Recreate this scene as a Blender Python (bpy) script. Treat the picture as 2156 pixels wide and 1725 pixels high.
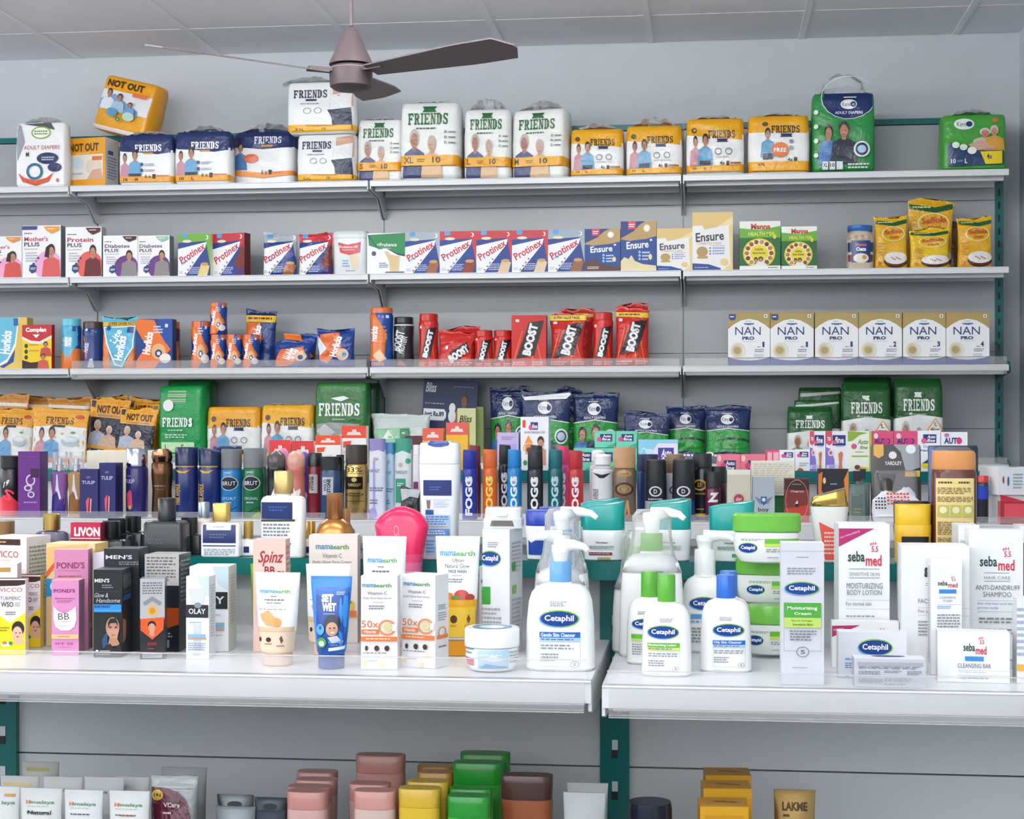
import bpy, bmesh, math, random
from mathutils import Vector, Matrix
for o in list(bpy.data.objects): bpy.data.objects.remove(o)
S = bpy.context.scene
C = S.collection
PI = math.pi

# ---------------------------------------------------------------- camera
F = 3482.6; YAW = 0.1183; HZ = 902.8; EYE = 1.5
cam_d = bpy.data.cameras.new('camera'); cam = bpy.data.objects.new('camera', cam_d); C.objects.link(cam)
cam.location = (0, 0, EYE); cam.rotation_euler = (PI/2, 0, YAW)
cam_d.sensor_width = 36; cam_d.lens = 36*F/2156; cam_d.shift_y = (HZ-862.5)/2156
cam_d.clip_start = 0.05; S.camera = cam

# ---------------------------------------------------------------- world, lamps, exposure
S.view_settings.view_transform = 'Standard'; S.view_settings.look = 'None'
S.view_settings.gamma = 1; S.view_settings.use_curve_mapping = False
S.view_settings.exposure = 0.48
wd = bpy.data.worlds.new('world'); S.world = wd; wd.use_nodes = True
wd.node_tree.nodes['Background'].inputs[0].default_value = (0.93, 0.95, 1.0, 1)
wd.node_tree.nodes['Background'].inputs[1].default_value = 2.5
LAMPS = [  # batten lamps hung under the ceiling: x, y, z, length, radiance
    (-2.0, 4.2, 2.80, 1.2, 44), (-.35, 4.2, 2.80, 1.2, 44),
    (-2.0, 1.3, 2.84, 1.2, 30), (-.35, 1.3, 2.84, 1.2, 30),
    (-2.0, -.8, 2.84, 1.2, 34), (-.35, -.8, 2.84, 1.2, 34),
]

# ---------------------------------------------------------------- pixels to metres
CY, SY = math.cos(YAW), math.sin(YAW)
def at(px, py, D):
    "the point seen at pixel (px, py) on the plane that lies D metres behind the camera, parallel to the wall"
    u = (px-1078)/F; v = (py-HZ)/F
    t = D/(SY*u+CY)
    return (CY*u-SY)*t, EYE-v*t

# ---------------------------------------------------------------- colour and materials
_cc = {}
def col(h):
    if not isinstance(h, str): return h
    if h not in _cc:
        s = h.lstrip('#')
        if len(s) == 3: s = ''.join(a+a for a in s)
        c = [int(s[i:i+2], 16)/255 for i in (0, 2, 4)]
        _cc[h] = tuple(((a+.055)/1.055)**2.4 if a > .04045 else a/12.92 for a in c)
    return _cc[h]
def mat(name, rough, metal=0., bump=0., scale=60., trans=0., spec=.5, alpha=None, tint=None, coat=0., vary=.04):
    m = bpy.data.materials.new(name); m.use_nodes = True; nt = m.node_tree; N = nt.nodes; L = nt.links
    b = N['Principled BSDF']
    b.inputs['Roughness'].default_value = rough; b.inputs['Metallic'].default_value = metal
    b.inputs['Specular IOR Level'].default_value = spec
    b.inputs['Coat Weight'].default_value = coat
    tc = N.new('ShaderNodeTexCoord')
    if tint:
        src = N.new('ShaderNodeRGB'); src.outputs[0].default_value = (*col(tint), 1); out = src.outputs[0]
    else:
        src = N.new('ShaderNodeAttribute'); src.attribute_name = 'Col'; out = src.outputs['Color']
    nz = N.new('ShaderNodeTexNoise'); nz.inputs['Scale'].default_value = 9; L.new(tc.outputs['Object'], nz.inputs['Vector'])
    mr = N.new('ShaderNodeMapRange'); mr.inputs[3].default_value = 1-vary; mr.inputs[4].default_value = 1+vary
    L.new(nz.outputs['Fac'], mr.inputs[0])
    vm = N.new('ShaderNodeVectorMath'); vm.operation = 'SCALE'; L.new(out, vm.inputs[0]); L.new(mr.outputs[0], vm.inputs['Scale'])
    L.new(vm.outputs[0], b.inputs['Base Color'])
    if bump:
        n2 = N.new('ShaderNodeTexNoise'); n2.inputs['Scale'].default_value = scale; n2.inputs['Detail'].default_value = 3
        n2.inputs['Distortion'].default_value = 1.2
        L.new(tc.outputs['Object'], n2.inputs['Vector'])
        bp = N.new('ShaderNodeBump'); bp.inputs['Strength'].default_value = bump; bp.inputs['Distance'].default_value = .01
        L.new(n2.outputs['Fac'], bp.inputs['Height']); L.new(bp.outputs[0], b.inputs['Normal'])
    if alpha is not None:
        tr = N.new('ShaderNodeBsdfTransparent'); mx = N.new('ShaderNodeMixShader')
        fr = N.new('ShaderNodeFresnel'); fr.inputs[0].default_value = 1.45
        ad = N.new('ShaderNodeMath'); ad.operation = 'ADD'; ad.inputs[1].default_value = alpha; ad.use_clamp = True
        L.new(fr.outputs[0], ad.inputs[0]); L.new(ad.outputs[0], mx.inputs[0])
        L.new(tr.outputs[0], mx.inputs[1]); L.new(b.outputs[0], mx.inputs[2])
        L.new(mx.outputs[0], N['Material Output'].inputs[0])
    return m
M = dict(
    paper=mat('printed carton', .42, spec=.4), matte=mat('matte plastic', .5), gloss=mat('glossy plastic', .22),
    film=mat('crinkled printed film', .30, bump=.35, scale=26, spec=.5), pouch=mat('shiny printed pouch', .22, bump=.5, scale=30),
    metal=mat('metal', .26, metal=.85), chrome=mat('polished metal', .12, metal=1.), enamel=mat('white enamelled steel', .30, spec=.5, vary=.02),
    clear=mat('clear plastic', .08, alpha=.10), film_clear=mat('clear film', .12, bump=.6, scale=40, alpha=.16),
    glass=mat('tinted glass', .05, alpha=.45), foam=mat('soft cloth', .8),
)

# ---------------------------------------------------------------- mesh collector
class MB:
    def __init__(s): s.v = []; s.f = []; s.c = []
    def add(s, vs, fs, c):
        k = len(s.v); s.v += vs; c = col(c) if not isinstance(c, list) else c
        for i, f in enumerate(fs):
            s.f.append([k+j for j in f]); s.c.append(c[i] if isinstance(c, list) else c)
        return s
    def box(s, x0, x1, y0, y1, z0, z1, c):
        v = [(x, y, z) for z in (z0, z1) for y in (y0, y1) for x in (x0, x1)]
        return s.add(v, [(0, 2, 3, 1), (4, 5, 7, 6), (0, 1, 5, 4), (1, 3, 7, 5), (3, 2, 6, 7), (2, 0, 4, 6)], c)
    def tube(s, pts, r, c, n=10):
        P = [Vector(p) for p in pts]; vs = []; fs = []
        for i, p in enumerate(P):
            d = (P[min(i+1, len(P)-1)]-P[max(i-1, 0)]).normalized()
            a = d.cross(Vector((0, 0, 1)) if abs(d.z) < .9 else Vector((1, 0, 0))).normalized(); b = d.cross(a)
            ri = r[i] if isinstance(r, (list, tuple)) else r
            for k in range(n): q = p+(a*math.cos(2*PI*k/n)+b*math.sin(2*PI*k/n))*ri; vs.append(tuple(q))
        for i in range(len(P)-1):
            for k in range(n): fs.append((i*n+k, i*n+(k+1) % n, (i+1)*n+(k+1) % n, (i+1)*n+k))
        fs.append(tuple(range(n))); fs.append(tuple(range((len(P)-1)*n, len(P)*n))[::-1])
        return s.add(vs, fs, c)
    def prism(s, outline, x0, x1, c):  # outline in (y, z), extruded along x
        n = len(outline); v = [(x0, y, z) for y, z in outline]+[(x1, y, z) for y, z in outline]
        return s.add(v, [tuple(range(n)), tuple(range(n, 2*n))[::-1]]+[(i, (i+1) % n, n+(i+1) % n, n+i) for i in range(n)], c)
    def obj(s, name, m, parent=None, loc=None, rz=0, sharp=.6, fix=True):
        me = bpy.data.meshes.new(name); me.from_pydata(s.v, [], s.f)
        a = me.attributes.new('Col', 'FLOAT_COLOR', 'FACE')
        fl = []
        for c in s.c: fl += [c[0], c[1], c[2], 1.]
        a.data.foreach_set('color', fl)
        if fix:
            bm = bmesh.new(); bm.from_mesh(me); bmesh.ops.recalc_face_normals(bm, faces=bm.faces); bm.to_mesh(me); bm.free()
        me.polygons.foreach_set('use_smooth', [True]*len(me.polygons)); me.set_sharp_from_angle(angle=sharp)
        me.materials.append(M[m] if isinstance(m, str) else m)
        o = bpy.data.objects.new(name, me); C.objects.link(o)
        if parent: o.parent = parent
        if loc: o.location = loc
        if rz: o.rotation_euler.z = rz
        return o
def tag(o, label, cat, group=None, kind=None):
    if label: o['label'] = label
    if cat: o['category'] = cat
    if group: o['group'] = group
    if kind: o['kind'] = kind
    return o
def empty(name, loc, rz=0):
    o = bpy.data.objects.new(name, None); o.empty_display_size = .05; C.objects.link(o); o.location = loc; o.rotation_euler.z = rz; return o

# ---------------------------------------------------------------- lettering
_tx = {}
def glyphs(t, bold=0, shear=0):
    k = (t, bold, shear)
    if k in _tx: return _tx[k]
    c = bpy.data.curves.new('lettering', 'FONT'); c.body = t; c.resolution_u = 2; c.offset = bold*.022; c.shear = shear
    o = bpy.data.objects.new('lettering', c); me = o.to_mesh()
    vs = [(v.co.x, v.co.y) for v in me.vertices]; fs = [tuple(p.vertices) for p in me.polygons]
    o.to_mesh_clear(); bpy.data.objects.remove(o); bpy.data.curves.remove(c)
    if not vs: vs = [(0, 0), (1, 1)]; fs = []
    x0 = min(v[0] for v in vs); x1 = max(v[0] for v in vs); y0 = min(v[1] for v in vs); y1 = max(v[1] for v in vs)
    w = max(x1-x0, 1e-6); h = max(y1-y0, 1e-6)
    _tx[k] = ([((x-x0)/w, (y1-y)/h) for x, y in vs], fs)
    return _tx[k]
def slab(word):  # a slab serif capital alphabet, unit cells
    G = {'F': [(.1, 0, .35, 1), (0, 0, .95, .17), (0, .86, .5, 1), (.3, .42, .7, .56), (.8, 0, .95, .32), (.6, .32, .7, .66)],
         'E': [(.1, 0, .35, 1), (0, 0, .95, .16), (0, .84, .95, 1), (.3, .43, .7, .56), (.8, 0, .95, .3), (.8, .7, .95, 1), (.6, .33, .7, .66)],
         'I': [(.3, 0, .7, 1), (.05, 0, .95, .15), (.05, .85, .95, 1)],
         'N': [(.12, 0, .28, 1), (.72, 0, .88, 1), (0, 0, .3, .14), (0, .86, .4, 1), (.6, 0, 1, .14), [(.1, 0), (.38, 0), (.88, 1), (.62, 1)]],
         'D': [(.1, 0, .36, 1), (0, 0, .6, .15), (0, .85, .6, 1), [(.55, 0), (.95, .22), (.95, .78), (.55, 1), (.55, .85), (.7, .7), (.7, .3), (.55, .15)]],
         'R': [(.1, 0, .36, 1), (0, 0, .6, .15), (0, .86, .46, 1), (.3, .43, .6, .58), [(.55, 0), (.88, .12), (.88, .46), (.55, .58), (.55, .43), (.66, .38), (.66, .2), (.55, .15)], [(.45, .56), (.7, .56), (.82, .86), (1, .86), (1, 1), (.66, 1)]],
         'S': [[(.9, 0), (.9, .32), (.76, .32), (.66, .16), (.4, .14), (.34, .24), (.42, .36), (.84, .52), (.95, .72), (.84, .94), (.5, 1), (.2, .94), (.08, 1), (.08, .66), (.22, .66), (.32, .84), (.56, .86), (.66, .76), (.58, .64), (.2, .5), (.07, .28), (.2, .06), (.5, 0), (.76, .06)]]}
    W = {'I': .55}; vs = []; fs = []; x = 0
    tot = sum(W.get(ch, 1) for ch in word)+.1*(len(word)-1)
    for ch in word:
        w = W.get(ch, 1)
        for g in G[ch]:
            q = [(g[0], g[1]), (g[2], g[1]), (g[2], g[3]), (g[0], g[3])] if isinstance(g, tuple) else g
            k = len(vs); vs += [((x+a*w)/tot, b) for a, b in q]; fs.append(tuple(range(k, k+len(q))))
        x += w+.1
    return vs, fs

# ---------------------------------------------------------------- printed artwork: u to the side, v down, both 0..1
# ('r',col,u0,v0,u1,v1) ('p',col,[(u,v)..]) ('e',col,cu,cv,ru,rv) ('o',col,cu,cv,ru,rv,width) ('t',col,text,u0,v0,u1,v1,bold,angle,shear)
# ('l',col,u0,v0,u1,v1,rows) ('s',col,word,u0,v0,u1,v1) ('b',col,u0,v0,u1,v1,h)=bar code
class Art:
    def __init__(s, prims, seed=1):
        s.v = []; s.f = []; s.c = []; s.rnd = random.Random(seed); s.layer = 0
        s.run(prims)
    def run(s, prims):
        for p in prims:
            if isinstance(p, list): s.run(p); continue
            s.layer += 1; k = p[0]; c = col(p[1])
            if k == 'r': s.poly(c, [(p[2], p[3]), (p[4], p[3]), (p[4], p[5]), (p[2], p[5])])
            elif k == 'p': s.poly(c, p[2])
            elif k == 'e': s.poly(c, [(p[2]+p[4]*math.cos(2*PI*i/18), p[3]+p[5]*math.sin(2*PI*i/18)) for i in range(18)])
            elif k == 'o':
                q = [(math.cos(2*PI*i/18), math.sin(2*PI*i/18)) for i in range(18)]; w = p[6]
                for i in range(18):
                    a, b = q[i], q[(i+1) % 18]
                    s.poly(c, [(p[2]+p[4]*a[0], p[3]+p[5]*a[1]), (p[2]+p[4]*b[0], p[3]+p[5]*b[1]), (p[2]+p[4]*b[0]*w, p[3]+p[5]*b[1]*w), (p[2]+p[4]*a[0]*w, p[3]+p[5]*a[1]*w)])
            elif k in 'ts':
                bold = p[7] if len(p) > 7 else 0; ang = p[8] if len(p) > 8 else 0; sh = p[9] if len(p) > 9 else 0
                vs, fs = slab(p[2]) if k == 's' else glyphs(p[2], bold, sh)
                u0, v0, u1, v1 = p[3:7]; base = len(s.v)
                cu, cv = (u0+u1)/2, (v0+v1)/2; asp = p[10] if len(p) > 10 else 1.
                w, h = abs(u1-u0), abs(v1-v0)
                if ang > 45 and h < .2: h *= 3 if asp > 1.9 else 1.6
                for x, y in vs:
                    if ang:  # ang in degrees, counter clockwise; asp = item height / width; w = length, h = letter height (in u units)
                        a = math.radians(ang); X = (x-.5)*w; Y = (y-.5)*h
                        s.v.append((cu+X*math.cos(a)+Y*math.sin(a), cv+(-X*math.sin(a)+Y*math.cos(a))/asp, s.layer))
                    else: s.v.append((u0+x*w, v0+y*h, s.layer))
                for f in fs: s.f.append([base+i for i in f]); s.c.append(c)
            elif k == 'l':
                u0, v0, u1, v1, n = p[2:7]; hgt = (v1-v0)/n
                for i in range(n):
                    u = u0; end = u1-s.rnd.random()*.25*(u1-u0)*(i == n-1 or s.rnd.random() < .3)
                    while u < end:
                        w = (u1-u0)*s.rnd.uniform(.06, .18); s.poly(c, [(u, v0+hgt*(i+.22)), (min(u+w, end), v0+hgt*(i+.22)), (min(u+w, end), v0+hgt*(i+.72)), (u, v0+hgt*(i+.72))])
                        u += w+(u1-u0)*.035
            elif k == 'b':
                u = p[2]
                while u < p[4]:
                    w = (p[4]-p[2])*s.rnd.choice((.015, .03, .05)); s.poly(c, [(u, p[3]), (u+w, p[3]), (u+w, p[5]), (u, p[5])]); u += w+(p[4]-p[2])*s.rnd.choice((.02, .035))
    def poly(s, c, q):
        k = len(s.v); s.v += [(a, b, s.layer) for a, b in q]; s.f.append(list(range(k, k+len(q)))); s.c.append(c)
    def cut(s, us, vs):
        bm = bmesh.new(); L = bm.faces.layers.int.new('c'); V = [bm.verts.new(v) for v in s.v]
        for i, f in enumerate(s.f):
            try: g = bm.faces.new([V[j] for j in f]); g[L] = i
            except ValueError: pass
        ng = [f for f in bm.faces if len(f.verts) > 4]
        if ng: bmesh.ops.triangulate(bm, faces=ng)
        for k, (lst, no) in enumerate(((us, (1, 0, 0)), (vs, (0, 1, 0)))):
            for x in lst:
                bmesh.ops.bisect_plane(bm, geom=bm.verts[:]+bm.edges[:]+bm.faces[:], plane_co=(x, 0, 0) if k == 0 else (0, x, 0), plane_no=no, dist=1e-7)
        bm.verts.index_update(); v2 = [tuple(v.co) for v in bm.verts]; f2 = [[v.index for v in f.verts] for f in bm.faces]; c2 = [s.c[f[L]] for f in bm.faces]
        bm.free(); s.v, s.f, s.c = v2, f2, c2; return s
    def onto(s, mb, fn, eps):
        mb.add([fn(u, v, eps*(1+.35*l)) for u, v, l in s.v], s.f, s.c)

# ---------------------------------------------------------------- bodies
def lerp(a, b, t): return a+(b-a)*t
class Loft:
    "a body built of rounded cross sections (z, half width, half depth, squareness[, x shift, y shift]), bottom to top"
    def __init__(s, secs, K=14, bands=(), base='#fff', wob=0., seed=0, step=None, crown=0.):
        s.crown = crown
        s.secs = [tuple(q)+(0,)*(6-len(q)) for q in secs]; s.K = K; s.wob = wob; s.seed = seed; s.base = base
        s.z0 = s.secs[0][0]; s.z1 = s.secs[-1][0]; H = s.z1-s.z0
        s.bands = [(s.z1-v1*H, s.z1-v0*H, c) for v0, v1, c in bands]
        zs = [q[0] for q in s.secs]
        if step:
            z = s.z0+step
            while z < s.z1: zs.append(z); z += step
        for a, b, c in s.bands: zs += [a, b]
        zs = sorted(z for z in zs if s.z0-1e-9 <= z <= s.z1+1e-9); s.zs = []
        for z in zs:
            if not s.zs or z-s.zs[-1] > 1e-5: s.zs.append(z)
        dup = [q for i, q in enumerate(s.secs) if i and abs(q[0]-s.secs[i-1][0]) < 1e-6]
        s.dup = {round(q[0], 6): q for q in dup}
    def at(s, z):
        q = s.secs
        if z <= q[0][0]: return q[0]
        for i in range(1, len(q)):
            if z <= q[i][0]+1e-9:
                d = q[i][0]-q[i-1][0]; t = 0 if d < 1e-9 else (z-q[i-1][0])/d
                return tuple(lerp(a, b, t) for a, b in zip(q[i-1], q[i]))
        return q[-1]
    def w(s, x, z, side):
        if not s.wob: return 0
        k = s.seed*1.7; v = (z-s.z0)/(s.z1-s.z0)
        e = min(1, 5*v, 5*(1-v))
        return s.wob*e*(math.sin(x*55+k+side)+math.sin(z*70+x*31+2*k)+.6*math.sin(z*150-x*90+k*3))/2
    def ry(s, x, z):  # front of one ring as it is meshed
        _, a, b, n, cx, cy = s.at(z); K = s.K; q = max(-1, min(1, (x-cx)/max(a, 1e-6)))
        t = math.acos(-q)/PI*K; i = min(K-1, int(t)); x0, x1 = -math.cos(PI*i/K), -math.cos(PI*(i+1)/K)
        def f(i, qq):
            return cy-(b*(1-min(1, abs(qq))**n)**(1/n) if abs(qq) < 1-1e-9 else 0)-(s.w(cx+a*qq, z, 0) if 0 < i < K else 0)
        return lerp(f(i, x0), f(i+1, x1), (q-x0)/(x1-x0))
    def y(s, x, z):
        Z = s.zs
        if z <= Z[0]: return s.ry(x, Z[0])
        for i in range(1, len(Z)):
            if z <= Z[i]+1e-9: return lerp(s.ry(x, Z[i-1]), s.ry(x, Z[i]), (z-Z[i-1])/(Z[i]-Z[i-1]))
        return s.ry(x, Z[-1])
    def build(s, mb):
        vs = []; fs = []; cs = []; K = s.K; n_ = 2*K; rings = []
        for z in s.zs:
            rings.append((z, s.at(z)))
            if round(z, 6) in s.dup: rings.append((z, s.dup[round(z, 6)]))
        for z, (_, a, b, n, cx, cy) in rings:
            for i in range(n_):
                q = math.cos(PI*i/K); yy = b*(1-min(1, abs(q))**n)**(1/n) if abs(q) < 1 else 0
                x = -a*q
                if i <= K: vs.append((cx+x, cy-yy-(s.w(x, z, 0) if 0 < i < K else 0), z))
                else: vs.append((cx+x, cy+yy+(s.w(x, z, 3) if i > K else 0), z))
        for j in range(len(rings)-1):
            zm = (rings[j][0]+rings[j+1][0])/2; c = col(s.base)
            for a, b, cc in s.bands:
                if a-1e-6 < zm < b+1e-6: c = col(cc)
            for i in range(n_): fs.append((j*n_+i, j*n_+(i+1) % n_, (j+1)*n_+(i+1) % n_, (j+1)*n_+i)); cs.append(c)
        if s.crown:
            k = s.seed*2.3; A = s.secs[-1][1]
            for i, (x, y, z) in enumerate(vs):
                t = (z-s.z0)/(s.z1-s.z0)
                if t > .9: vs[i] = (x+s.crown*.4*math.sin(k)*(t-.9)*10, y, z+s.crown*(t-.9)*10*(math.sin(x/A*2.6+k)+.6*math.sin(x/A*6+2*k)+.3*math.sin(x/A*15+k)))
        ct = cs[-1]; cb = cs[0]
        fs.append(tuple(range(n_))[::-1]); cs.append(cb); fs.append(tuple(range((len(rings)-1)*n_, len(rings)*n_))); cs.append(ct)
        mb.add(vs, fs, cs); return s
    def art(s, mb, prims, rect=None, eps=.0005, cu=None, cv=None, seed=1):
        if not prims: return
        _, a, b, n, cx, cy = max(s.secs, key=lambda q: q[1])
        x0, x1, zt, zb = rect or (cx-a, cx+a, s.z1, s.z0)
        A = Art(prims, seed)
        cu = s.K; us = [(cx-a*math.cos(PI*i/cu)-x0)/(x1-x0) for i in range(1, cu)]
        vl = [(zt-z)/(zt-zb) for z in s.zs if zb < z < zt]
        A.cut(us, vl)
        def fn(u, v, e):
            x = x0+(x1-x0)*u; z = zt-(zt-zb)*v
            q = s.at(z); lim = q[1]*.995; x = max(q[4]-lim, min(q[4]+lim, x))
            return (x, s.y(x, z)-e, z)
        A.onto(mb, fn, eps)
def flat_art(mb, prims, o, ux, vz, nrm, eps=.0004, seed=1):
    "artwork on a flat face: o = top left corner, ux and vz = edge vectors, nrm = outward"
    if not prims: return
    A = Art(prims, seed); o, ux, vz, nrm = map(Vector, (o, ux, vz, nrm))
    A.onto(mb, lambda u, v, e: tuple(o+ux*min(1, max(0, u))+vz*min(1, max(0, v))+nrm*e), eps)
# ================================================================ the room
WY = 6.70; WR = 1.215; WL = -6.2; WF = -1.3; CZ = EYE+1.56
WHT = '#dcdfe1'; TEAL = '#0a6a68'
def struct(name, mb, m, parent=None):
    o = mb.obj(name, m, parent, fix=True); o['kind'] = 'structure'; return o
m_wall = mat('painted wall', .75, bump=.05, scale=90, tint='#c9cfd4', spec=.2)
m_ceil = mat('ceiling board', .8, bump=.08, scale=120, tint='#f2f2f7', spec=.2)
m_floor = mat('floor tile', .25, tint='#8a8781')
struct('wall_back', MB().box(WL-.1, WR+.1, WY, WY+.1, 0, CZ+.1, '#fff'), m_wall)
struct('wall_right', MB().box(WR, WR+.1, WF, WY, 0, CZ+.1, '#fff'), m_wall)
struct('wall_front_added', MB().box(WL-.1, WR+.1, WF-.1, WF, 0, 1.62, '#fff'), m_wall)  # unseen low wall, added to block the low light of the world
struct('wall_left', MB().box(WL-.1, WL, WF, WY, 0, 1.62, '#fff'), m_wall)
struct('floor', MB().box(WL-.1, WR+.1, WF, WY+.1, -.1, 0, '#fff'), m_floor)
mb = MB()
def ceil_x():  # board seams seen where the ceiling meets the wall
    x0 = at(458, 100, WY)[0]; return [x0+.6*k for k in range(-7, 9)]
xs = ceil_x(); ys = [WY, WY-.44]
while ys[-1] > WF: ys.append(ys[-1]-.6)
for i in range(len(xs)-1):
    for j in range(len(ys)-1):
        a, b = max(xs[i]+.006, WL), min(xs[i+1]-.006, WR)
        if b > a: mb.box(a, b, ys[j+1]+.006, ys[j]-.006, CZ, CZ+.02, '#fff')
struct('ceiling', mb, m_ceil)
mb = MB()
for x in xs:
    if WL < x < WR: mb.box(x-.012, x+.012, WF, WY, CZ-.003, CZ+.004, '#fff')
for y in ys[1:]: mb.box(WL, WR, y-.004, y+.004, CZ-.001, CZ+.008, '#fff')
struct('trim_1', mb, mat('ceiling grid bar', .5, tint='#f4f4f8'))
struct('trim_2', MB().box(WL-.1, WR+.1, WF, WY+.1, CZ+.021, CZ+.05, '#fff'), mat('void above the boards', .9, tint='#6d6f74'))

# ================================================================ shelving
class Shelf:
    def __init__(s, z, D): s.z = z; s.D = D
def shelf_part(root, x0, x1, D, Db, z, lip, riser=0, rail=0, gap=.004, bracket=.1, under=True, last=False):
    m = MB(); a, b = x0+gap, x1-gap
    m.box(a, b, D+.001, Db, z-.004, z, WHT)                      # sheet
    m.box(a, b, D, D+.0035, z-lip, z, WHT)                    # front lip
    m.box(a, b, D+.0035, D+.016, z-lip, z-lip+.003, WHT)
    m.prism([(D-.0015, z-.0022), (D+.0015, z-.0002), (D+.006, z-.0002), (D+.006, z-.003), (D, z-.004)], a, b, WHT)
    if under: m.box(a+.01, b-.01, D+.05, D+.075, z-lip-.012, z-.004, WHT); m.box(a+.01, b-.01, Db-.05, Db-.035, z-.03, z-.004, WHT)
    o = m.obj('shelf', 'enamel', root)
    for x in ((a, a+.003), (b-.003, b))[:1 if last else 2]:
        m = MB().prism([(D+.004, z-.003), (Db, z-.003), (Db, z-bracket), (Db-.03, z-bracket+.004), ((D+Db)/2+.03, z-lip-.024), (D+.02, z-lip-.014), (D+.004, z-lip-.01)], x[0]-.0005, x[1]+.0005, WHT)
        m.obj('bracket', 'enamel', o)
    if riser:
        m = MB().box(a+.006, b-.006, D+.004, D+.0062, z+.0015, z+riser, '#fff')
        m.box(a+.006, b-.006, D-.001, D+.0065, z+riser-.0008, z+riser, '#fff'); m.obj('shelf_riser', 'clear', o)
    if rail:
        m = MB().box(a+.008, b-.008, D-.0035, D-.002, z-lip-rail, z-.002, '#fff')
        m.box(a+.008, b-.008, D-.006, D-.001, z-lip-rail-.003, z-lip-rail, '#fff'); m.box(a+.008, b-.008, D-.005, D-.002, z-lip-.001, z-lip+.001, '#fff')
        m.obj('price_rail', 'clear', o)
    return o
def upright(root, x, Db, z1, w=.03, dep=.05, slots=True, step=.05, off=0, y=None):
    m = MB(); y0 = Db if y is None else y
    m.box(x-w, x+w, y0, y0+dep, 0, z1, TEAL)
    if slots:
        z = .1
        while z < z1-.04:
            for s in (-1, 1): m.box(x+s*w*.45-.004, x+s*w*.45+.004, y0-.0006, y0+.0002, z, z+.026, '#0b1416')
            z += step
    return m.obj('upright', 'gloss', root)
def panels(root, x0, x1, Db, seams, c='#cfd3d5', gap=.003):
    m = MB()
    for a, b in zip(seams, seams[1:]): m.box(x0+gap, x1-gap, Db, Db+.012, a+.0012, b-.0012, c)
    m.box(x0+gap, x1-gap, Db+.012, Db+.014, seams[0], seams[-1], '#3b4040')
    return m.obj('back_panel', 'enamel', root)

# ---- the tall unit along the wall
DB, DF = 6.565, 6.258
wx = [-2.4991+1.2*k for k in range(-1, 4)]
wall_unit = tag(empty('wall_shelving', (0, 0, 0)), 'tall white shelving with teal uprights along the far wall, loaded with packs and cartons', 'shelving')
seams = [0, .3, .6, .9, 1.2, 1.5, 1.797, 2.09, 2.383, 2.68]
zcap = at(1910, 250, DB)[1]
for i in range(4): panels(wall_unit, wx[i], wx[i+1], DB, seams, '#a4a8ab')
for i, x in enumerate(wx): upright(wall_unit, x, DB, zcap-.03, y=DB+.004, slots=i == 4)
for i in range(4): MB().box(wx[i]+.001, wx[i+1]-.001, DB-.003, DB+.055, zcap-.022, zcap, TEAL).obj('top_cap', 'gloss', wall_unit)
LIP = .0228
W1 = Shelf(EYE+.9336+LIP, DF); W2 = Shelf(EYE+.5739+LIP, DF); W3 = Shelf(EYE+.2141+LIP, DF); W4 = Shelf(EYE-.132, DF)
for i in range(4):
    for sh, ri, ra in ((W1, 0, 0), (W2, 0, 0), (W3, .030 if i else 0, (0, .018, .018, .010)[i]), (W4, .026, 0)):
        o = shelf_part(wall_unit, wx[i], wx[i+1], DF, DB, sh.z, LIP, ri, ra, bracket=.115, last=i == 3)
        if i == 3 and sh in (W3, W4):
            MB().prism([(DB+.01, sh.z), (DB+.01, sh.z+.10), (DB-.02, sh.z+.085), (DB-.05, sh.z+.03), (DF+.03, sh.z+.012), (DF+.01, sh.z-.03), (DB+.01, sh.z-.05)], wx[4]+.002, wx[4]+.006, TEAL).obj('end_bracket', 'gloss', o)
    MB().box(wx[i]+.004, wx[i+1]-.004, DF-.05, DB, .02, .14, WHT).obj('base_deck', 'enamel', wall_unit)

# ---- the middle unit
MF, MBk = 3.65, 4.05
mx = [at(770, 1000, MBk)[0]+.9*k for k in range(-3, 3)]
mid_unit = tag(empty('middle_shelving', (0, 0, 0)), 'low white shelving with a teal top rail in the middle aisle, holding cans and perfumes', 'shelving')
MS = Shelf(at(1078, 1098, MF)[1], MF); MC = Shelf(at(1078, 991, MBk-.04)[1], MBk-.045)
for i in range(5):
    panels(mid_unit, mx[i], mx[i+1], MBk, [0, .3, .6, .9, MS.z-.01, MC.z-.03])
    MB().box(mx[i]+.001, mx[i+1]-.001, MBk-.045, MBk+.075, MC.z-.026, MC.z, TEAL).obj('top_cap', 'gloss', mid_unit)
    shelf_part(mid_unit, mx[i], mx[i+1], MF, MBk, MS.z, .036, .016, .012)
    shelf_part(mid_unit, mx[i], mx[i+1], MF-.05, MBk, .75, .036)
    MB().box(mx[i]+.004, mx[i+1]-.004, MF-.1, MBk, .02, .14, WHT).obj('base_deck', 'enamel', mid_unit)
for x in mx: upright(mid_unit, x, MBk, MC.z-.03, y=MBk+.003, slots=False)

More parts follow.
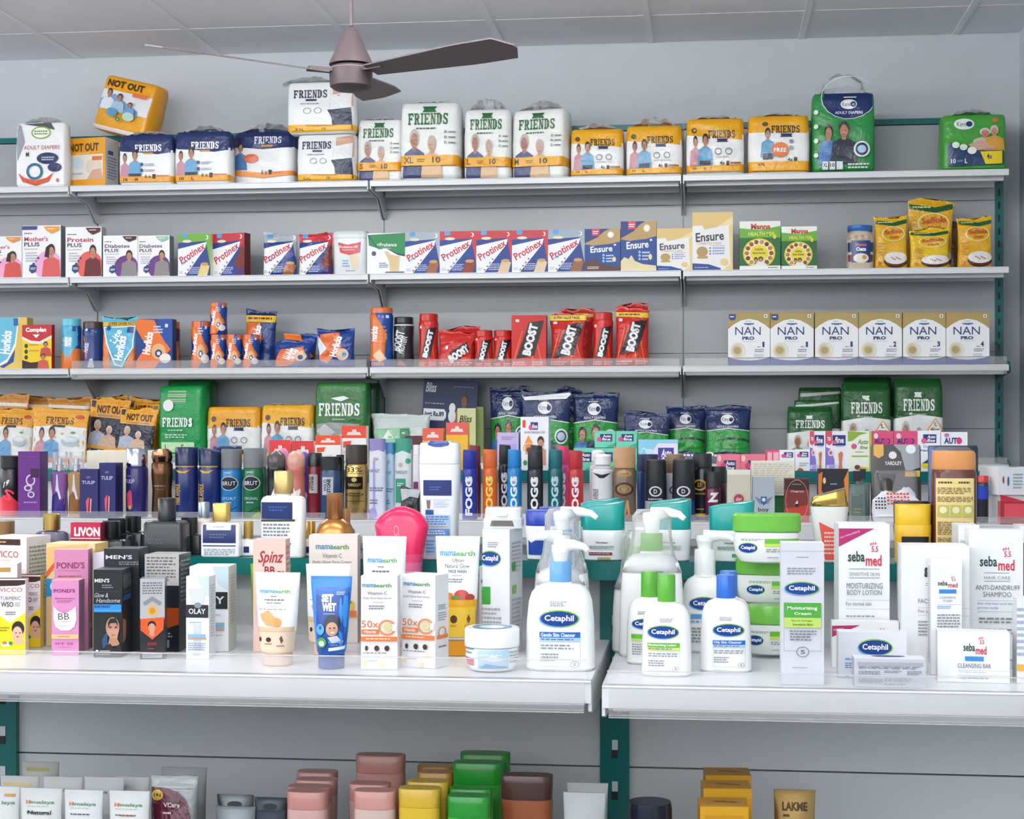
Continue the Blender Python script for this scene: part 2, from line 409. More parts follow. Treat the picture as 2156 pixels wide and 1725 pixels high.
# ---- the near unit
FF, FB = 1.95, 2.34
fx = [at(1295, 1340, FB)[0]+.9*k for k in range(-2, 2)]
near_unit = tag(empty('front_shelving', (0, 0, 0)), 'near white shelving with a teal top rail and slotted teal uprights, holding lotions and creams', 'shelving')
FC = Shelf(at(1078, 1180, FB-.05)[1], FB-.05)
FZ = [at(1200, 1432.5, FF)[1], at(1300, 1443.5, FF)[1]]
FSL = Shelf(FZ[0], FF); FSR = Shelf(FZ[1], FF); FLOW = Shelf(EYE-.625, FF)
for i in range(3):
    panels(near_unit, fx[i], fx[i+1], FB, [0, .3, .6, .9, at(1500, 1620, FB)[1], FC.z-.026-.0012], gap=.016)
    MB().box(fx[i]+.001, fx[i+1]-.001, FB-.05, FB+.055, FC.z-.024, FC.z, TEAL).obj('top_cap', 'gloss', near_unit)
    sh = FSR if i == 2 else FSL
    shelf_part(near_unit, fx[i], fx[i+1], FF, FB, sh.z, .0272, .024 if i < 2 else .017, .0075, gap=.0065)
    shelf_part(near_unit, fx[i], fx[i+1], FF-.02, FB, FLOW.z, .03, 0, 0, gap=.004)
    shelf_part(near_unit, fx[i], fx[i+1], FF-.02, FB, .45, .03, 0, 0, gap=.004)
    MB().box(fx[i]+.004, fx[i+1]-.004, FF-.05, FB, .02, .14, WHT).obj('base_deck', 'enamel', near_unit)
for x in fx:
    u = upright(near_unit, x, FB, FC.z-.026, w=.0205, dep=.05, slots=False, y=FB-.012)
    z = .10
    while z < FC.z-.08:
        m = MB(); m.box(x-.0045, x+.0045, FB-.0128, FB-.0118, z, z+.012, '#0d1214'); m.box(x-.0035, x+.0045, FB-.0130, FB-.0118, z+.012, z+.026, '#c9cfd2'); z += .0585
        m.obj('slot', 'matte', u)
    MB().box(x-.03, x+.03, FB-.056, FB-.048, FC.z-.026, FC.z-.0003, TEAL).obj('cap_joint', 'gloss', near_unit)
    MB().box(x-.014, x+.014, FB-.035, FB-.012, FC.z-.03, FC.z-.022, TEAL).obj('cap_bracket', 'gloss', near_unit)

# ================================================================ batten lamps
for i, (x, y, z, ln, st) in enumerate(LAMPS):
    m_lit = bpy.data.materials.new('lit tube'); m_lit.use_nodes = True; b = m_lit.node_tree.nodes['Principled BSDF']
    b.inputs['Emission Color'].default_value = (1, .985, .97, 1); b.inputs['Emission Strength'].default_value = st
    r = tag(empty('batten_lamp', (x, y, CZ)), 'white tube lamp hung under the ceiling boards, outside the picture', 'lamp', 'batten lamps under the ceiling')
    m = MB().tube([(-ln/2, 0, z-CZ), (ln/2, 0, z-CZ)], .022, '#fff', 10); m.obj('tube', m_lit, r)
    m = MB().box(-ln/2-.02, ln/2+.02, -.006, .006, z-CZ+.03, z-CZ+.04, '#e8e8e8')
    for s in (-1, 1): m.box(s*ln/2-.015, s*ln/2+.015, -.02, .02, z-CZ-.02, z-CZ+.03, '#e8e8e8'); m.tube([(s*ln*.35, 0, z-CZ+.04), (s*ln*.35, 0, 0)], .004, '#bbb', 6)
    m.obj('housing', 'gloss', r)

# ================================================================ the ceiling fan
FAN = 4.75
def fan():
    X, Z = at(739, 150, FAN); r = empty('ceiling_fan', (X, FAN, CZ)); c = '#594d50'
    tag(r, 'brown three blade ceiling fan hanging on a rod below the ceiling boards', 'ceiling fan')
    def zz(y): return at(739, y, FAN)[1]-CZ
    def rr(px): return px/F*FAN*.5
    MB().tube([(0, 0, 0), (0, 0, zz(55))], rr(9), '#665a5d', 14).obj('rod', 'matte', r)
    MB().tube([(0, 0, -.0), (0, 0, -.03), (0, 0, -.06)], [.06, .055, .02], c, 24).obj('ceiling_rose', 'matte', r)
    L = Loft([(zz(137), rr(94), rr(94), 2), (zz(132), rr(92), rr(92), 2), (zz(105), rr(66), rr(66), 2), (zz(80), rr(42), rr(42), 2), (zz(64), rr(26), rr(26), 2), (zz(60), rr(18), rr(18), 2)], K=20, base=c)
    m = MB(); L.build(m); m.obj('canopy', 'matte', r)
    L = Loft([(zz(192), rr(40), rr(40), 2), (zz(189), rr(74), rr(74), 2), (zz(183), rr(90), rr(90), 2), (zz(148), rr(94), rr(94), 2), (zz(141), rr(84), rr(84), 2), (zz(137), rr(60), rr(60), 2)], K=20, base=c)
    m = MB(); L.build(m); mo = m.obj('motor', 'matte', r)
    m = MB().tube([(0, 0, zz(148)), (0, 0, zz(146))], rr(96), '#8a7a7d', 36); m.obj('trim_ring', 'matte', mo)
    R = .60
    for az, lift in ((-30, -.004), (-150, .028), (92, .05)):
        a = math.radians(az); m = MB(); vs = []; n = 14; zc = zz(154)
        for i in range(n+1):
            t = i/n; d = .075+(R-.075)*t; w = lerp(.034, .064, min(1, t*1.5)) if t < .93 else .064*math.sqrt(max(.02, 1-((t-.93)/.07)**2))
            tw = math.radians(-13)
            for s, th in ((-1, .002), (1, .002), (1, -.002), (-1, -.002)):
                vs.append((d, s*w*math.cos(tw), zc+lift*t+s*w*math.sin(tw)+th))
        fs = [(4*i+k, 4*i+(k+1) % 4, 4*i+4+(k+1) % 4, 4*i+4+k) for i in range(n) for k in range(4)]+[(3, 2, 1, 0), tuple(4*n+k for k in range(4))]
        m.add(vs, fs, '#665a5d'); b = m.obj('blade', 'matte', r); b.rotation_euler.z = a
        m = MB().box(.03, .13, -.018, .018, zc-.002, zc+.008, c); k = m.obj('blade_arm', 'matte', b)
fan()
# ================================================================ kinds of goods
SEED = [0]
def fit(px, sh, back, d, rz=0, yb=None):
    "centre x, front depth, width, height and base height of a thing whose front shows at px = (x0, x1, y top)"
    x0, x1, yt = px[:3]; D = sh.D+back; SEED[0] += 1
    a = at(x0, 0, D)[0]; b = at(x1, 0, D)[0]
    zb = sh.z if yb is None else at((x0+x1)/2, yb, D)[1]
    zb += .0004
    return (a+b)/2, D, b-a, at((x0+x1)/2, yt, D)[1]-zb, zb
def lab(root, label, cat, group): tag(root, label, cat, group)
def scale_u(prims, k, mirror=False):
    "stretch artwork sideways by k (from the left edge, or from the right one)"
    f = (lambda u: 1-(1-u)*k) if mirror else (lambda u: u*k); out = []
    for p in prims:
        if isinstance(p, list): out.append(scale_u(p, k, mirror)); continue
        p = list(p); t = p[0]
        if t in 'rlb': p[2] = f(p[2]); p[4] = f(p[4])
        elif t == 'p': p[2] = [(f(u), v) for u, v in p[2]]
        elif t in 'eo': p[2] = f(p[2]); p[4] *= k
        elif t in 'ts': p[3] = f(p[3]); p[5] = f(p[5])
        out.append(tuple(p))
    return out
def carton(label, px, sh, back, art=(), c='#f4f4f2', side=None, top=None, d=.05, rz=0, group=None, sart=None, tart=None, name='carton', cat='box', yb=None, finish='paper', lart=None, xc=None, sc=False):
    """a printed box. px = (x0, x1, y top) of the front face; with xc (the pixel column of the corner between front and visible side)
    px spans front and side together and the turn of the box follows from it; sc = the artwork was laid out over front and side"""
    X, D, w, h, zb = fit(px, sh, back, d, yb=yb); r = math.radians(rz); side = side or c; top = top or c; loc = None
    if xc:
        mir = (xc-px[0]) < (px[1]-xc); g = -1 if mir else 1
        Xc = at(xc, 0, D)[0]*g; Xe = at(px[0] if mir else px[1], 0, D)[0]*g; X0 = at(px[1] if mir else px[0], 0, D)[0]*g
        lo, hi = -.9, 1.2
        for _ in range(40):
            m_ = (lo+hi)/2
            if (Xc+d*math.sin(m_))*D/(D+d*math.cos(m_)) < Xe: lo = m_
            else: hi = m_
        r = lo; w = D*(Xc-X0)/(math.cos(r)*D+X0*math.sin(r))
        cx = Xc-w/2*math.cos(r)+d/2*math.sin(r); cy = D+w/2*math.sin(r)+d/2*math.cos(r)
        loc = (cx*g, cy, zb); rot = -r*g
        if sc: art = scale_u(art, (px[1]-px[0])/((px[1]-xc) if mir else (xc-px[0])), mir)
    else:
        w = (w-d*abs(math.sin(r)))/math.cos(r); rot = r; loc = (X, D+(d*math.cos(r)+w*abs(math.sin(r)))/2, zb)
    m = MB(); x, y = w/2, d/2
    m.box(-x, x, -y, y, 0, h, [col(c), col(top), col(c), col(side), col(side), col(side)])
    m.box(-x*.96, x*.96, -y-.0002, -y+.001, h-.0002, h+.0002, top)
    if art: flat_art(m, art, (-x, -y, h), (w, 0, 0), (0, 0, -h), (0, -1, 0), seed=SEED[0])
    if sart: flat_art(m, sart, (x, -y, h), (0, d, 0), (0, 0, -h), (1, 0, 0), seed=SEED[0])
    if lart: flat_art(m, lart, (-x, y, h), (0, -d, 0), (0, 0, -h), (-1, 0, 0), seed=SEED[0])
    if tart: flat_art(m, tart, (-x, y, h), (w, 0, 0), (0, -d, 0), (0, 0, 1), seed=SEED[0])
    o = m.obj(name, finish, None, loc, rot); lab(o, label, cat, group); return o
def film_handle(root, w, h, d, hh, seed, cx=0, wob=.004):
    "the clear film gathered above a pack into a carrying loop"
    m = MB(); n = 14; vs = []; fs = []; rnd = random.Random(seed)
    for j, yy in enumerate((-d*.35, -d*.1, d*.1, d*.35)):
        for i in range(n+1):
            t = i/n; x = cx-w*.40+w*.80*t; z = h+(hh*math.sin(PI*t)**.55)*(1 if j in (1, 2) else .35)*1.5+rnd.uniform(-wob, wob)*(0 < i < n)-.004
            vs.append((x+rnd.uniform(-.004, .004), yy+rnd.uniform(-.006, .006), z))
    for j in range(3):
        for i in range(n): k = j*(n+1)+i; fs.append((k, k+1, k+n+2, k+n+1))
    m.add(vs, fs, '#fff'); return m.obj('carry_handle', 'film_clear', root)
def pack(label, px, sh, back, art=(), c='#f3f4f4', bands=(), d=.12, rz=0, group=None, hh=.03, n=8, wob=.0022, yb=None, name='diaper_pack', cat='diaper pack', tilt=0, top=.8, base=.93, finish='film', lean=0, hcx=0):
    X, D, w, h, zb = fit(px, sh, back, d, yb=yb); r = math.radians(rz)
    w = (w-d*abs(math.sin(r)))/math.cos(r)
    w *= .975; a, b = w/2, d/2
    L = Loft([(0, a*base, b*.86, n), (h*.05, a, b, n), (h*.5, a*1.005, b*1.04, n), (h*.9, a*.99, b*.92, n), (h*.975, a*.97, b*top, n), (h, a*.93, b*top*.8, n)], K=14, bands=bands, base=c, wob=wob, seed=SEED[0], step=h/16)
    m = MB(); L.build(m); L.art(m, art, rect=(-a, a, h, 0), seed=SEED[0], cv=7, eps=.0016)
    loc = (X, D+(d*math.cos(r)+w*abs(math.sin(r)))/2, zb)
    if hh:
        root = empty(name, loc, r); m.obj('bag', finish, root, sharp=1.3); film_handle(root, w, h, d, hh, SEED[0], hcx)
    else: root = m.obj(name, finish, None, loc, r, sharp=1.3)
    if tilt: root.rotation_euler.y = math.radians(tilt)
    if lean: root.rotation_euler.x = math.radians(lean)
    lab(root, label, cat, group); return root
def pouch(label, px, sh, back, art=(), c='#d33', bands=(), d=.06, rz=0, group=None, yb=None, name='pouch', cat='pouch', tilt=0, wob=.003, seal=.06, finish='pouch', waist=.045, lean=0, flare=1.0, crown=.006):
    X, D, w, h, zb = fit(px, sh, back, d, yb=yb); r = math.radians(rz); a, b = w/2, d/2
    L = Loft([(0, a*.94, b*.75, 4), (h*.06, a*.96, b, 3.4), (h*.35, a*(.97-waist), b*.95, 3), (h*.7, a*(.96-waist*.6), b*.7, 2.8), (h*(1-seal)-.002, a*.97*flare, b*.22, 2.6), (h*(1-seal), a*.98*flare, .0016, 3), (h, a*flare, .0012, 3)], K=14, bands=bands, base=c, wob=wob, seed=SEED[0], step=h/14, crown=crown)
    m = MB(); L.build(m); L.art(m, art, rect=(-a, a, h, 0), seed=SEED[0], cv=7, eps=.0016)
    o = m.obj(name, finish, None, (X, D+d/2, zb), r, sharp=1.3); o.rotation_euler.y = math.radians(tilt); o.rotation_euler.x = math.radians(lean)
    lab(o, label, cat, group); return o
def body(secs, w, h, d, base, bands=(), K=14, step=None): return Loft([(q[0]*h, q[1]*w/2, q[2]*d/2, q[3])+tuple(q[4:]) for q in secs], K=K, bands=bands, base=base, step=step)
def vessel(label, px, sh, back, secs, art=(), c='#fff', bands=(), d=None, cap=None, capc='#222', capm='gloss', finish='gloss', rz=0, group=None, name='bottle', cat='bottle', yb=None, extra=None, body_name='body', cap_name='cap', K=14, capart=(), loc_dx=0, cyl=False):
    "a bottle, can, jar or tube: lofted body, lofted cap; artwork is laid over the whole outline"
    X, D, w, h, zb = fit(px, sh, back, d or 0, yb=yb); d = d or w
    if cyl: d = w
    a = w/2; root = empty(name, (X, D+d/2, zb), math.radians(rz))
    L = body(secs, w, h, d, c, (), K); H = L.z1-L.z0
    L.bands = []; 
    if bands:
        L = Loft([q for q in L.secs], K=K, bands=[((h*v0-(h-L.z1))/H, (h*v1-(h-L.z1))/H, cc) for v0, v1, cc in bands], base=c)
    m = MB(); L.build(m); L.art(m, art, rect=(-a, a, h, 0), seed=SEED[0]); m.obj(body_name, finish, root)
    if cap:
        Lc = body(cap, w, h, d, capc, (), K); m = MB(); Lc.build(m); Lc.art(m, capart, rect=(-a, a, h, 0), seed=SEED[0]); m.obj(cap_name, capm, root)
    if extra: extra(root, w, h, d)
    lab(root, label, cat, group); return root
# ---- profiles, all in shares of the outline (height, width, depth, squareness)
CAN = [(0, .94, .94, 2), (.015, 1, 1, 2), (.70, 1, 1, 2), (.735, .9, .9, 2), (.75, .72, .72, 2)]
CANCAP = [(.745, .86, .86, 2), (.75, .9, .9, 2), (.985, .88, .88, 2), (1, .84, .84, 2)]
def can_prof(v, r=1., rc=.98):  # v = share of height where the cap begins (from the top)
    z = 1-v; return [(0, .95, .95, 2), (.015, 1, 1, 2), (z-.05, 1, 1, 2), (z-.015, .93, .93, 2), (z, rc*.9, rc*.9, 2)], [(z-.004, rc, rc, 2), (.985, rc, rc, 2), (1, rc*.94, rc*.94, 2)]
def tube(label, px, sh, back, art=(), c='#fff', capc='#fff', capv=.14, capw=.72, d=.035, bands=(), rz=0, group=None, yb=None, finish='gloss', tilt=0, name='tube', seal=.045, low=.86, capm='gloss', K=14):
    z = capv
    secs = [(z, capw*.98, .9, 2), (z+.02, low*.93, 1, 2), (z+.05, low, 1, 2), (z+.35*(1-z), low+(1-low)*.4, .86, 2), (1-seal-.10, .97, .34, 2.4), (1-seal, .99, .09, 4), (1, 1, .07, 4)]
    o = vessel(label, px, sh, back, secs, art, c, bands, d, [(0, capw*.97, .95, 2), (.006, capw, 1, 2), (z-.004, capw*1.01, 1, 2), (z, capw*.98, .95, 2)], capc, capm, finish, rz, group, name, 'tube', yb, K=K)
    o.rotation_euler.y = math.radians(tilt); return o
def shampoo(label, px, sh, back, art=(), c='#fff', capc='#0a9a94', capv=.42, d=.04, slope=.0, group=None, yb=None, n=3.2, taper=.9, capart=(), bands=(), finish='gloss', rz=0, name='bottle', capn=3.2, capw=.97, capm='gloss'):
    "a flat oval bottle under a wide flip top cap"
    z = 1-capv
    secs = [(0, taper*.95, .93, n), (.02, taper, 1, n), (z*.6, (1+taper)/2, 1, n), (z-.02, 1, .98, n), (z, .985, .95, n)]
    o = vessel(label, px, sh, back, secs, art, c, bands, d, [(z+.002, capw, .94, capn), (z+.03, capw, .95, capn), (.95, capw*1.02, .86, capn), (.993, capw*1.02, .8, capn), (1, capw*1.0, .76, capn)], capc, capm, finish, rz, group, name, 'bottle', yb, capart=capart)
    if slope:
        ob = [k for k in C.objects if k.parent == o and k.name.startswith('cap')][0]
        zs = [v.co.z for v in ob.data.vertices]; z0, z1 = min(zs), max(zs); hw = max(v.co.x for v in ob.data.vertices)
        for v in ob.data.vertices:
            t = (v.co.z-z0)/(z1-z0)
            if t > .6: v.co.z += slope*(v.co.x/hw)*abs(v.co.x/hw)*t*(z1-z0)
    return o
def lotion(label, px, sh, back, art=(), c='#f3f4f3', capc='#fff', neck=.30, cw=.36, group=None, yb=None, d=.05, pump=None, cx=0, film=False, capv=None, name='bottle', shoulder=.14, lowc=1.0, capd=None):
    "a white lotion bottle with rounded shoulders; neck = share of the outline above the shoulder line; pump = (length, side)"
    z = 1-neck; s = shoulder
    secs = [(0, lowc*.94, .9, 3.4), (.02, lowc, 1, 3.4), (z*.55, .965, 1, 3.2), (z-s*1.1, .91, .96, 3), (z-s*.6, .83, .88, 3), (z-s*.3, .70, .78, 2.8), (z-s*.16, .56, .66, 2.6), (z-s*.1, cw*1.12, cw*1.7, 2.2), (z, cw*1.04, cw*1.04*1.6, 2)]
    secs = [q+(cx,) for q in secs] if False else secs
    w_ = px[1]-px[0]; X, D, w, h, zb = fit(px, sh, back, d, yb=yb); root = empty(name, (X, D+d/2, zb))
    L = body(secs, w, h, d, c, K=16); m = MB(); L.build(m); L.art(m, art, rect=(-w/2, w/2, h, 0), seed=SEED[0]); m.obj('body', 'gloss', root)
    r = cw*w/2; ct = 1-(0 if not pump else pump[2]); zt = h*ct
    Lc = Loft([(h*z-.006, r*1.0, r*1.0, 2), (h*z-.003, r*1.03, r*1.03, 2), (zt-.002, r, r, 2), (zt, r*.93, r*.93, 2)], K=14, base=capc); m = MB(); Lc.build(m)
    m.tube([(0, 0, h*z-.009), (0, 0, h*z-.006)], r*1.06, c, 20); m.obj('collar' if pump else 'cap', 'gloss', root)
    if pump:
        ln, sd, _ = pump; m = MB(); rr = r*.80
        m.tube([(0, 0, zt), (0, 0, zt+(h-zt)*.55)], [rr*.8, rr], '#f4f5f5', 16)
        zt2 = zt+(h-zt)*.55
        m.tube([(0, 0, zt2), (0, 0, h*.995), (0, 0, h)], [rr*1.05, rr*1.05, rr*.8], '#f4f5f5', 16)
        L2 = ln*w
        m.tube([(0, 0, h*.985), (sd*L2*.5, -.004, h*.998), (sd*L2*.85, -.008, h*.985), (sd*L2, -.01, h*.955)], [rr*.85, rr*.60, rr*.42, rr*.30], '#f4f5f5', 12)
        m.obj('pump_head', 'gloss', root)
    if film:
        m = MB(); Lf = Loft([(h*z*.80, w*.46, d*.52, 3), (h*z, w*.34, d*.5, 2.5), (h*(z+.5*neck), w*.30, d*.45, 2.3), (h*.97, w*.30, d*.4, 2.2), (h*1.02, w*.22, d*.3, 2)], K=10, wob=.004, seed=SEED[0], step=.012); Lf.build(m); m.obj('film_wrap', 'film_clear', root, sharp=2)
    lab(root, label, 'bottle', group); return root
def jar(label, px, sh, back, art=(), c='#f3f4f3', lid='#6cba3c', lidv=.42, group=None, yb=None, d=None, lart=(), name='cream_jar', tart=None):
    X, D, w, h, zb = fit(px, sh, back, 0, yb=yb); root = empty(name, (X, D+w/2, zb)); z = 1-lidv
    L = body([(0, .62, .62, 2), (.03, .78, .78, 2), (.16, .92, .92, 2), (z*.6, .97, .97, 2), (z-.02, .95, .95, 2), (z, .9, .9, 2)], w, h, w, c, K=18)
    m = MB(); L.build(m); L.art(m, art, rect=(-w/2, w/2, h, 0), seed=SEED[0], cu=10); m.obj('body', 'gloss', root)
    L = body([(z+.004, .98, .98, 2), (z+.02, 1, 1, 2), (.95, 1, 1, 2), (1, .95, .95, 2)], w, h, w, lid, K=18)
    m = MB(); L.build(m); L.art(m, lart, rect=(-w/2, w/2, h, 0), seed=SEED[0], cu=10)
    if tart: flat_art(m, tart, (-w/2, w/2, h), (w, 0, 0), (0, -w, 0), (0, 0, 1))
    m.obj('lid', 'gloss', root); lab(root, label, 'jar', group); return root
# ---- printed people and shared artwork
def person(cu, top, w, h, shirt, skin='#b98468', hair='#2a2220', arms=True):
    return [('p', shirt, [(cu-.12*w, top+.40*h), (cu+.12*w, top+.40*h), (cu+.40*w, top+.50*h), (cu+.5*w, top+h), (cu-.5*w, top+h), (cu-.40*w, top+.50*h)]),
            ('r', skin, cu-.08*w, top+.30*h, cu+.08*w, top+.44*h), ('e', hair, cu, top+.18*h, .19*w, .19*h), ('e', skin, cu, top+.235*h, .145*w, .155*h),
            ('e', '#6b4a3c', cu-.06*w, top+.22*h, .025*w, .012*h), ('e', '#6b4a3c', cu+.06*w, top+.22*h, .025*w, .012*h), ('e', '#a04a48', cu, top+.31*h, .05*w, .012*h)]
def couple(u0, v0, u1, v1, a='#46507c', b='#d9b98f', ha='#b9b0a8', hb='#b6aea6', skin='#a9745c'):
    w = u1-u0; h = v1-v0
    return person(u0+.30*w, v0, .60*w, h, a, skin, ha)+person(u0+.72*w, v0+.14*h, .52*w, h*.86, b, '#c99a80', hb)
def friends(kind, sz='', seed=0, qty=''):
    K = dict(navy=('#1e2f63', '#fff', '#eef0f0'), white=('#eef0f0', '#2b3350', '#eef0f0'), green=('#eceeec', '#2f6a3c', '#eceeec'), gold=('#e9aa1c', '#3a3020', '#f0f0ee'), fgreen=('#1f5a28', '#e8efe8', '#e9ebe8'))
    t, n, b = K[kind]; P = []
    if kind == 'navy':
        P = [('r', b, 0, .30, 1, .86), ('p', t, [(0, 0), (1, 0), (1, .36), (.72, .40), (.4, .36), (0, .33)]), ('s', n, 'FRIENDS', .30, .20, .80, .34), ('r', '#c8963c', .46, .36, .64, .395),
             *person(.12, .37, .2, .50, '#c48f9c', hair='#3a2a28'), *person(.31, .30, .26, .56, '#6aa3cc'), ('r', '#2a2f40', .20, .78, .42, .9),
             ('e', '#3c466c', .44, .60, .03, .035), ('e', '#3c466c', .44, .72, .03, .035), ('l', '#8d93a4', .5, .58, .68, .64, 2), ('l', '#8d93a4', .5, .70, .68, .75, 2),
             ('r', '#eaa022', 0, .84, 1, .95), ('t', '#3a3020', '6 x', .50, .80, .62, .88, 1), ('r', '#3a3020', .64, .80, .70, .89), ('r', '#c96a3a', .72, .82, .95, .85), ('t', '#4a3818', '10', .10, .87, .18, .93, 1), ('t', '#4a3818', sz or 'M', .32, .87, .37, .93, 1)]
    if kind == 'white':
        P = [('s', n, 'FRIENDS', .10, .16, .60, .32), ('r', n, .28, .34, .44, .38), ('l', '#9aa0ac', .2, .41, .5, .46, 1), ('o', '#8b93a4', .30, .57, .06, .06, .8), ('o', '#8b93a4', .46, .57, .06, .06, .8),
             ('p', '#e6e4e2', [(.66, 0), (.98, 0), (.96, .45), (.90, .75), (.66, .75), (.62, .5)]), ('p', '#cfa78f', [(.68, .1), (.98, .02), (.98, .5), (.68, .3)]), ('p', '#e9ebec', [(.64, .28), (.96, .2), (.95, .62), (.8, .72), (.66, .6)]),
             ('p', '#26334c', [(.60, .56), (.95, .52), (.97, .95), (.68, .95), (.66, .7)]), ('p', '#eeb01e', [(0, .84), (.15, .84), (.25, .90), (1, .86), (1, .97), (0, .99)]), ('t', '#4a3818', 'XXL', .12, .91, .26, .96, 1), ('t', '#4a3818', '10', .52, .90, .58, .95, 1)]
    if kind == 'green':
        P = [('p', '#2f6a3c', [(.38, .06), (.62, .06), (.59, .10), (.62, .14), (.38, .14), (.41, .10)]), ('s', n, 'FRIENDS', .14, .15, .82, .30), ('l', '#55705c', .28, .33, .66, .37, 1),
             *couple(.04, .36, .74, .98), *[q for k in range(3) for q in (('o', '#5a7a5f', .78, .40+.07*k, .022, .018, .5), ('r', '#6d8a72', .83, .395+.07*k, .95, .41+.07*k))],
             ('r', '#eaa822', 0, .70, 1, .83), ('t', '#3a3a1c', sz, .08, .72, .08+.08*len(sz), .80, 1), ('l', '#6a5a22', .30, .74, .44, .79, 2), ('t', '#3a3a1c', '10', .56, .72, .70, .80, 1)]
    if kind == 'gold':
        P = [('r', b, 0, .30, 1, .84), ('p', t, [(0, 0), (1, 0), (1, .40), (.6, .36), (0, .30)]), ('e', '#5a4a3a', .14, .22, .05, .05), ('s', n, 'FRIENDS', .38, .22, .84, .36), ('p', '#2a3350', [(.52, .37), (.72, .37), (.70, .40), (.72, .43), (.52, .43), (.54, .40)]),
             *person(.16, .32, .2, .52, '#c48f9c', hair='#3a2a28'), *person(.33, .28, .26, .56, '#6aa3cc'), ('r', '#2a2f40', .24, .76, .42, .86), ('o', '#6a6f84', .55, .60, .06, .06, .75), ('o', '#6a6f84', .73, .60, .06, .06, .75), ('l', '#aab', .5, .68, .8, .71, 1),
             ('p', t, [(0, .86), (1, .83), (1, .95), (0, .96)]), ('t', '#3a3020', '4x', .58, .77, .66, .84, 1), ('r', '#3a3020', .69, .77, .74, .85), ('r', '#9a6a2a', .76, .79, .94, .82), ('l', '#d86a4a', .76, .84, .92, .87, 1), ('t', '#4a3818', '10', .12, .88, .18, .92, 1), ('t', '#4a3818', sz or 'M', .3, .88, .35, .92, 1)]
    if kind == 'fgreen':
        P = [('r', b, 0, .40, 1, 1), ('p', t, [(0, 0), (1, 0), (1, .46), (.5, .42), (0, .47)]), ('p', '#e8efe8', [(.40, .16), (.56, .16), (.54, .19), (.56, .22), (.40, .22), (.42, .19)]), ('s', n, 'FRIENDS', .18, .24, .82, .38), ('l', '#9fc09f', .3, .405, .66, .43, 1),
             *couple(.02, .50, .68, 1.02, '#8aa37c', '#cfae93'), ('p', '#e09a3c', [(.82, .46), (.98, .60), (.82, .76), (.66, .60)]), ('p', '#f0f0ea', [(.82, .48), (.955, .60), (.82, .71), (.685, .60)]), ('t', '#4a5a3a', sz or 'L', .79, .51, .85, .56, 1), ('l', '#6a7a8a', .72, .58, .92, .61, 1), ('t', '#4a5a3a', '10', .79, .63, .85, .68, 1), ('e', '#9cb4cc', .84, .86, .12, .06)]
    return P
def ceta(u0, v0, u1, v1, g='#8cc63f'):
    cu, cv, ru, rv = (u0+u1)/2, (v0+v1)/2, (u1-u0)/2, (v1-v0)/2
    return [('e', g, cu, cv, ru, rv), ('e', '#6aa8dc', cu-ru*.1, cv+rv*.08, ru*.9, rv*.9), ('e', '#123f8c', cu, cv, ru*.93, rv*.86), ('t', '#fff', 'Cetaphil', cu-ru*.72, cv-rv*.42, cu+ru*.72, cv+rv*.44, 1)]
def derma(u0, v0, u1, v1): return [('l', '#8f9496', u0, v0, u1, v1, 3)]
# ================================================================ top wall shelf: diaper packs
G1 = 'diaper packs on the top wall shelf'
pack('white pack printed with orange hands and navy speech bubbles, leftmost on the top shelf', (32, 139, 258), W1, .03, [
    ('p', '#9aa1a8', [(.0, .0), (.12, .05), (.2, .3), (.1, .5), (.14, .2), (.04, .6)]), ('p', '#5a6068', [(.15, .02), (.7, 0), (.8, .12), (.45, .06)]),
    ('e', '#8fb04a', .52, .16, .20, .10), ('e', '#f4f4e8', .52, .16, .17, .08), ('l', '#5a8a4a', .38, .12, .66, .2, 2), ('t', '#b04a5a', 'ADULT DIAPERS', .18, .36, .90, .42),
    ('t', '#333', 'M', .22, .46, .28, .53, 1), ('e', '#27345e', .66, .56, .22, .09), ('e', '#27345e', .80, .70, .14, .07), ('l', '#cfd4e6', .54, .53, .80, .60, 2),
    ('o', '#2a6a8a', .40, .76, .17, .13, .7), ('p', '#d9552f', [(.06, .78), (.2, .86), (.42, .90), (.64, .86), (.78, .78), (.68, .92), (.42, .98), (.16, .92)]), ('e', '#c4705a', .86, .90, .03, .03)], d=.14, hh=.02, group=G1)
notout_front = [('r', '#eee9dc', .06, .32, .94, .80), ('t', '#5a3a1c', 'NOT OUT', .12, .10, .84, .26, 2), ('r', '#3a2a50', .02, .03, .10, .10), ('l', '#f8e8b0', .3, .28, .7, .31, 1), ('e', '#cfe4ea', .32, .48, .16, .12), ('e', '#e7d9ca', .72, .56, .2, .16), ('r', '#e8743c', .68, .36, .92, .44), ('l', '#aac', .2, .66, .5, .72, 1), ('p', '#d9a890', [(.55, .8), (.7, .62), (.9, .6), (.94, .8)])]
carton('orange and white diaper pack standing under the tilted pack on the top shelf', (136, 249, 283), W1, .03, notout_front, '#eca41c', side='#e4e6e4', top='#eca41c', d=.10, xc=222, group=G1, name='diaper_pack', cat='diaper pack', finish='film',
    sart=[('l', '#8a94b0', .15, .35, .85, .8, 8), ('r', '#3c66a8', .2, .24, .6, .32)])
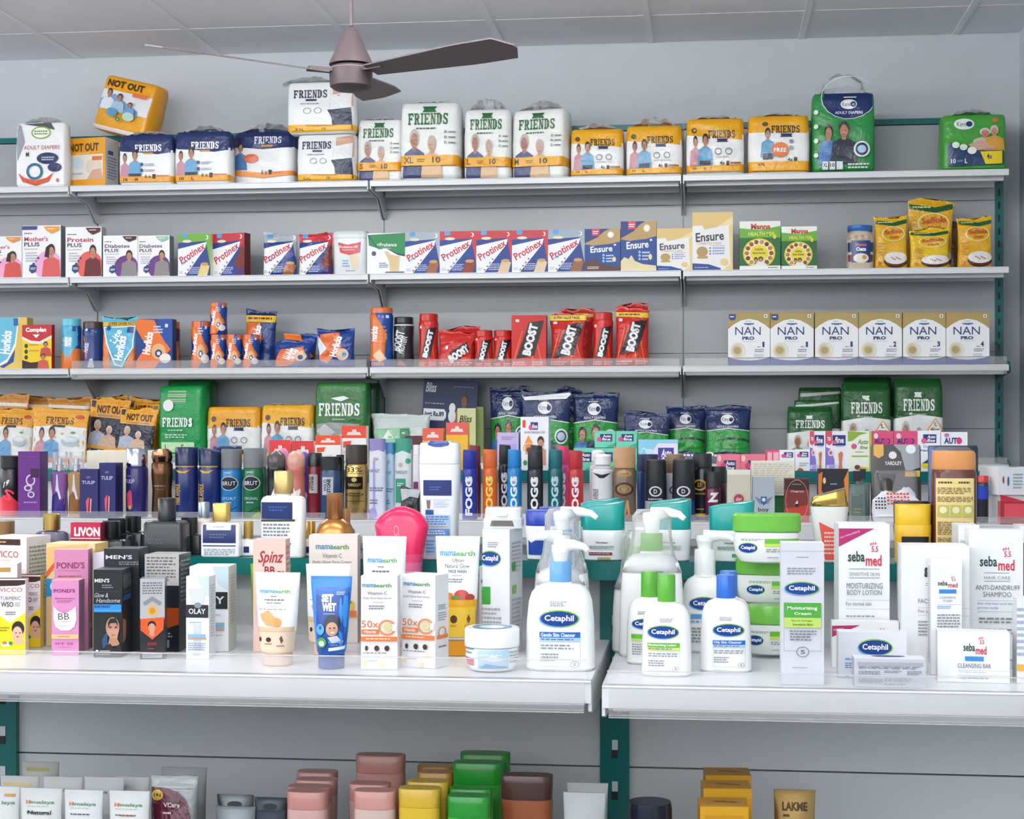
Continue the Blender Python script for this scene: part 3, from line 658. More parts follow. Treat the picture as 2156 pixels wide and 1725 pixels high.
o = pack('orange diaper pack lying tilted on top of the other packs on the top shelf', (176, 318, 154), W1, .035, [
    ('r', '#e6e8ea', .04, .26, .97, .62), ('t', '#4a3018', 'NOT OUT', .10, .07, .80, .20, 2), ('p', '#8aa4c8', [(.04, .62), (.04, .45), (.3, .32), (.5, .42), (.8, .55), (.82, .66), (.3, .62)]),
    *person(.2, .24, .26, .38, '#dfe6f0'), *person(.42, .30, .26, .34, '#a8c8dc'), *person(.66, .42, .24, .24, '#6f9ccc'), ('e', '#5c9ab8', .36, .66, .10, .08), ('e', '#b8d8c8', .68, .68, .11, .08), ('o', '#3a8a5a', .5, .76, .05, .04, .5), ('r', '#e8743c', .66, .24, .92, .31), ('r', '#e6e0d8', 0, .93, 1, 1)],
    '#eba51e', d=.12, yb=272, group=G1, hh=0, tilt=15, rz=-14, lean=-3)
pack('small navy and white diaper pack beside the orange and white pack', (250, 366, 284), W1, .02, friends('navy', 'M'), '#eef0f0', [(0, .32, '#1e2f63'), (.84, .95, '#eaa022')], d=.15, hh=.015, group=G1)
pack('navy and white diaper pack, middle of the three navy ones', (367, 487, 277), W1, .02, friends('navy', 'L'), '#eef0f0', [(0, .32, '#1e2f63'), (.84, .95, '#eaa022')], d=.15, hh=.02, group=G1)
pack('wrinkled navy topped diaper pack with orange waist band beside the stacked white packs', (487, 621, 268), W1, .025, [('r', '#eceeee', 0, .3, 1, 1), ('p', '#1e2f63', [(0, 0), (1, 0), (1, .30), (.5, .33), (0, .28)]), ('s', '#e8ecf2', 'FRIENDS', .36, .10, .80, .23), ('r', '#b8863c', .47, .25, .66, .29), *person(.14, .2, .22, .5, '#4a7ab0'), ('e', '#d9704a', .32, .50, .12, .08), ('p', '#e8933c', [(0, .70), (.5, .76), (1, .72), (1, .80), (.5, .85), (0, .79)]), ('t', '#4a3020', '6 x', .48, .70, .58, .79, 1), ('r', '#3a3020', .6, .71, .65, .79), ('l', '#b07040', .67, .74, .9, .77, 1)],
     '#eceeee', [(0, .29, '#1e2f63')], d=.15, hh=.03, group=G1, wob=.004)
pack('white diaper pack printed with a bare waist, lower of the stacked pair', (622, 749, 281), W1, .02, friends('white'), '#eceeee', [(.86, .97, '#eeb01e')], d=.15, hh=0, group=G1)
pack('white diaper pack stacked on its twin behind the ceiling fan', (603, 749, 172), W1, .015, friends('white'), '#eceeee', [(.86, .97, '#eeb01e')], d=.16, hh=.02, yb=280, group=G1, hcx=-.05)
pack('short white diaper pack with grey haired couple and size S', (750, 848, 250), W1, .05, friends('green', 'S'), '#eceeec', [(.70, .83, '#eaa822')], d=.14, hh=.012, group=G1)
pack('tallest white diaper pack with grey haired couple and size XL', (839, 968, 213), W1, .005, friends('green', 'XL'), '#eceeec', [(.70, .83, '#eaa822')], d=.16, hh=.006, group=G1, top=.75)
pack('white diaper pack with grey haired couple and size L', (975, 1076, 228), W1, .03, friends('green', 'L'), '#eceeec', [(.70, .83, '#eaa822')], d=.14, hh=.035, group=G1)
pack('white diaper pack with grey haired couple and size M', (1073, 1206, 226), W1, .015, friends('green', 'M'), '#eceeec', [(.70, .83, '#eaa822')], d=.14, hh=.03, group=G1, rz=-10)
G1b = 'yellow topped diaper packs on the top wall shelf'
pack('yellow topped diaper pack next to the white size M pack', (1196, 1314, 270), W1, .03, friends('gold', 'L'), '#f0f0ee', [(0, .3, '#e9aa1c'), (.85, .95, '#e9aa1c')], d=.14, hh=.02, group=G1b)
pack('yellow topped diaper pack, second of the four in a row', (1316, 1438, 263), W1, .03, friends('gold', 'L'), '#f0f0ee', [(0, .3, '#e9aa1c'), (.85, .95, '#e9aa1c')], d=.14, hh=.028, group=G1b)
pack('wrinkled yellow topped diaper pack, third of the four in a row', (1443, 1569, 248), W1, .02, friends('gold', 'XL'), '#f0f0ee', [(0, .3, '#e9aa1c'), (.82, .90, '#e9aa1c')], d=.14, hh=.015, group=G1b, wob=.004)
pack('yellow topped diaper pack with a round orange seal, beside the tall green pack', (1573, 1707, 242), W1, .02, [('r', '#eef0ee', 0, .28, 1, .8), ('p', '#e9aa1c', [(0, 0), (1, 0), (1, .32), (.5, .29), (0, .30)]), ('e', '#5a4a3a', .28, .15, .05, .04), ('s', '#3a3020', 'FRIENDS', .38, .18, .84, .31), ('p', '#2a3350', [(.52, .32), (.72, .32), (.70, .35), (.72, .38), (.52, .38), (.54, .35)]), *person(.32, .22, .24, .5, '#6aa3cc'), ('r', '#2a2f40', .24, .66, .4, .76), ('e', '#e07a3a', .52, .60, .14, .13), ('t', '#fff', 'FREE', .42, .57, .62, .64, 1), ('e', '#8a90a0', .70, .46, .035, .035), ('e', '#8a90a0', .70, .57, .035, .035), ('r', '#ecab20', 0, .80, 1, .96), ('t', '#3a3020', 'XXL', .16, .82, .28, .87, 1), ('t', '#3a3020', '4x', .64, .74, .72, .80, 1), ('r', '#3a3020', .74, .73, .79, .80)],
     '#eef0ee', [(0, .29, '#e9aa1c'), (.79, .97, '#ecab20')], d=.14, hh=.015, group=G1b)
pack('tall green and navy diaper pack with a knotted clear top', (1708, 1845, 194), W1, .02, [('p', '#1c2f66', [(.2, 0), (.98, 0), (1, .14), (.86, .28), (.58, .34), (.3, .28), (.16, .12)]), ('o', '#dfe8f4', .58, .06, .44, .28, .97), ('e', '#f0f2f2', .58, .15, .13, .062), ('t', '#2a3a5a', 'Kare', .48, .125, .60, .175), ('e', '#1c2f66', .65, .15, .045, .035), ('t', '#fff', 'in', .635, .13, .67, .17), ('t', '#e8ecf2', 'ADULT DIAPERS', .36, .24, .80, .275, 1), ('r', '#e4e8e8', .50, .055, .70, .07),
     *person(.26, .40, .34, .50, '#3f78b8', hair='#2a2226'), *person(.50, .37, .44, .52, '#2c3442', hair='#3a3634'), ('e', '#e8ecee', .78, .72, .13, .10), ('e', '#1e3a5a', .78, .72, .10, .08), ('e', '#b8d0e4', .78, .72, .07, .05), *[('e', '#dfeede', .06, .25+.18*k, .035, .03) for k in range(4)],
     ('r', '#e8ecec', .16, .87, .25, .97), ('t', '#1e3a5a', 'XL', .17, .89, .24, .94, 1), ('r', '#e8ecec', .27, .87, .36, .97), ('t', '#1e3a5a', '10', .28, .89, .35, .94, 1), ('r', '#e8ecec', .38, .87, .48, .97), ('l', '#e8ecec', .56, .89, .90, .97, 2)],
     '#2a9048', [(.97, 1, '#1f7a3a')], d=.14, hh=.055, wob=.003)
pack('short green diaper pack with an embracing couple, last on the top shelf', (1982, 2122, 239), W1, .03, [('e', '#f2f4f2', .34, .18, .16, .10), ('t', '#3a5a4a', 'Kare', .23, .14, .37, .22), ('e', '#1c3a66', .42, .18, .05, .05), ('e', '#c87a3c', .82, .12, .05, .045), *person(.66, .26, .44, .40, '#c8b8b0', skin='#c08a70', hair='#d8d2cc'), *person(.80, .22, .34, .46, '#d8a040', skin='#c99a80', hair='#cfc4ba'), ('p', '#cba088', [(.40, .55), (.6, .48), (.82, .62), (.5, .66)]),
     ('p', '#1c3a66', [(.08, .50), (.55, .66), (.95, .66), (.95, .90), (.08, .93)]), ('p', '#ecd020', [(.58, .68), (.92, .67), (.92, .89), (.66, .90)]), ('t', '#1c3a66', '4x', .68, .72, .76, .81, 1), ('e', '#e4f0e4', .20, .56, .06, .055), ('e', '#e4f0e4', .32, .60, .06, .055), ('e', '#f0f4f0', .45, .66, .07, .065), ('t', '#fff', '10', .13, .80, .20, .88, 1), ('t', '#fff', 'L', .34, .80, .38, .88, 1), ('l', '#9ab0d0', .22, .82, .32, .86, 2)],
     '#46a03c', [(.96, 1, '#2f8a34')], d=.14, hh=.02)

# ================================================================ second wall shelf: nutrition cartons
G2 = 'nutrition drink cartons on the second wall shelf'
def plus(a, ac, shirt, blob, sk='#c08a6e', hair='#2a2222', tab='#5a2a2a', t0=.04, u=.05, woman=False):
    n = {'Mother': "Mother's"}.get(a, a)
    return [('l', '#33507a', u, .13, u+.26, .17, 1), ('t', ac, n, u, .21, u+(.72 if len(a) > 6 else .62), .30, 1), ('t', '#33405a', 'PLUS', u, .32, u+.40, .40, 1), ('l', '#c8b0b0', u, .43, .5, .47, 1),
            ('e', blob, .68, .78, .36, .30), ('r', '#f1f1f2', -.0, .985, 1, 1), *[('e', '#4a3a6a', .42-.06*k, .62+.055*k, .03, .022) for k in range(3)], *person(.76, .36, .50, .62, shirt, sk, hair),
            *([('p', hair, [(.62, .42), (.72, .36), (.70, .62), (.58, .60)])] if woman else []), ('p', '#2a4a7a', [(.20, .76), (.30, .73), (.38, .78), (.36, .88), (.26, .92), (.18, .86)]), ('l', '#fff', .22, .80, .36, .85, 2),
            ('p', tab, [(.56, .02), (.98, .02), (.96, .10), (.76, .16), (.64, .10)]), ('l', '#fff', .66, .05, .86, .08, 1), ('l', '#b8bcc8', .10, .50, .40, .70, 4)]
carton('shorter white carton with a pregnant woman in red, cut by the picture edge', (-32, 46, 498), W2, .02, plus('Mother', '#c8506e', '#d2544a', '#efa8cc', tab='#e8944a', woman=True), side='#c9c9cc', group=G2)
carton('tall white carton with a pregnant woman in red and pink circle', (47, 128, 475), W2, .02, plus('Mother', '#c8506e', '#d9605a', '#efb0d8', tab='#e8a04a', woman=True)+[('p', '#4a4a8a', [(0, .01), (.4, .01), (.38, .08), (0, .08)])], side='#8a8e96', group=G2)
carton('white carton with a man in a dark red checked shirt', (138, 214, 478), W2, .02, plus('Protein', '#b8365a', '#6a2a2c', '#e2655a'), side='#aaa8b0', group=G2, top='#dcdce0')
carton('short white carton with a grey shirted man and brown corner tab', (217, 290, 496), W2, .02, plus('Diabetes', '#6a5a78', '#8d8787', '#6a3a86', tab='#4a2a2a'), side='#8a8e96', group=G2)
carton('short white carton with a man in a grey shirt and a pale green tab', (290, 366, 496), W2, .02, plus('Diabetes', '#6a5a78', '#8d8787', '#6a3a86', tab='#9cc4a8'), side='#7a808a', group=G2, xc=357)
def protx(top, sub='', choc='#9a6a44', corner='#2a4aa0', drink=True):
    P = [('r', top, 0, 0, 1, .3), ('e', '#fff', .88, .09, .05, .05), ('e', top, .86, .09, .04, .04), ('r', '#5aa0dc', .13, 0, .29, .10), ('p', '#22408c', [(0, .22), (1, .17), (1, 1), (0, 1)]), ('p', top, [(.86, .18), (1, .17), (1, .8)]),
         ('p', '#eef0f4', [(0, .36), (.88, .20), (.84, .34), (.22, 1), (0, 1)]), ('t', '#c8303c', 'Protinex', .02, .36, .86, .56, 1, 29, 0, 1.1), ('e', '#e6e0c0', .28, .18, .14, .035)]
    if sub: P.append(('t', '#3c5a9a', sub, .10, .60, .42, .67, 1, 29, 0, 1.1))
    P += [('l', '#c4cce4', .34, .78, .66, .95, 4), *[('e', '#8a7a4a', .46-.075*k, .68+.085*k, .025, .022) for k in range(4)], ('l', '#aab6cc', .04, .88, .18, .95, 2)]
    if drink: P += [('p', choc, [(.62, .96), (.72, .70), (.98, .76), (.9, 1), (.6, 1)]), ('e', '#c89a6a', .82, .72, .12, .04)]
    else: P += [('p', choc, [(.70, .70), (.96, .26), (1, .4), (.98, .8), (.8, .86)]), ('p', '#4a2a70', [(.8, .88), (1, .78), (1, 1), (.7, 1)])]
    return P
carton('white and blue protein carton with a green top band', (375, 446, 492), W2, .025, protx('#6fae3c', 'Diabetes Care', '#e0cc88', drink=True), '#eef0f4', side='#e6e6b0', group=G2, d=.045)
carton('white and blue protein carton with red top, beside the green topped one', (446, 527, 490), W2, .015, protx('#c8323c', '', '#7a2a22', drink=False), '#eef0f4', side='#6a2426', group=G2, xc=514, d=.045)
pouch('grey topped protein pouch with milkshake glass, standing after the gap', (551, 625, 492), W2, .02, protx('#a8b0b6', 'Original', '#a8683c'), '#c4c9cc', group=G2, d=.045, seal=.02, cat='pouch')
pouch('shiny red topped protein pouch next to the white tub', (626, 699, 492), W2, .02, protx('#cc3440', '', '#7a2a22', drink=False), '#9a2830', group=G2, d=.045, seal=.02)
vessel('white lidded tub with a red splash label on the second shelf', (698, 774, 486), W2, .02, [(0, .92, .92, 5), (.04, .96, .96, 5), (.80, .98, .98, 5), (.84, .96, .96, 5)],
    [('p', '#c8323c', [(.18, .26), (.45, .32), (.82, .26), (.80, .5), (.5, .56), (.24, .50)]), ('t', '#f6e0e0', 'Prohance HP', .22, .34, .74, .40, 1), ('l', '#f0c8c8', .3, .42, .66, .46, 1), ('p', '#dcc8a0', [(.50, .58), (.66, .52), (.76, .60), (.74, .88), (.58, .88)]), ('l', '#4a9ad0', .30, .66, .52, .84, 3), ('l', '#5a6a80', .4, .9, .75, .94, 1)],
    '#dfe4e4', d=.10, cap=[(.84, 1, 1, 5), (.9, 1.0, 1.0, 5), (.97, .97, .97, 5), (1, .9, .9, 5)], capc='#d6dcdc', name='tub', cat='tub', cap_name='lid')
carton('white carton with a curved green top and milk splash', (772, 853, 491), W2, .015, [('p', '#20884c', [(.02, .04), (1, 0), (1, .54), (.8, .50), (.5, .34), (.3, .38), (.05, .30)]), ('p', '#1c3a6a', [(.05, .06), (.0, .04), (.3, .40), (.5, .37), (.8, .54), (1, .58), (1, .54), (.8, .50), (.5, .345), (.3, .385)]), ('t', '#e8f4ea', '+Prohance', .26, .24, .78, .33, 1), ('l', '#b8dcc4', .42, .36, .66, .39, 1), ('e', '#3a5a7a', .18, .50, .06, .06), ('p', '#d9c294', [(.46, .46), (.54, .44), (.6, .52), (.78, .56), (.86, .56), (.84, .94), (.6, .94), (.58, .70)]), ('l', '#3c74ac', .32, .72, .56, .86, 3), ('r', '#4a5560', .48, .95, .98, .98)], side='#c4cbcc', group=G2)
for (a, b, y), T, lb in (((853, 926, 489), ('#a8b4bc', 'Original', '#9a6238'), 'grey topped protein carton with shake glass beside the green curved carton'), ((926, 1003, 487), ('#c43a44', '', '#8a3a24'), 'red topped protein carton with chocolate drink, first of three red ones'),
        ((1003, 1078, 486), ('#c43a44', '', '#d8c09a'), 'red topped protein carton with vanilla drink, middle of three red ones'), ((1078, 1154, 485), ('#c43a44', '', '#dcc6a4'), 'red topped protein carton with vanilla drink beside the last grey topped one'), ((1154, 1231, 484), ('#9fb0b8', 'Original', '#94603a'), 'grey topped protein carton standing against the navy carton')):
    carton(lb, (a, b, y), W2, .015, protx(T[0], T[1], T[2]), '#eef0f4', side='#7a2a40', group=G2, top=T[0])
def ensure(gold=False, tall=False, splash='#5a3a3a', pink=True):
    if not gold:
        P = [('p', '#b89a64', [(0, .30), (.4, .12), (.7, 0), (1, 0), (1, .30), (.7, .36), (.3, .40), (0, .36)]), ('p', '#1c3c7c', [(0, 0), (.62, 0), (.36, .2), (0, .34)]), ('r', '#d0405c', .20, .0, .42, .16), ('l', '#fff', .23, .04, .39, .13, 2), ('e', '#d8c890', .73, .14, .10, .08), ('e', '#f4f2ea', .73, .14, .08, .065),
             ('p', '#1c4890', [(0, .42), (.4, .38), (1, .34), (1, 1), (0, 1)]), ('t', '#fff', 'Ensure', .16, .40, .78, .55, 1, 3), ('r', '#fff', .82, .36, .88, .40), *[('e', '#9ac0e8', .53, .62+.07*k, .035, .028) for k in range(3)], ('l', '#c8dcf4', .60, .60, .82, .80, 3), ('e', '#e8dca0', .83, .72, .05, .06),
             ('p', splash, [(0, .80), (.1, .72), (.22, .76), (.3, .68), (.4, .80), (.6, .86), (1, .90), (1, 1), (0, 1)]), ('l', '#e8dcc8', .08, .88, .4, .95, 2)]
    else:
        P = [('p', '#e2c47e', [(0, 0), (1, 0), (1, .20), (.7, .24), (.3, .30), (.24, .22), (0, .24)]), ('p', '#f2dc9c', [(1, .08), (1, .20), (.6, .25)]), ('t', '#3a3c48', 'Ensure', .08, .34, .78, .50, 1, 3), ('t', '#c89060', 'DIABETES CARE', .12, .52, .72, .56), ('e', '#b89a5c', .24, .68, .14, .09), ('r', '#b89a5c', .12, .76, .38, .80), ('r', '#3a5a9a', .46, .58, .8, .585),
             *[('e', '#3a5a9a', .44, .62+.05*k, .02, .014) for k in range(3)], ('l', '#8aa0c8', .5, .60, .8, .74, 3), ('p', '#1c4890', [(0, .88), (.4, .90), (.7, .97), (.7, 1), (0, 1)]), ('l', '#a8bce0', .05, .94, .4, .97, 1), ('e', '#e8d08c', .78, .86, .10, .06), ('p', '#e8cf8c', [(.9, .24), (1, .2), (1, 1), (.74, 1), (.94, .9)])]
    return P
carton('navy carton with chocolate splash foot, shorter of the two navy ones', (1231, 1306, 482), W2, .015, ensure(splash='#5a3436'), '#1c4890', group=G2, side='#16336c')
carton('navy carton with cream splash foot, taller of the two navy ones', (1307, 1382, 466), W2, .015, ensure(splash='#e6d8aa'), '#1c4890', group=G2, side='#16336c', top='#d8c48c')
carton('white carton with golden top, shorter of the two golden topped ones', (1383, 1458, 481), W2, .015, ensure(True), '#f0f0ee', group=G2, side='#dfcf9a', top='#e8cf90')
carton('tall white carton with golden top and gold medal print', (1458, 1543, 447), W2, .012, ensure(True), '#f0f0ee', group=G2, side='#cdb06a', top='#e8cf90', d=.08)
def manna():
    return [('r', '#f0f4ea', 0, 0, 1, .20), ('p', '#6ab03c', [(0, .14), (.5, .18), (1, .10), (1, .34), (0, .34)]), ('t', '#c0442c', 'Manna', .28, .05, .76, .17, 2), ('t', '#e8e84a', 'HEALTH MIX', .22, .22, .86, .30, 1), ('e', '#e8cf2c', .48, .66, .40, .31), ('e', '#fff0c0', .48, .66, .36, .28),
            *[('e', ('#8a4a2c', '#b87a4a', '#5a3a24', '#c89a6a', '#7a5a3a', '#a84a34')[k % 6], .48+.30*math.cos(k*PI/7), .66-.235*math.sin(k*PI/7), .055, .045) for k in range(14)], ('e', '#f0d83c', .48, .66, .22, .17), ('t', '#3a6a1c', '100%', .38, .56, .58, .61, 1), ('t', '#3a6a1c', 'Natural Nutrition', .32, .63, .64, .68, 1),
            ('e', '#3a2a20', .40, .79, .05, .05), ('e', '#c08a60', .40, .81, .035, .035), ('e', '#3a2a20', .52, .78, .06, .05), ('e', '#c08a60', .52, .80, .04, .04), ('p', '#e8ece0', [(.34, .92), (.44, .84), (.58, .84), (.68, .90), (.6, .94)]), ('e', '#e8d43c', .86, .32, .04, .05), ('r', '#eef0ec', 0, .92, 1, 1), ('l', '#555', .70, .94, .95, .98, 1)]
carton('larger green health mix carton with a yellow wheel of grains', (1557, 1643, 466), W2, .02, manna(), '#1c6a34', side='#144d28', group='green health mix cartons', top='#e8ece4', d=.06)
carton('smaller green health mix carton with a yellow wheel of grains', (1645, 1720, 477), W2, .02, manna(), '#1c6a34', side='#144d28', group='green health mix cartons', top='#e8ece4', d=.06)
vessel('clear jar of rolled oats with a blue lid', (1784, 1842, 473), W2, .02, [(0, .95, .95, 3.5), (.02, .98, .98, 3.5), (.70, 1, 1, 3.5), (.80, .92, .92, 2.6), (.85, .8, .8, 2), (.875, .8, .8, 2)],
    [('r', '#1c3c72', 0, .40, 1, .62), ('r', '#7a2a50', 0, .68, 1, .84), ('r', '#1c3c72', .16, .36, .84, .86), ('t', '#e86a6a', 'Manna', .3, .42, .7, .49, 1), ('t', '#fff', 'Oats', .32, .51, .68, .60, 2), ('e', '#e8e0d0', .5, .76, .28, .11), ('e', '#c88a4a', .62, .74, .08, .05), *[('e', ('#b8a088', '#d8c8b0')[k % 2], .08+.12*(k % 8), .24+.035*(k//8)+.01*(k % 3), .05, .018) for k in range(24)]],
    '#cdbfa9', cap=[(.87, .9, .9, 2), (.88, .92, .92, 2), (.985, .92, .92, 2), (1, .88, .88, 2)], capc='#2a6ab8', name='jar', cat='jar', cap_name='lid', K=16, cyl=True)
def saff(n='Oats', tag_=True):
    return [('p', '#1c5a2c', [(.04, .06), (.6, .10), (.96, .04), (.96, .12), (.6, .18), (.04, .13)]), ('l', '#d8e8a0', .12, .085, .56, .12, 1), ('t', '#c8602c', 'Saffola', .30, .24, .84, .33, 2, 4), ('t', '#c8602c', n, .44, .36, .72, .42, 2, 4), ('o', '#f4e8a0', .56, .33, .34, .15, .9),
            ('e', '#5a2c1c', .62, .86, .35, .13), ('p', '#5a2c1c', [(.30, .80), (.97, .80), (.86, .95), (.62, 1), (.42, .95)]), ('e', '#ece8e0', .62, .80, .34, .12), *[('e', '#9a4a34', .5+.05*k, .79+.02*(k % 3), .02, .012) for k in range(6)], ('l', '#e0a020', .08, .48, .3, .76, 5), ('e', '#d86a2a', .14, .9, .05, .04)]
pouch('tall golden oats pouch standing behind two others', (1906, 2006, 421), W2, .12, saff('Oats'), '#e4ae20', group='golden oats pouches', d=.07, wob=.005, tilt=2)
pouch('golden oats pouch with a bowl, beside the clear oats jar', (1841, 1913, 456), W2, .03, saff(), '#e6b224', group='golden oats pouches', d=.05, wob=.004)
pouch('golden oats pouch in front of the tall pouch', (1916, 2003, 482), W2, .015, saff(), '#e8c022', group='golden oats pouches', d=.05, wob=.004, tilt=-1)
pouch('brown pouch edge behind the golden oats pouches', (1990, 2024, 462), W2, .12, [], '#6a4a2c', d=.06)
pouch('golden oats pouch standing last on the second shelf', (2016, 2092, 457), W2, .02, saff(), '#e6ae20', group='golden oats pouches', d=.05, wob=.004)

# ================================================================ third wall shelf: malt drinks and infant formula
G3 = 'malt drink cartons, jars and pouches on the third wall shelf'
def hlx(big=True): return [('p', '#e8762c', [(0, 0), (.5, .02), (.66, .3), (.95, .62), (.5, 1), (0, 1), (0, .85), (.28, .55), (0, .2)]), ('p', '#1c3c8c', [(0, .22), (.24, .52), (0, .8)]), ('p', '#1c4aa0', [(.6, 0), (1, 0), (1, .6), (.8, .48), (.6, .2)]), ('t', '#fff', 'Horlicks', .02, .42, .62, .56, 2, 80, 0, 1.3), ('e', '#e8b47c', .62, .66, .20, .16), ('e', '#1c3c7c', .62, .70, .10, .08), ('e', '#dfe8f4', .62, .70, .05, .04), ('e', '#ece8e0', .80, .80, .16, .10), ('l', '#dfe4f4', .48, .13, .74, .3, 3), ('r', '#dfe4f4', .80, .10, .88, .17)]
carton('yellow and pale blue malt drink carton, half out of the picture', (-26, 57, 668), W3, .015, [('p', '#6ac0dc', [(0, 0), (.78, 0), (.7, .5), (.5, .8), (.3, .9), (0, .8)]), ('p', '#fff', [(.78, 0), (.80, 0), (.72, .55), (.5, .86), (.3, .94), (.28, .91), (.5, .81), (.69, .5)]), ('p', '#2a4a9a', [(.3, .95), (.5, .88), (.7, .62), (.66, .86), (.4, .98)]), ('t', '#fff', 'Horlicks', .2, .40, .74, .56, 2, 84, 0, 1.2), ('r', '#2a6ab4', .66, .02, .78, .16)], '#e4c860', side='#d8b850', group=G3, d=.06)
carton('red and yellow malt drink carton with two smiling faces', (47, 121, 684), W3, .012, [('p', '#eeeae0', [(0, .26), (.3, .36), (.6, .38), (1, .24), (1, 1), (0, 1)]), ('p', '#f0cf1c', [(0, .32), (.3, .42), (.6, .44), (1, .30), (1, 1), (0, 1)]), ('p', '#3a1a14', [(0, .96), (0, .80), (.3, .86), (.6, .84), (.7, 1), (0, 1)]), ('t', '#fff', 'Complan', .12, .06, .82, .19, 2), ('p', '#fff', [(.36, .22), (.6, .22), (.48, .30)]), *[('e', '#3a3a2c', .14, .48+.13*k, .06, .05) for k in range(3)], ('l', '#c8502c', .24, .44, .6, .48, 1), ('l', '#c8502c', .24, .57, .6, .61, 1), *person(.80, .38, .40, .34, '#c84a3c', hair='#3a1c14'), *person(.72, .66, .40, .34, '#d05a4a', hair='#3a1c14')], '#c42a2c', side='#a82024', group=G3, d=.045, xc=109)
def malt_jar(lb, px, back, art, c, capc, bands=(), capv=.14, yb=None, g=G3, sh=None, narrow=.86):
    p, q = can_prof(capv, rc=.92)
    return vessel(lb, px, sh or W3, back, [(0, .96, .96, 2), (.02, 1, 1, 2), (.25, .97, .97, 2), (.45, .93, .93, 2), (.7, .97, .97, 2), (1-capv-.05, 1, 1, 2), (1-capv, .9, .9, 2)], art, c, bands, cap=q, capc=capc, group=g, name='jar', cat='jar', cap_name='lid', yb=yb, cyl=True)
malt_jar('pale blue topped malt drink jar with orange foot beside the red and yellow carton', (121, 163, 670), .02, [('p', '#5ab8d8', [(.0, .14), (.9, .14), (.95, .5), (.5, .8), (.1, .62), (0, .4)]), ('t', '#fff', 'Horlicks', .22, .38, .66, .55, 2, 84, 0, 2.4), ('r', '#1c4a9a', .72, .16, .86, .26)], '#e8803a', '#62c4d8', [(.14, .60, '#2a4a9a')])
malt_jar('navy malt drink jar with a brown lid', (166, 210, 677), .02, [('p', '#d8a03c', [(.16, .30), (.2, .3), (.36, .6), (.3, .8)]), ('p', '#c83c5c', [(.2, .4), (.24, .4), (.4, .7), (.34, .84)]), ('t', '#dfe4f4', 'Horlicks', .10, .5, .5, .60, 1, 80, 0, 2), ('p', '#b8b8c8', [(.4, .98), (.5, .8), (.64, .78), (.72, .98)]), ('r', '#dfe4f4', .3, .15, .42, .20)], '#1c3c80', '#4a2c2c')
pouch('pale blue and orange malt drink pouch with yellow top strip', (211, 287, 669), W3, .02, [('r', '#e6c02c', 0, .08, 1, .16), ('t', '#8a3a1c', 'SUPER SAVER PACK', .2, .085, .95, .15, 1), ('p', '#e8803a', [(0, .16), (.2, .5), (.3, 1), (0, 1)]), ('p', '#e8803a', [(1, .5), (.7, .9), (.68, 1), (1, 1)]), ('p', '#eef4f6', [(.06, .18), (.95, .16), (.9, .6), (.6, .98), (.4, .94), (.15, .5)]), ('p', '#5ab4d4', [(.1, .2), (.92, .18), (.86, .6), (.58, .95), (.42, .9), (.2, .5)]), ('t', '#fff', 'Lite', .24, .30, .62, .42, 1, 60, 0, 1.3), ('t', '#fff', 'Horlicks', .24, .52, .88, .68, 2, 80, 0, 1.3), ('e', '#2a4a9a', .22, .20, .06, .05), ('r', '#2a4a9a', .74, .18, .9, .3)], '#5cb6d0', group=G3, d=.05, seal=.07)
carton('blue and orange malt drink carton with a drink swirl', (287, 363, 672), W3, .015, hlx(), '#1c3c8c', group=G3, side='#16306f', d=.05)
malt_jar('brown and orange malt drink jar hidden behind the blue carton', (345, 374, 677), .07, [('p', '#d8742c', [(.6, .5), (1, .4), (1, 1), (.6, 1)])], '#4a2c3c', '#c8642c')
malt_jar('orange lidded malt drink jar beside the small jars', (396, 438, 676), .02, hlx(), '#1c4090', '#e0703a', capv=.12)
for a, b in ((438, 472), (472, 506), (506, 542)):
    malt_jar(dict([(438, 'small orange lidded jar carrying another jar on top'), (472, 'small orange lidded jar, middle of the three in the bottom row'), (506, 'small orange lidded jar in front of the tall blue pouch')])[a], (a, b, 704), .012, hlx(), '#1c4090', '#e0703a')
_z = at(455, 704, DF+.012)[1]
malt_jar('small orange lidded jar standing on top of the small jars', (437, 473, 637), .012, hlx(), '#1c4090', '#e0703a', capv=.12, yb=703.6)
pouch('tall blue malt drink pouch with yellow top strip behind small jars', (510, 576, 655), W3, .10, [('r', '#1c2c5c', 0, 0, 1, .07), ('r', '#e6c02c', 0, .07, 1, .19), ('l', '#8a3a1c', .1, .09, .9, .16, 1), ('p', '#e0703a', [(0, .2), (.5, .2), (.6, .5), (.4, .8), (0, .7)]), ('t', '#fff', 'Horlicks', .10, .36, .70, .50, 2, 80, 0, 1.6), ('l', '#dfe4f4', .2, .7, .5, .95, 5)], '#1c3c80', group=G3, d=.06, wob=.004, tilt=2)
pouch('dark blue malt drink pouch slumped behind the front pouch', (588, 660, 703), W3, .08, hlx()[:3], '#1c3468', group=G3, d=.07, wob=.006, tilt=4)
pouch('blue and orange malt drink pouch slumped low beside the small jars', (574, 652, 719), W3, .02, [('p', '#e0703a', [(.2, .3), (.8, .2), (.9, .6), (.4, .95), (0, .95)]), ('t', '#fff', 'Horlicks', .30, .38, .66, .58, 2, 70, 0, .8), ('e', '#e8c09a', .74, .56, .16, .2), ('e', '#1c3c7c', .74, .6, .07, .09)], '#1f438e', group=G3, d=.06, wob=.006)
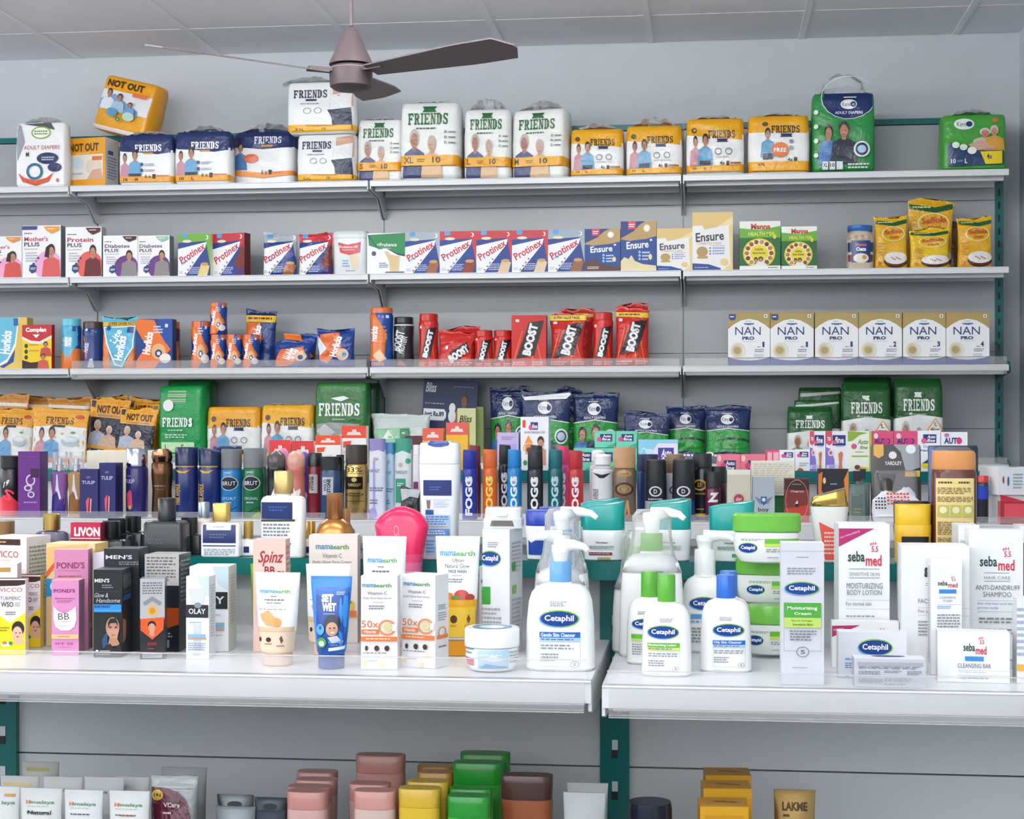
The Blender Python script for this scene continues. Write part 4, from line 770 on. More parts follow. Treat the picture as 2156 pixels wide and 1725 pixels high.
pouch('blue and orange malt drink pouch leaning beside the tall orange lidded jar', (664, 745, 694), W3, .02, [('p', '#e0703a', [(.1, .12), (.6, .06), (.66, .5), (.3, .9), (.1, .8)]), ('p', '#dfe8ee', [(0, .1), (.3, .5), (.1, .7)]), ('t', '#fff', 'Horlicks', .24, .34, .80, .54, 2, 76, 0, 1), ('e', '#e8c09a', .7, .66, .16, .16), ('e', '#4a9ad0', .76, .66, .06, .07)], '#1f438e', group=G3, d=.06, wob=.007)
malt_jar('tall orange lidded malt drink jar at the shelf joint', (774, 824, 647), .02, [('p', '#e8762c', [(.02, .1), (.3, .1), (.8, .45), (.5, .7), (.7, .88), (0, .9)]), ('t', '#fff', 'Horlicks', -.05, .38, .55, .50, 2, 84, 0, 2.4), ('p', '#e8c8a0', [(.2, .8), (.5, .7), (.8, .86), (.5, .92)]), ('r', '#e8ecf4', .76, .13, .88, .18), ('l', '#e8944a', .4, .3, .8, .6, 5), ('r', '#d05a3c', .1, .92, .7, .97)], '#1c4a9c', '#d9743c', capv=.09)
def boost(two=False, v0=.1, v1=.85, asp=2.4):
    return [*[('p', c_, [(x, 1), (x+.05, 1), (.5+(x-.5)*.4+.03, .3), (.5+(x-.5)*.4, .3)]) for x, c_ in ((.0, '#e8642c'), (.25, '#e0502c'), (.6, '#e8742c'), (.86, '#e8602c'))], ('p', '#2a2226', [(.50, v0+.04), (.94, v0), (.66, v1-.06), (.14, v1)]),
            ('t', '#eceeee', 'BOOST', .54-(v1-v0)*asp*.42, (v0+v1)/2-.13, .54+(v1-v0)*asp*.42, (v0+v1)/2+.13, 3, 76, .0, asp), ('r', '#f0e4e0', .12, v0-.02, .22, v0+.03), ('l', '#f4c8b8', .04, .90, .5, .98, 2), ('l', '#f4c8b8', .6, .90, .96, .98, 2)]
def bst(lb, px, back, c='#cc2422', cap='#c42820', art=None, yb=None, capv=.13):
    return malt_jar(lb, px, back, art or boost(v0=.25, v1=.88, asp=(770-px[2])/(px[1]-px[0])), c, cap, capv=capv, yb=yb, g='red energy drink jars')
malt_jar('black protein drink jar with grey ring under its lid', (824, 868, 667), .03, [('r', '#d8dcdc', 0, .15, 1, .175), ('t', '#e4e6e6', 'BOOST', -.18, .40, .80, .55, 2, 76, 0, 2.4), ('t', '#d8dada', 'PROTEIN', .14, .52, .96, .60, 1, 76, 0, 2.4), ('p', '#a83a30', [(.2, .96), (.4, .86), (.6, .92), (.7, .98)])], '#24262c', '#262a30', capv=.11)
bst('red energy drink jar beside the black protein jar', (878, 921, 660), .02)
pouch('red energy drink pouch slumped behind the other small pouch', (938, 1013, 690), W3, .10, [('p', '#2a2226', [(.2, .25), (.5, .2), (.45, .6), (.15, .62)]), ('t', '#eceeee', 'ST', .2, .28, .44, .56, 3)], '#c42a26', d=.06, wob=.005, tilt=-3, group='red energy drink pouches')
pouch('small red energy drink pouch lying back beside the first red jar', (919, 996, 698), W3, .02, [('p', '#2a2226', [(.35, .6), (.8, .3), (.9, .5), (.45, .95)]), ('t', '#eceeee', 'BOOST', .3, .52, .9, .74, 3, 32, 0, .9), ('l', '#f4c8b8', .0, .86, .96, .98, 2), ('r', '#f0e4e0', .22, .4, .3, .5)], '#c8302a', d=.06, wob=.006, group='red energy drink pouches')
bst('small red energy drink jar next to the small pouches', (996, 1036, 695), .02, capv=.16)
bst('small red energy drink jar next to the red carton', (1036, 1077, 695), .02, capv=.16)
carton('red energy drink carton with slanted black stripe', (1077, 1150, 664), W3, .015, boost(asp=1.5), '#cc2623', side='#a81e1e', d=.05)
pouch('red energy drink pouch behind the one with a yellow strip', (1172, 1244, 650), W3, .09, [('r', '#c8a02c', 0, .07, 1, .12)], '#b82a24', d=.06, wob=.005, tilt=4, group='red energy drink pouches')
pouch('red energy drink pouch with a yellow value strip beside the red carton', (1155, 1234, 661), W3, .02, [('r', '#e8c82c', 0, .02, 1, .12), ('t', '#3a2a1c', 'SUPER VALUE PACK', .12, .04, .82, .09, 1)]+boost(v0=.16, v1=.84, asp=1.4), '#c82c26', d=.06, wob=.003, seal=.12, waist=.12, flare=1.0, group='red energy drink pouches')
bst('red energy drink jar standing between two tall pouches', (1246, 1290, 657), .02)
pouch('red folded pouch top rising behind the last energy drink pouch', (1300, 1364, 640), W3, .10, [('p', '#d8983c', [(.1, .2), (.5, .1), (.9, .16), (.5, .16)])], '#b82a24', d=.06, wob=.005, group='red energy drink pouches')
pouch('tall red energy drink pouch with a yellow band, last of the red row', (1294, 1367, 648), W3, .02, [('p', '#dcc02c', [(0, .06), (1, .08), (1, .17), (0, .14)]), ('l', '#6a4a1c', .12, .085, .8, .135, 1)]+boost(v0=.2, v1=.80, asp=1.6), '#cc2a25', d=.07, wob=.004, group='red energy drink pouches')
NUM = ('first', 'second', 'third', 'fourth', 'fifth', 'sixth')
for k, (a, b, n) in enumerate(((1533, 1621, '1'), (1622, 1713, '1'), (1716, 1807, '1'), (1808, 1899, '2'), (1901, 1991, '3'), (1992, 2083, '4'))):
    P = [('r', '#a8935a', 0, 0, 1, .03), ('p', '#f2f3f3', [(0, .32), (.12, .24), (.3, .16), (.5, .13), (.7, .16), (.88, .24), (1, .32), (1, .84), (.88, .875), (.7, .90), (.5, .91), (.3, .90), (.12, .875), (0, .84)]), ('l', '#8aa0b8', .42, .16, .58, .19, 1), ('r', '#4a6a98', .38, .21, .62, .235), ('r', '#4a6a98', .44, .235, .56, .245),
         ('t', '#243a78', 'NAN', .17, .28, .78, .43, 0), ('t', '#2c3e70', 'PRO', .34, .46, .63, .525, 2), ('r', '#b0b8c4', .32, .55, .68, .555), ('t', '#2c3e70', n, .80 if n != '1' else .82, .56, .87, .66, 2 if n != '1' else 0), ('r', '#44506a', .70, .65, .78, .66), ('o', '#e6dfcc', .24, .72, .18, .15, .8), ('o', '#d8cda8', .22, .72, .13, .115, .7), ('e', '#b8a468', .22, .72, .085, .07),
         ('l', '#7a86a0', .64, .69, .88, .76, 2), ('l', '#b0b8c4', .62, .79, .88, .86, 2), ('l', '#5a7ac4', .16, .94, .82, .97, 1), ('r', '#f0f0ee', .86, .05, .94, .11), ('r', '#3a3c40', .885, .065, .915, .095)]
    if k < 2: P.append(('p', '#24408a', [(.02, .04), (.18, .04), (.18, .12), (.14, .15), (.06, .15), (.02, .12)])); P.append(('l', '#fff', .05, .07, .15, .11, 1))
    P.insert(1, ('p', '#1f3f98', [(0, .84), (.5, .88), (1, .84), (1, 1), (0, 1)]))
    carton(f'white and gold infant formula carton, {NUM[k]} of six in the row, stage {n}', (a, b, 657), W3, .008, P, '#b09a5e', side='#c8c4b4', top='#8d7c4c', group='white and gold infant formula cartons', d=.07)
# ================================================================ fourth wall shelf: bags of diapers
G4 = 'diaper bags on the fourth wall shelf'
def fbag(y0=.3): return [('r', '#e8ebe8', 0, y0, 1, .92), ('p', '#e8a424', [(0, 0), (1, 0), (1, y0+.04), (.5, y0), (0, y0+.06)]), ('s', '#3a2c20', 'FRIENDS', .26, .15, .74, .28), ('r', '#4a3a30', .38, .295, .60, .34), ('e', '#c8442c', .84, .13, .08, .04), *person(.20, .36, .24, .60, '#cf9aa6', hair='#3a2a28'), *person(.38, .33, .30, .62, '#6aa0cc'), ('e', '#b8c4c8', .70, .60, .15, .10), ('e', '#dfe6e8', .70, .56, .13, .05), ('e', '#5a9a4a', .74, .43, .04, .02), ('p', '#e8902c', [(0, .90), (.5, .94), (1, .90), (1, 1), (0, 1)])]
for k, (a, b, y, bk) in enumerate(((-40, 60, 832, .12), (6, 104, 836, .15), (92, 188, 838, .12))):
    pouch(('orange bag edge at the picture border behind the front bags', 'orange and clear bag folded behind the front yellow bags', 'orange and clear bag lying folded next to the dark photo bags')[k], (a, b, y), W4, bk, [('p', '#e8e4dc', [(0, .10), (1, .13), (1, .18), (0, .15)]), ('p', '#efe9dc', [(0, .24), (1, .22), (1, .27), (0, .29)])], '#c88a3a', d=.08, wob=.008, group=G4, name='diaper_bag', cat='diaper bag')
pouch('yellow and white couple bag, nearest the picture border', (-24, 70, 864), W4, .03, fbag(), '#e6a324', d=.09, wob=.006, group=G4, name='diaper_bag', cat='diaper bag', tilt=2)
pouch('yellow and white couple bag with wrinkled lettering beside the dark photo bags', (62, 184, 862), W4, .025, fbag(), '#e6a324', d=.09, wob=.006, group=G4, name='diaper_bag', cat='diaper bag', tilt=3)
def nobag(): return [('r', '#2c2e40', .04, .30, 1, .76), ('t', '#4a2f18', 'NOT OUT', .22, .10, .88, .23, 2), ('r', '#2a3a5a', .06, .04, .16, .14), ('l', '#6a8ab0', .25, .25, .85, .28, 1), *person(.28, .34, .46, .44, '#aab4c4', skin='#c8a08a', hair='#c9bdb0'), *person(.58, .42, .40, .36, '#cfb094', skin='#d8b098', hair='#dcd0c4'), ('p', '#e8a020', [(0, .74), (1, .78), (1, 1), (0, 1)]), ('r', '#27406a', .06, .80, .5, .87), ('t', '#fff', '2', .36, .81, .40, .86, 1), ('t', '#fff', 'XL', .10, .81, .20, .86, 1), ('p', '#ece8e0', [(0, .93), (1, .95), (1, 1), (0, 1)])]
pouch('orange bag top behind the first dark photo bag', (196, 264, 835), W4, .13, [], '#d9992c', d=.08, wob=.005, group=G4, name='diaper_bag', cat='diaper bag')
pouch('orange bag with a dark couple photo, beside the wrinkled yellow bag', (176, 262, 841), W4, .03, nobag(), '#e8a122', d=.09, wob=.005, group=G4, name='diaper_bag', cat='diaper bag', tilt=5)
pouch('orange bag rising behind the second dark photo bag', (258, 330, 840), W4, .13, nobag()[1:4], '#e8a122', d=.08, wob=.005, group=G4, name='diaper_bag', cat='diaper bag', tilt=3)
pouch('orange bag with a dark couple photo touching the green bag', (240, 322, 860), W4, .03, nobag(), '#e8a122', d=.09, wob=.005, group=G4, name='diaper_bag', cat='diaper bag', tilt=5)
pack('dark green bag standing behind the bright green one', (345, 443, 800), W4, .14, [], '#1f7a3c', d=.13, hh=.0, group=G4, name='diaper_bag', wob=.004, n=4)
pack('bright green diaper bag with striped top panel', (323, 436, 812), W4, .02, [*[('r', ('#e8e4a0', '#5ac4c4', '#f0e8a0')[k % 3], .24, .07+.022*k, .66, .079+.022*k) for k in range(8)], ('e', '#e8ece8', .26, .26, .12, .075), ('r', '#e8ece8', .14, .255, .38, .265), ('s', '#eef4ee', 'FRIENDS', .14, .42, .82, .54), ('l', '#cfe8d4', .26, .57, .66, .60, 1), ('l', '#cfe8d4', .2, .63, .72, .69, 2), ('r', '#bfe0b0', .12, .74, .86, .87), ('t', '#1f7a3c', 'L', .20, .77, .26, .85, 1), ('t', '#1f7a3c', '5', .56, .77, .63, .85, 1), *[('r', ('#e8e4a0', '#5ac4c4')[k % 2], .26, .90+.022*k, .68, .91+.022*k) for k in range(4)]],
     '#12964a', d=.13, hh=0, group=G4, rz=-10, wob=.003, name='diaper_bag', n=6)
pack('yellow couple diaper pack beside the bright green bag', (433, 547, 857), W4, .03, fbag(.34)[:2]+friends('gold')[2:], '#eceeea', [(0, .34, '#e9a824')], d=.10, hh=0, group=G4, name='diaper_pack', wob=.003)
pack('yellow couple diaper pack beside the big green underpad bag', (547, 661, 853), W4, .025, friends('gold'), '#eceeea', [(0, .32, '#e9a824')], d=.10, hh=.008, group=G4, wob=.003)
pack('dark green bag behind the big underpad bag', (690, 796, 806), W4, .13, [('p', '#cfd8d0', [(.75, .05), (.77, .05), (.8, .9), (.76, .9)])], '#1a4a24', d=.13, hh=0, group=G4, name='diaper_bag', wob=.004)
pack('big green and grey underpad bag under the shelf joint', (661, 778, 805), W4, .015, [('s', '#eef2ee', 'FRIENDS', .08, .26, .86, .42), ('l', '#bcd4bc', .34, .45, .60, .475, 1), ('p', '#e8ece8', [(.3, .20), (.55, .17), (.66, .20), (.5, .24)]), ('p', '#9aa09c', [(.04, .52), (.3, .50), (.85, .52), (.84, 1), (.04, 1)]), ('p', '#e4e8e6', [(.06, .80), (.4, .66), (.84, .62), (.84, 1), (.06, 1)]), ('p', '#c6ccc9', [(.04, .6), (.2, .52), (.4, .62), (.2, .72)])], '#2a7030', d=.14, hh=0, group=G4, name='diaper_bag', wob=.003)
pouch('clear and pale green bag lying beside the underpad bag', (778, 908, 872), W4, .03, [('r', '#8fc8a0', .08, .28, .66, .62), ('r', '#3a8a5c', .5, .3, .66, .6), ('p', '#e8f2ec', [(.2, .5), (.3, .3), (.4, .5)])], '#cfdad8', d=.10, wob=.008, group=G4, name='diaper_bag', cat='bag', tilt=-3)
# cardboard advert and two slim boxes
carton('navy cardboard advert sheet leaning behind the pale green slim box', (884, 998, 800), W4, .17, [('t', '#dfe4ee', 'Bliss', .04, .04, .24, .16, 1, 0, .3), ('l', '#7c86a4', .56, .07, .96, .09, 1), ('l', '#98a0b8', .04, .28, .4, .31, 1), ('p', '#e8ecf2', [(.02, .36), (.40, .36), (.44, .40), (.44, .46), (.40, .50), (.02, .50)]), ('t', '#20284a', 'just Rs.89', .04, .39, .40, .47, 2), *person(.76, .16, .36, .42, '#9a6a5c', skin='#7a4a3c', hair='#3a2420'), ('e', '#e8ecee', .55, .34, .06, .06), ('e', '#e8ecee', .55, .44, .07, .08), ('e', '#1f4f5a', .4, .84, .5, .18), ('e', '#e07aa0', .5, 1.0, .3, .1)], '#26305a', d=.006, side='#1a2040', name='advert_sheet', cat='advert').rotation_euler.y = math.radians(3)
carton('olive slim box behind the pale green one', (1001, 1018, 857), W4, .05, [], '#7a8a4a', d=.05, name='slim_box')
carton('pale green slim box in front of the navy advert sheet', (963, 1004, 860), W4, .03, [('t', '#3a3a1c', 'Bliss', .10, .13, .80, .26, 1, 0, .3), ('e', '#c8d070', .5, .75, .3, .12)], '#d0d49a', side='#b4bc6c', d=.05, name='slim_box')
# navy and green bags
def kare(people=True, short=False):
    P = [('r', '#2a9a40', 0, .40, 1, 1), ('p', '#1c2d5c', [(0, 0), (1, 0), (1, .42), (.5, .37), (0, .42)]), ('p', '#e8ece8', [(0, .42), (.5, .37), (1, .42), (1, .435), (.5, .385), (0, .435)]), ('e', '#eef0f0', .48, .22, .14, .09), ('t', '#3a4a6a', 'Kare', .37, .18, .50, .25), ('e', '#1c2d5c', .56, .22, .045, .04), ('l', '#dfe4ee', .36, .10, .60, .13, 1), ('t', '#dfe4ee', 'ADULT DIAPERS', .26, .33, .72, .365, 1)]
    if people: P += [*person(.24, .48, .44, .50, '#4a7ab8', hair='#2a2024'), *person(.52, .44, .46, .54, '#37465a', hair='#4a4440'), ('e', '#e8ecee', .82, .62, .13, .11), ('e', '#2a4a6a', .82, .62, .10, .085), ('e', '#c0d4e0', .82, .62, .075, .06)]
    if short: P += [('e', '#1c4a2c', .6, .64, .4, .10), ('e', '#2a9a40', .56, .66, .4, .08), ('p', '#1c2d5c', [(0, .84), (.5, .78), (1, .84), (1, 1), (0, 1)]), ('l', '#eef0f0', .2, .82, .9, .90, 1)]
    return P
def kb(lb, px, bk, art, d=.10, tilt=0): return pouch(lb, px, W4, bk, art, '#1c2d5c', [(.42, 1, '#2a9a40')], d=d, wob=.005, group=G4, name='diaper_bag', cat='diaper bag', seal=.05, tilt=tilt)
kb('tall navy and green bag half hidden behind its neighbour and the cup box', (1027, 1112, 815), .08, kare())
kb('navy bag corner showing between two tall navy and green bags', (1158, 1212, 818), .16, [], d=.05, tilt=5)
kb('navy and green bag with a pointed white torn top edge', (1094, 1200, 826), .03, kare()+[('p', '#e8ecee', [(0, .03), (.06, .07), (.96, 0), (1, .02), (.9, .09), (.08, .12)])], tilt=1)
kb('navy and green bag showing a couple in blue shirts', (1202, 1303, 829), .03, kare())
kb('short navy and green bag behind the mint cartons', (1308, 1409, 870), .04, kare(False, True), tilt=2)
kb('short navy and green bag, middle of the three short ones', (1400, 1487, 857), .04, kare(False, True), tilt=1)
kb('short navy and green bag marked XL, last of the three', (1484, 1583, 857), .03, kare(False, True)+[('e', '#eef0f0', .1, .84, .09, .05), ('t', '#1c2d5c', 'XL', .05, .82, .15, .86, 1)])
def fg(lb, px, bk, art=None, sz='L', **k): return pack(lb, px, W4, bk, friends('fgreen', sz) if art is None else art, '#e8eae6', [(0, .45, '#1f5a28')], hh=0, group=G4, wob=.004, name='diaper_bag', **k)
fg('dark green bag fold at the back above the shortest green couple bag', (1680, 1775, 816), .17, [('p', '#cfd8cf', [(0, .08), (1, .05), (1, .08), (0, .13)])], d=.06)
fg('dark green bag lying behind the shortest green couple bag', (1670, 1772, 843), .12, [('p', '#cfd8cf', [(0, .08), (1, .02), (1, .05), (0, .13)])], d=.05)
fg('shortest dark green and white couple bag', (1657, 1755, 856), .03, sz='M', d=.08, top=.3)
fg('dark green bag rising behind the middle couple bag', (1776, 1882, 795), .15, [], d=.08)
fg('dark green and white couple bag, middle of the three couple bags', (1772, 1878, 806), .03, sz='L', d=.10, top=.3)
fg('dark green and white couple bag, last before the teal upright', (1882, 1988, 797), .03, sz='XL', d=.12, top=.5)

# ================================================================ on the middle top rail
G5 = 'small cartons on the middle teal rail'
def autof(bg='#f0f0f4', c1='#e05a8c'): return [('r', '#2c3478', .30, .10, .90, .36), ('e', c1, .26, .28, .14, .09), ('t', '#fff', 'Auto', .44, .12, .82, .22, 1, 0, .3), ('t', '#fff', 'fine', .42, .22, .80, .33, 1, 0, .3)]
def hang(lb, px, bk, top, bodyc, txt='', tc='#888', yb=None, toph=.28):
    P = [('r', bodyc, 0, toph, 1, 1), ('p', '#e8d8cc', [(.2, toph*.75), (.26, toph*.5), (.42, toph*.5), (.42, toph*.3), (.6, toph*.3), (.6, toph*.5), (.74, toph*.5), (.8, toph*.75)])]
    if txt: P += [('p', top, [(.06, toph+.08), (.4, toph+.06), (.34, toph+.2), (.06, toph+.22)]), ('t', tc, txt, .08, toph+.30, .70, toph+.40), ('l', '#9aa', .08, toph+.5, .8, toph+.6, 1)]
    return carton(lb, px, MC, bk, P, top, side=bodyc, d=.03, group='hanging tab cartons on the middle teal rail', name='tab_carton')
hang('red tab carton behind the black dome capped can', (567, 612, 927), .03, '#e23a3a', '#e0d0b0', toph=.6)
hang('red tab carton behind the coral dome capped can', (614, 661, 929), .03, '#d83438', '#ecebe8', toph=.6)
hang('white carton with orange red tab behind the blue striped can', (664, 719, 917), .02, '#e8502c', '#ebe9e6', 'Natural Flo')
hang('taller white carton with orange red tab behind the gold can', (718, 771, 897), .03, '#e84a2c', '#ebeae8', 'ESSENTIAL')
hang('orange carton with pink tab behind the tall white bottle', (888, 933, 902), .02, '#e0604a', '#e8b040', toph=.3)
hang('golden yellow carton with pink tab and hang hole', (939, 985, 890), .03, '#e05a50', '#edb52c', '', '', toph=.26)
carton('dark maroon carton behind the tall white bottle', (853, 892, 918), MC, .03, [], '#5a2434', group=G5)
carton('lavender carton in front of the navy and green bag', (1047, 1092, 911), MC, .02, [('l', '#8a7ab0', .2, .1, .8, .2, 2), ('r', '#b4a0dc', .1, .3, .9, .8)], '#c4b6dc', side='#a898c8', group=G5, d=.04)
carton('white feeding cup carton with an orange cup and a baby', (1096, 1160, 878), MC, .01, [('r', '#e0553a', .07, .06, .18, .20), ('r', '#2c2c6c', .36, .10, .62, .24), ('e', '#e0558a', .36, .2, .07, .05), ('t', '#fff', 'fine', .42, .13, .6, .22, 1), ('t', '#9a8a90', 'SILVER FEEDING CUP', .14, .27, .86, .31, 1), ('p', '#e8903c', [(.16, .48), (.22, .42), (.28, .34), (.36, .42), (.44, .48), (.40, .70), (.18, .70)]), ('o', '#d8c8a0', .30, .58, .22, .10, .8), ('e', '#7a3a24', .30, .62, .09, .05), ('e', '#3a2620', .72, .45, .12, .09), ('e', '#c08a70', .72, .50, .10, .08), ('p', '#c08a70', [(.56, .60), (.72, .56), (.9, .62), (.9, .9), (.6, .9)]), ('e', '#4a8a3c', .17, .86, .07, .05)], '#eef0f2', side='#a8ccd8', group=G5, d=.05, xc=1155)
MI = [('r', '#2c3470', .26, .18, .84, .62), ('e', '#d8508a', .22, .5, .12, .14), ('t', '#fff', 'Auto', .40, .22, .78, .38, 1), ('t', '#fff', 'fine', .36, .40, .76, .58, 1), ('p', '#4aa890', [(.5, 1), (1, .7), (1, 1)])]
zt = Shelf(at(1270, 943, MC.D)[1], MC.D)
for k, (a, b) in enumerate(((1208, 1252), (1253, 1297), (1298, 1341))):
    carton(('mint green small carton alone at the end of its bottom row', 'mint green small carton under the first upper one', 'mint green small carton under the second upper one')[k], (a, b, 944), MC, .015, MI, '#6fd0b0', side='#58b898', group='mint green cartons on the middle teal rail', d=.04)
for k, (a, b) in enumerate(((1252, 1296), (1297, 1341))):
    carton(('mint green small carton stacked beside the blue shirted couple bag', 'mint green small carton stacked next to the blue wipes carton')[k], (a, b, 908), zt, .015, MI, '#6fd0b0', side='#58b898', group='mint green cartons on the middle teal rail', d=.04)
carton('pale blue slanted wipes carton with navy logo', (1344, 1427, 926), MC, .015, [('p', '#e4e4f2', [(0, 1), (.5, .12), (1, .12), (1, 1)]), ('r', '#4a3a9a', .50, .26, .90, .92), ('e', '#e05a9a', .48, .72, .08, .16), ('t', '#fff', 'Auto', .58, .3, .84, .56, 1, 0, .3), ('t', '#fff', 'fine', .56, .56, .84, .84, 1, 0, .3), ('o', '#d8f0f8', .14, .5, .08, .25, .8), ('r', '#c8ecf4', .2, .3, .36, .5)], '#8ccfe8', group=G5, d=.05)
for k, (a, b) in enumerate(((1509, 1558), (1559, 1612))):
    carton(('pink flat carton above the cream perfume box', 'pink flat carton beside the small white pair')[k], (a, b, 957), MC, .02, [('r', '#2c3470', .3, .36, .82, 1), ('e', '#d8407a', .3, .7, .12, .2), ('t', '#fff', 'Auto', .4, .4, .78, .66, 1), ('t', '#fff', 'fine', .38, .68, .76, .96, 1), ('e', '#f4c8d0', .12, .24, .08, .2)], '#ee7c90', group='pink cartons on the middle teal rail', d=.04)
carton('narrow pink carton beside the small white carton', (1613, 1641, 948), MC, .02, [('r', '#f4b4c0', .1, .1, .45, .9), ('r', '#f4b4c0', .55, .1, .95, .9)], '#e0507c', group='pink cartons on the middle teal rail', d=.04)
carton('small white carton with navy logo above the paper stack', (1641, 1673, 948), MC, .02, autof(), '#efeff2', group=G5, d=.04)
carton('small white carton with navy logo and a brush handle', (1674, 1705, 947), MC, .015, autof()+[('l', '#9aa', .3, .6, .9, .8, 2), ('p', '#b85a34', [(.1, 1), (.3, .85), (.5, .9), (.6, 1)])], '#efeff2', group=G5, d=.04, yb=992)
for k, (a, b) in enumerate(((1705, 1738), (1739, 1785))):
    carton(('tall narrow brush carton with violet circle, partly covered', 'tall brush carton with violet circle and wooden brush')[k], (a, b, 908), MC, .01, [('p', '#d84a6a', [(0, 0), (.28, 0), (.28, .3), (.14, .36), (0, .3)]), ('t', '#fff', 'TB', .06, .15, .22, .24, 1), *autof()[:1], ('t', '#fff', 'fine', .42, .14, .82, .30, 1), ('e', '#e05a8c', .40, .28, .1, .05), ('p', '#8472c8', [(0, .40), (.2, .44), (.38, .7), (.42, 1), (0, 1)]), ('e', '#e8e0f0', .22, .54, .12, .08), ('e', '#d8604a', .22, .54, .07, .05), ('t', '#c8d0f0', 'm', .16, .80, .36, .98, 1, 90, 0, 2), ('p', '#c87a4c', [(.56, .56), (.7, .5), (.78, .56), (.72, .8), (.76, 1), (.54, 1), (.6, .8)]), ('l', '#9aa0b8', .46, .36, .9, .40, 1)], '#eeeef4', side='#d8d8e4', group='brush cartons on the middle teal rail', d=.04)
carton('white and lime carton between the brush carton and the pink pair', (1785, 1835, 908), MC, .01, [('p', '#8cae34', [(0, 0), (.86, .04), (.5, .1), (.2, .24), (0, .26)]), ('r', '#a8c84a', .90, 0, 1, 1), ('t', '#7a9a3a', 'Auto', .4, .20, .86, .33, 1, 0, .3), ('t', '#7a9a3a', 'fine', .5, .36, .84, .45, 1, 0, .3), ('e', '#d05a8c', .26, .38, .12, .07), ('l', '#5a9a6a', .3, .50, .72, .54, 1), ('r', '#9aae3a', .16, .61, .86, .64), ('e', '#7a3a2c', .4, .90, .12, .06), ('e', '#d8c030', .66, .94, .2, .05)], '#eef2e4', side='#bcd070', group=G5, d=.04)
for k, (a, b) in enumerate(((1835, 1881), (1882, 1932))):
    carton(('pink and white carton above the black blister card', 'pink and white carton beside the white logo carton')[k], (a, b, 908), MC, .012, [('r', '#f2f2f4', 0, .36, 1, 1), ('t', '#2c3474', 'AUTO', .12, .18, .86, .32, 2), ('e', '#e8d8e0', .2, .12, .1, .07), ('t', '#2c3474', 'FLOW', .3, .34, .9, .46, 2), ('e', '#d8307a', .66, .25, .1, .09), ('l', '#aaa', .2, .6, .8, .8, 3)], '#e0507c', group='pink and white cartons on the middle teal rail', d=.04)
carton('white carton with a large navy logo beside the pink pair', (1932, 1980, 907), MC, .012, [('r', '#2c3478', .24, .09, .82, .30), ('e', '#e0588c', .28, .25, .12, .07), ('t', '#fff', 'Auto', .42, .11, .78, .19, 1, 0, .3), ('t', '#fff', 'fine', .40, .20, .76, .28, 1, 0, .3), ('t', '#5a80b0', 'Dispo', .26, .36, .70, .44), ('t', '#3a4a7a', 'Feeding', .14, .46, .7, .52, 1), ('e', '#e8d02c', .4, .84, .25, .08), ('p', '#2c3a7a', [(.2, .8), (.5, .68), (.8, .64), (.6, .8)])], '#eff0f4', group=G5, d=.04)
carton('white carton with pink ringed letters above the orange lidded bottle', (1981, 2037, 910), MC, .012, [('t', '#2c3474', 'AUTO', .12, .14, .80, .30, 2), ('e', '#e0307a', .68, .22, .1, .09), ('e', '#c878a8', .22, .08, .1, .05), ('t', '#2c3474', 'FLOW', .26, .34, .86, .48, 2), ('l', '#9aa', .2, .6, .8, .8, 3)], '#eff0f4', group=G5, side='#27507a', d=.04)
# ================================================================ middle shelf: deodorant cans and perfumes
G6 = 'deodorant cans on the middle shelf'
def can(lb, px, bk, art, c, capc, capv=.26, capm='matte', finish='gloss', bands=(), group=G6, rc=.96, prof=None, name='spray_can', cat='spray can', sh=None, extra=None, yb=None):
    p, q = can_prof(capv, rc=rc)
    return vessel(lb, px, sh or MS, bk, prof or p, art, c, bands, cap=q, capc=capc, capm=capm, finish=finish, group=group, name=name, cat=cat, extra=extra, yb=yb, cyl=True, K=16)
vessel('black and red spray can at the picture edge', (-8, 37, 960), MS, .06, can_prof(.2)[0], [('p', '#e03a4c', [(0, .72), (.6, .62), (1, .8), (1, 1), (0, 1)]), ('t', '#fff', '19', .3, .42, .62, .50, 1, 12, .3), ('t', '#f04a5c', 'S', .3, .55, .8, .74, 1, -10, .2)], '#201a1e', cap=can_prof(.2)[1], capc='#181818', capm='matte', name='spray_can', cat='spray can', cyl=True, group=G6)
carton('tall purple perfume box with a silver dragon print', (38, 101, 951), MS, .05, [('o', '#cfc4d8', .42, .44, .16, .09, .7), ('o', '#cfc4d8', .34, .56, .14, .05, .6), ('o', '#cfc4d8', .44, .66, .12, .05, .6), ('p', '#cfc4d8', [(.5, .34), (.66, .30), (.5, .42)]), ('r', '#3a1a44', .42, .26, .70, .40), ('l', '#b090c0', .2, .76, .72, .80, 1), ('l', '#8a5aa0', .3, .07, .7, .085, 1)], '#6a2c86', side='#4a1c68', top='#7a3c96', d=.045, xc=84, sc=True, name='perfume_box', cat='perfume box')
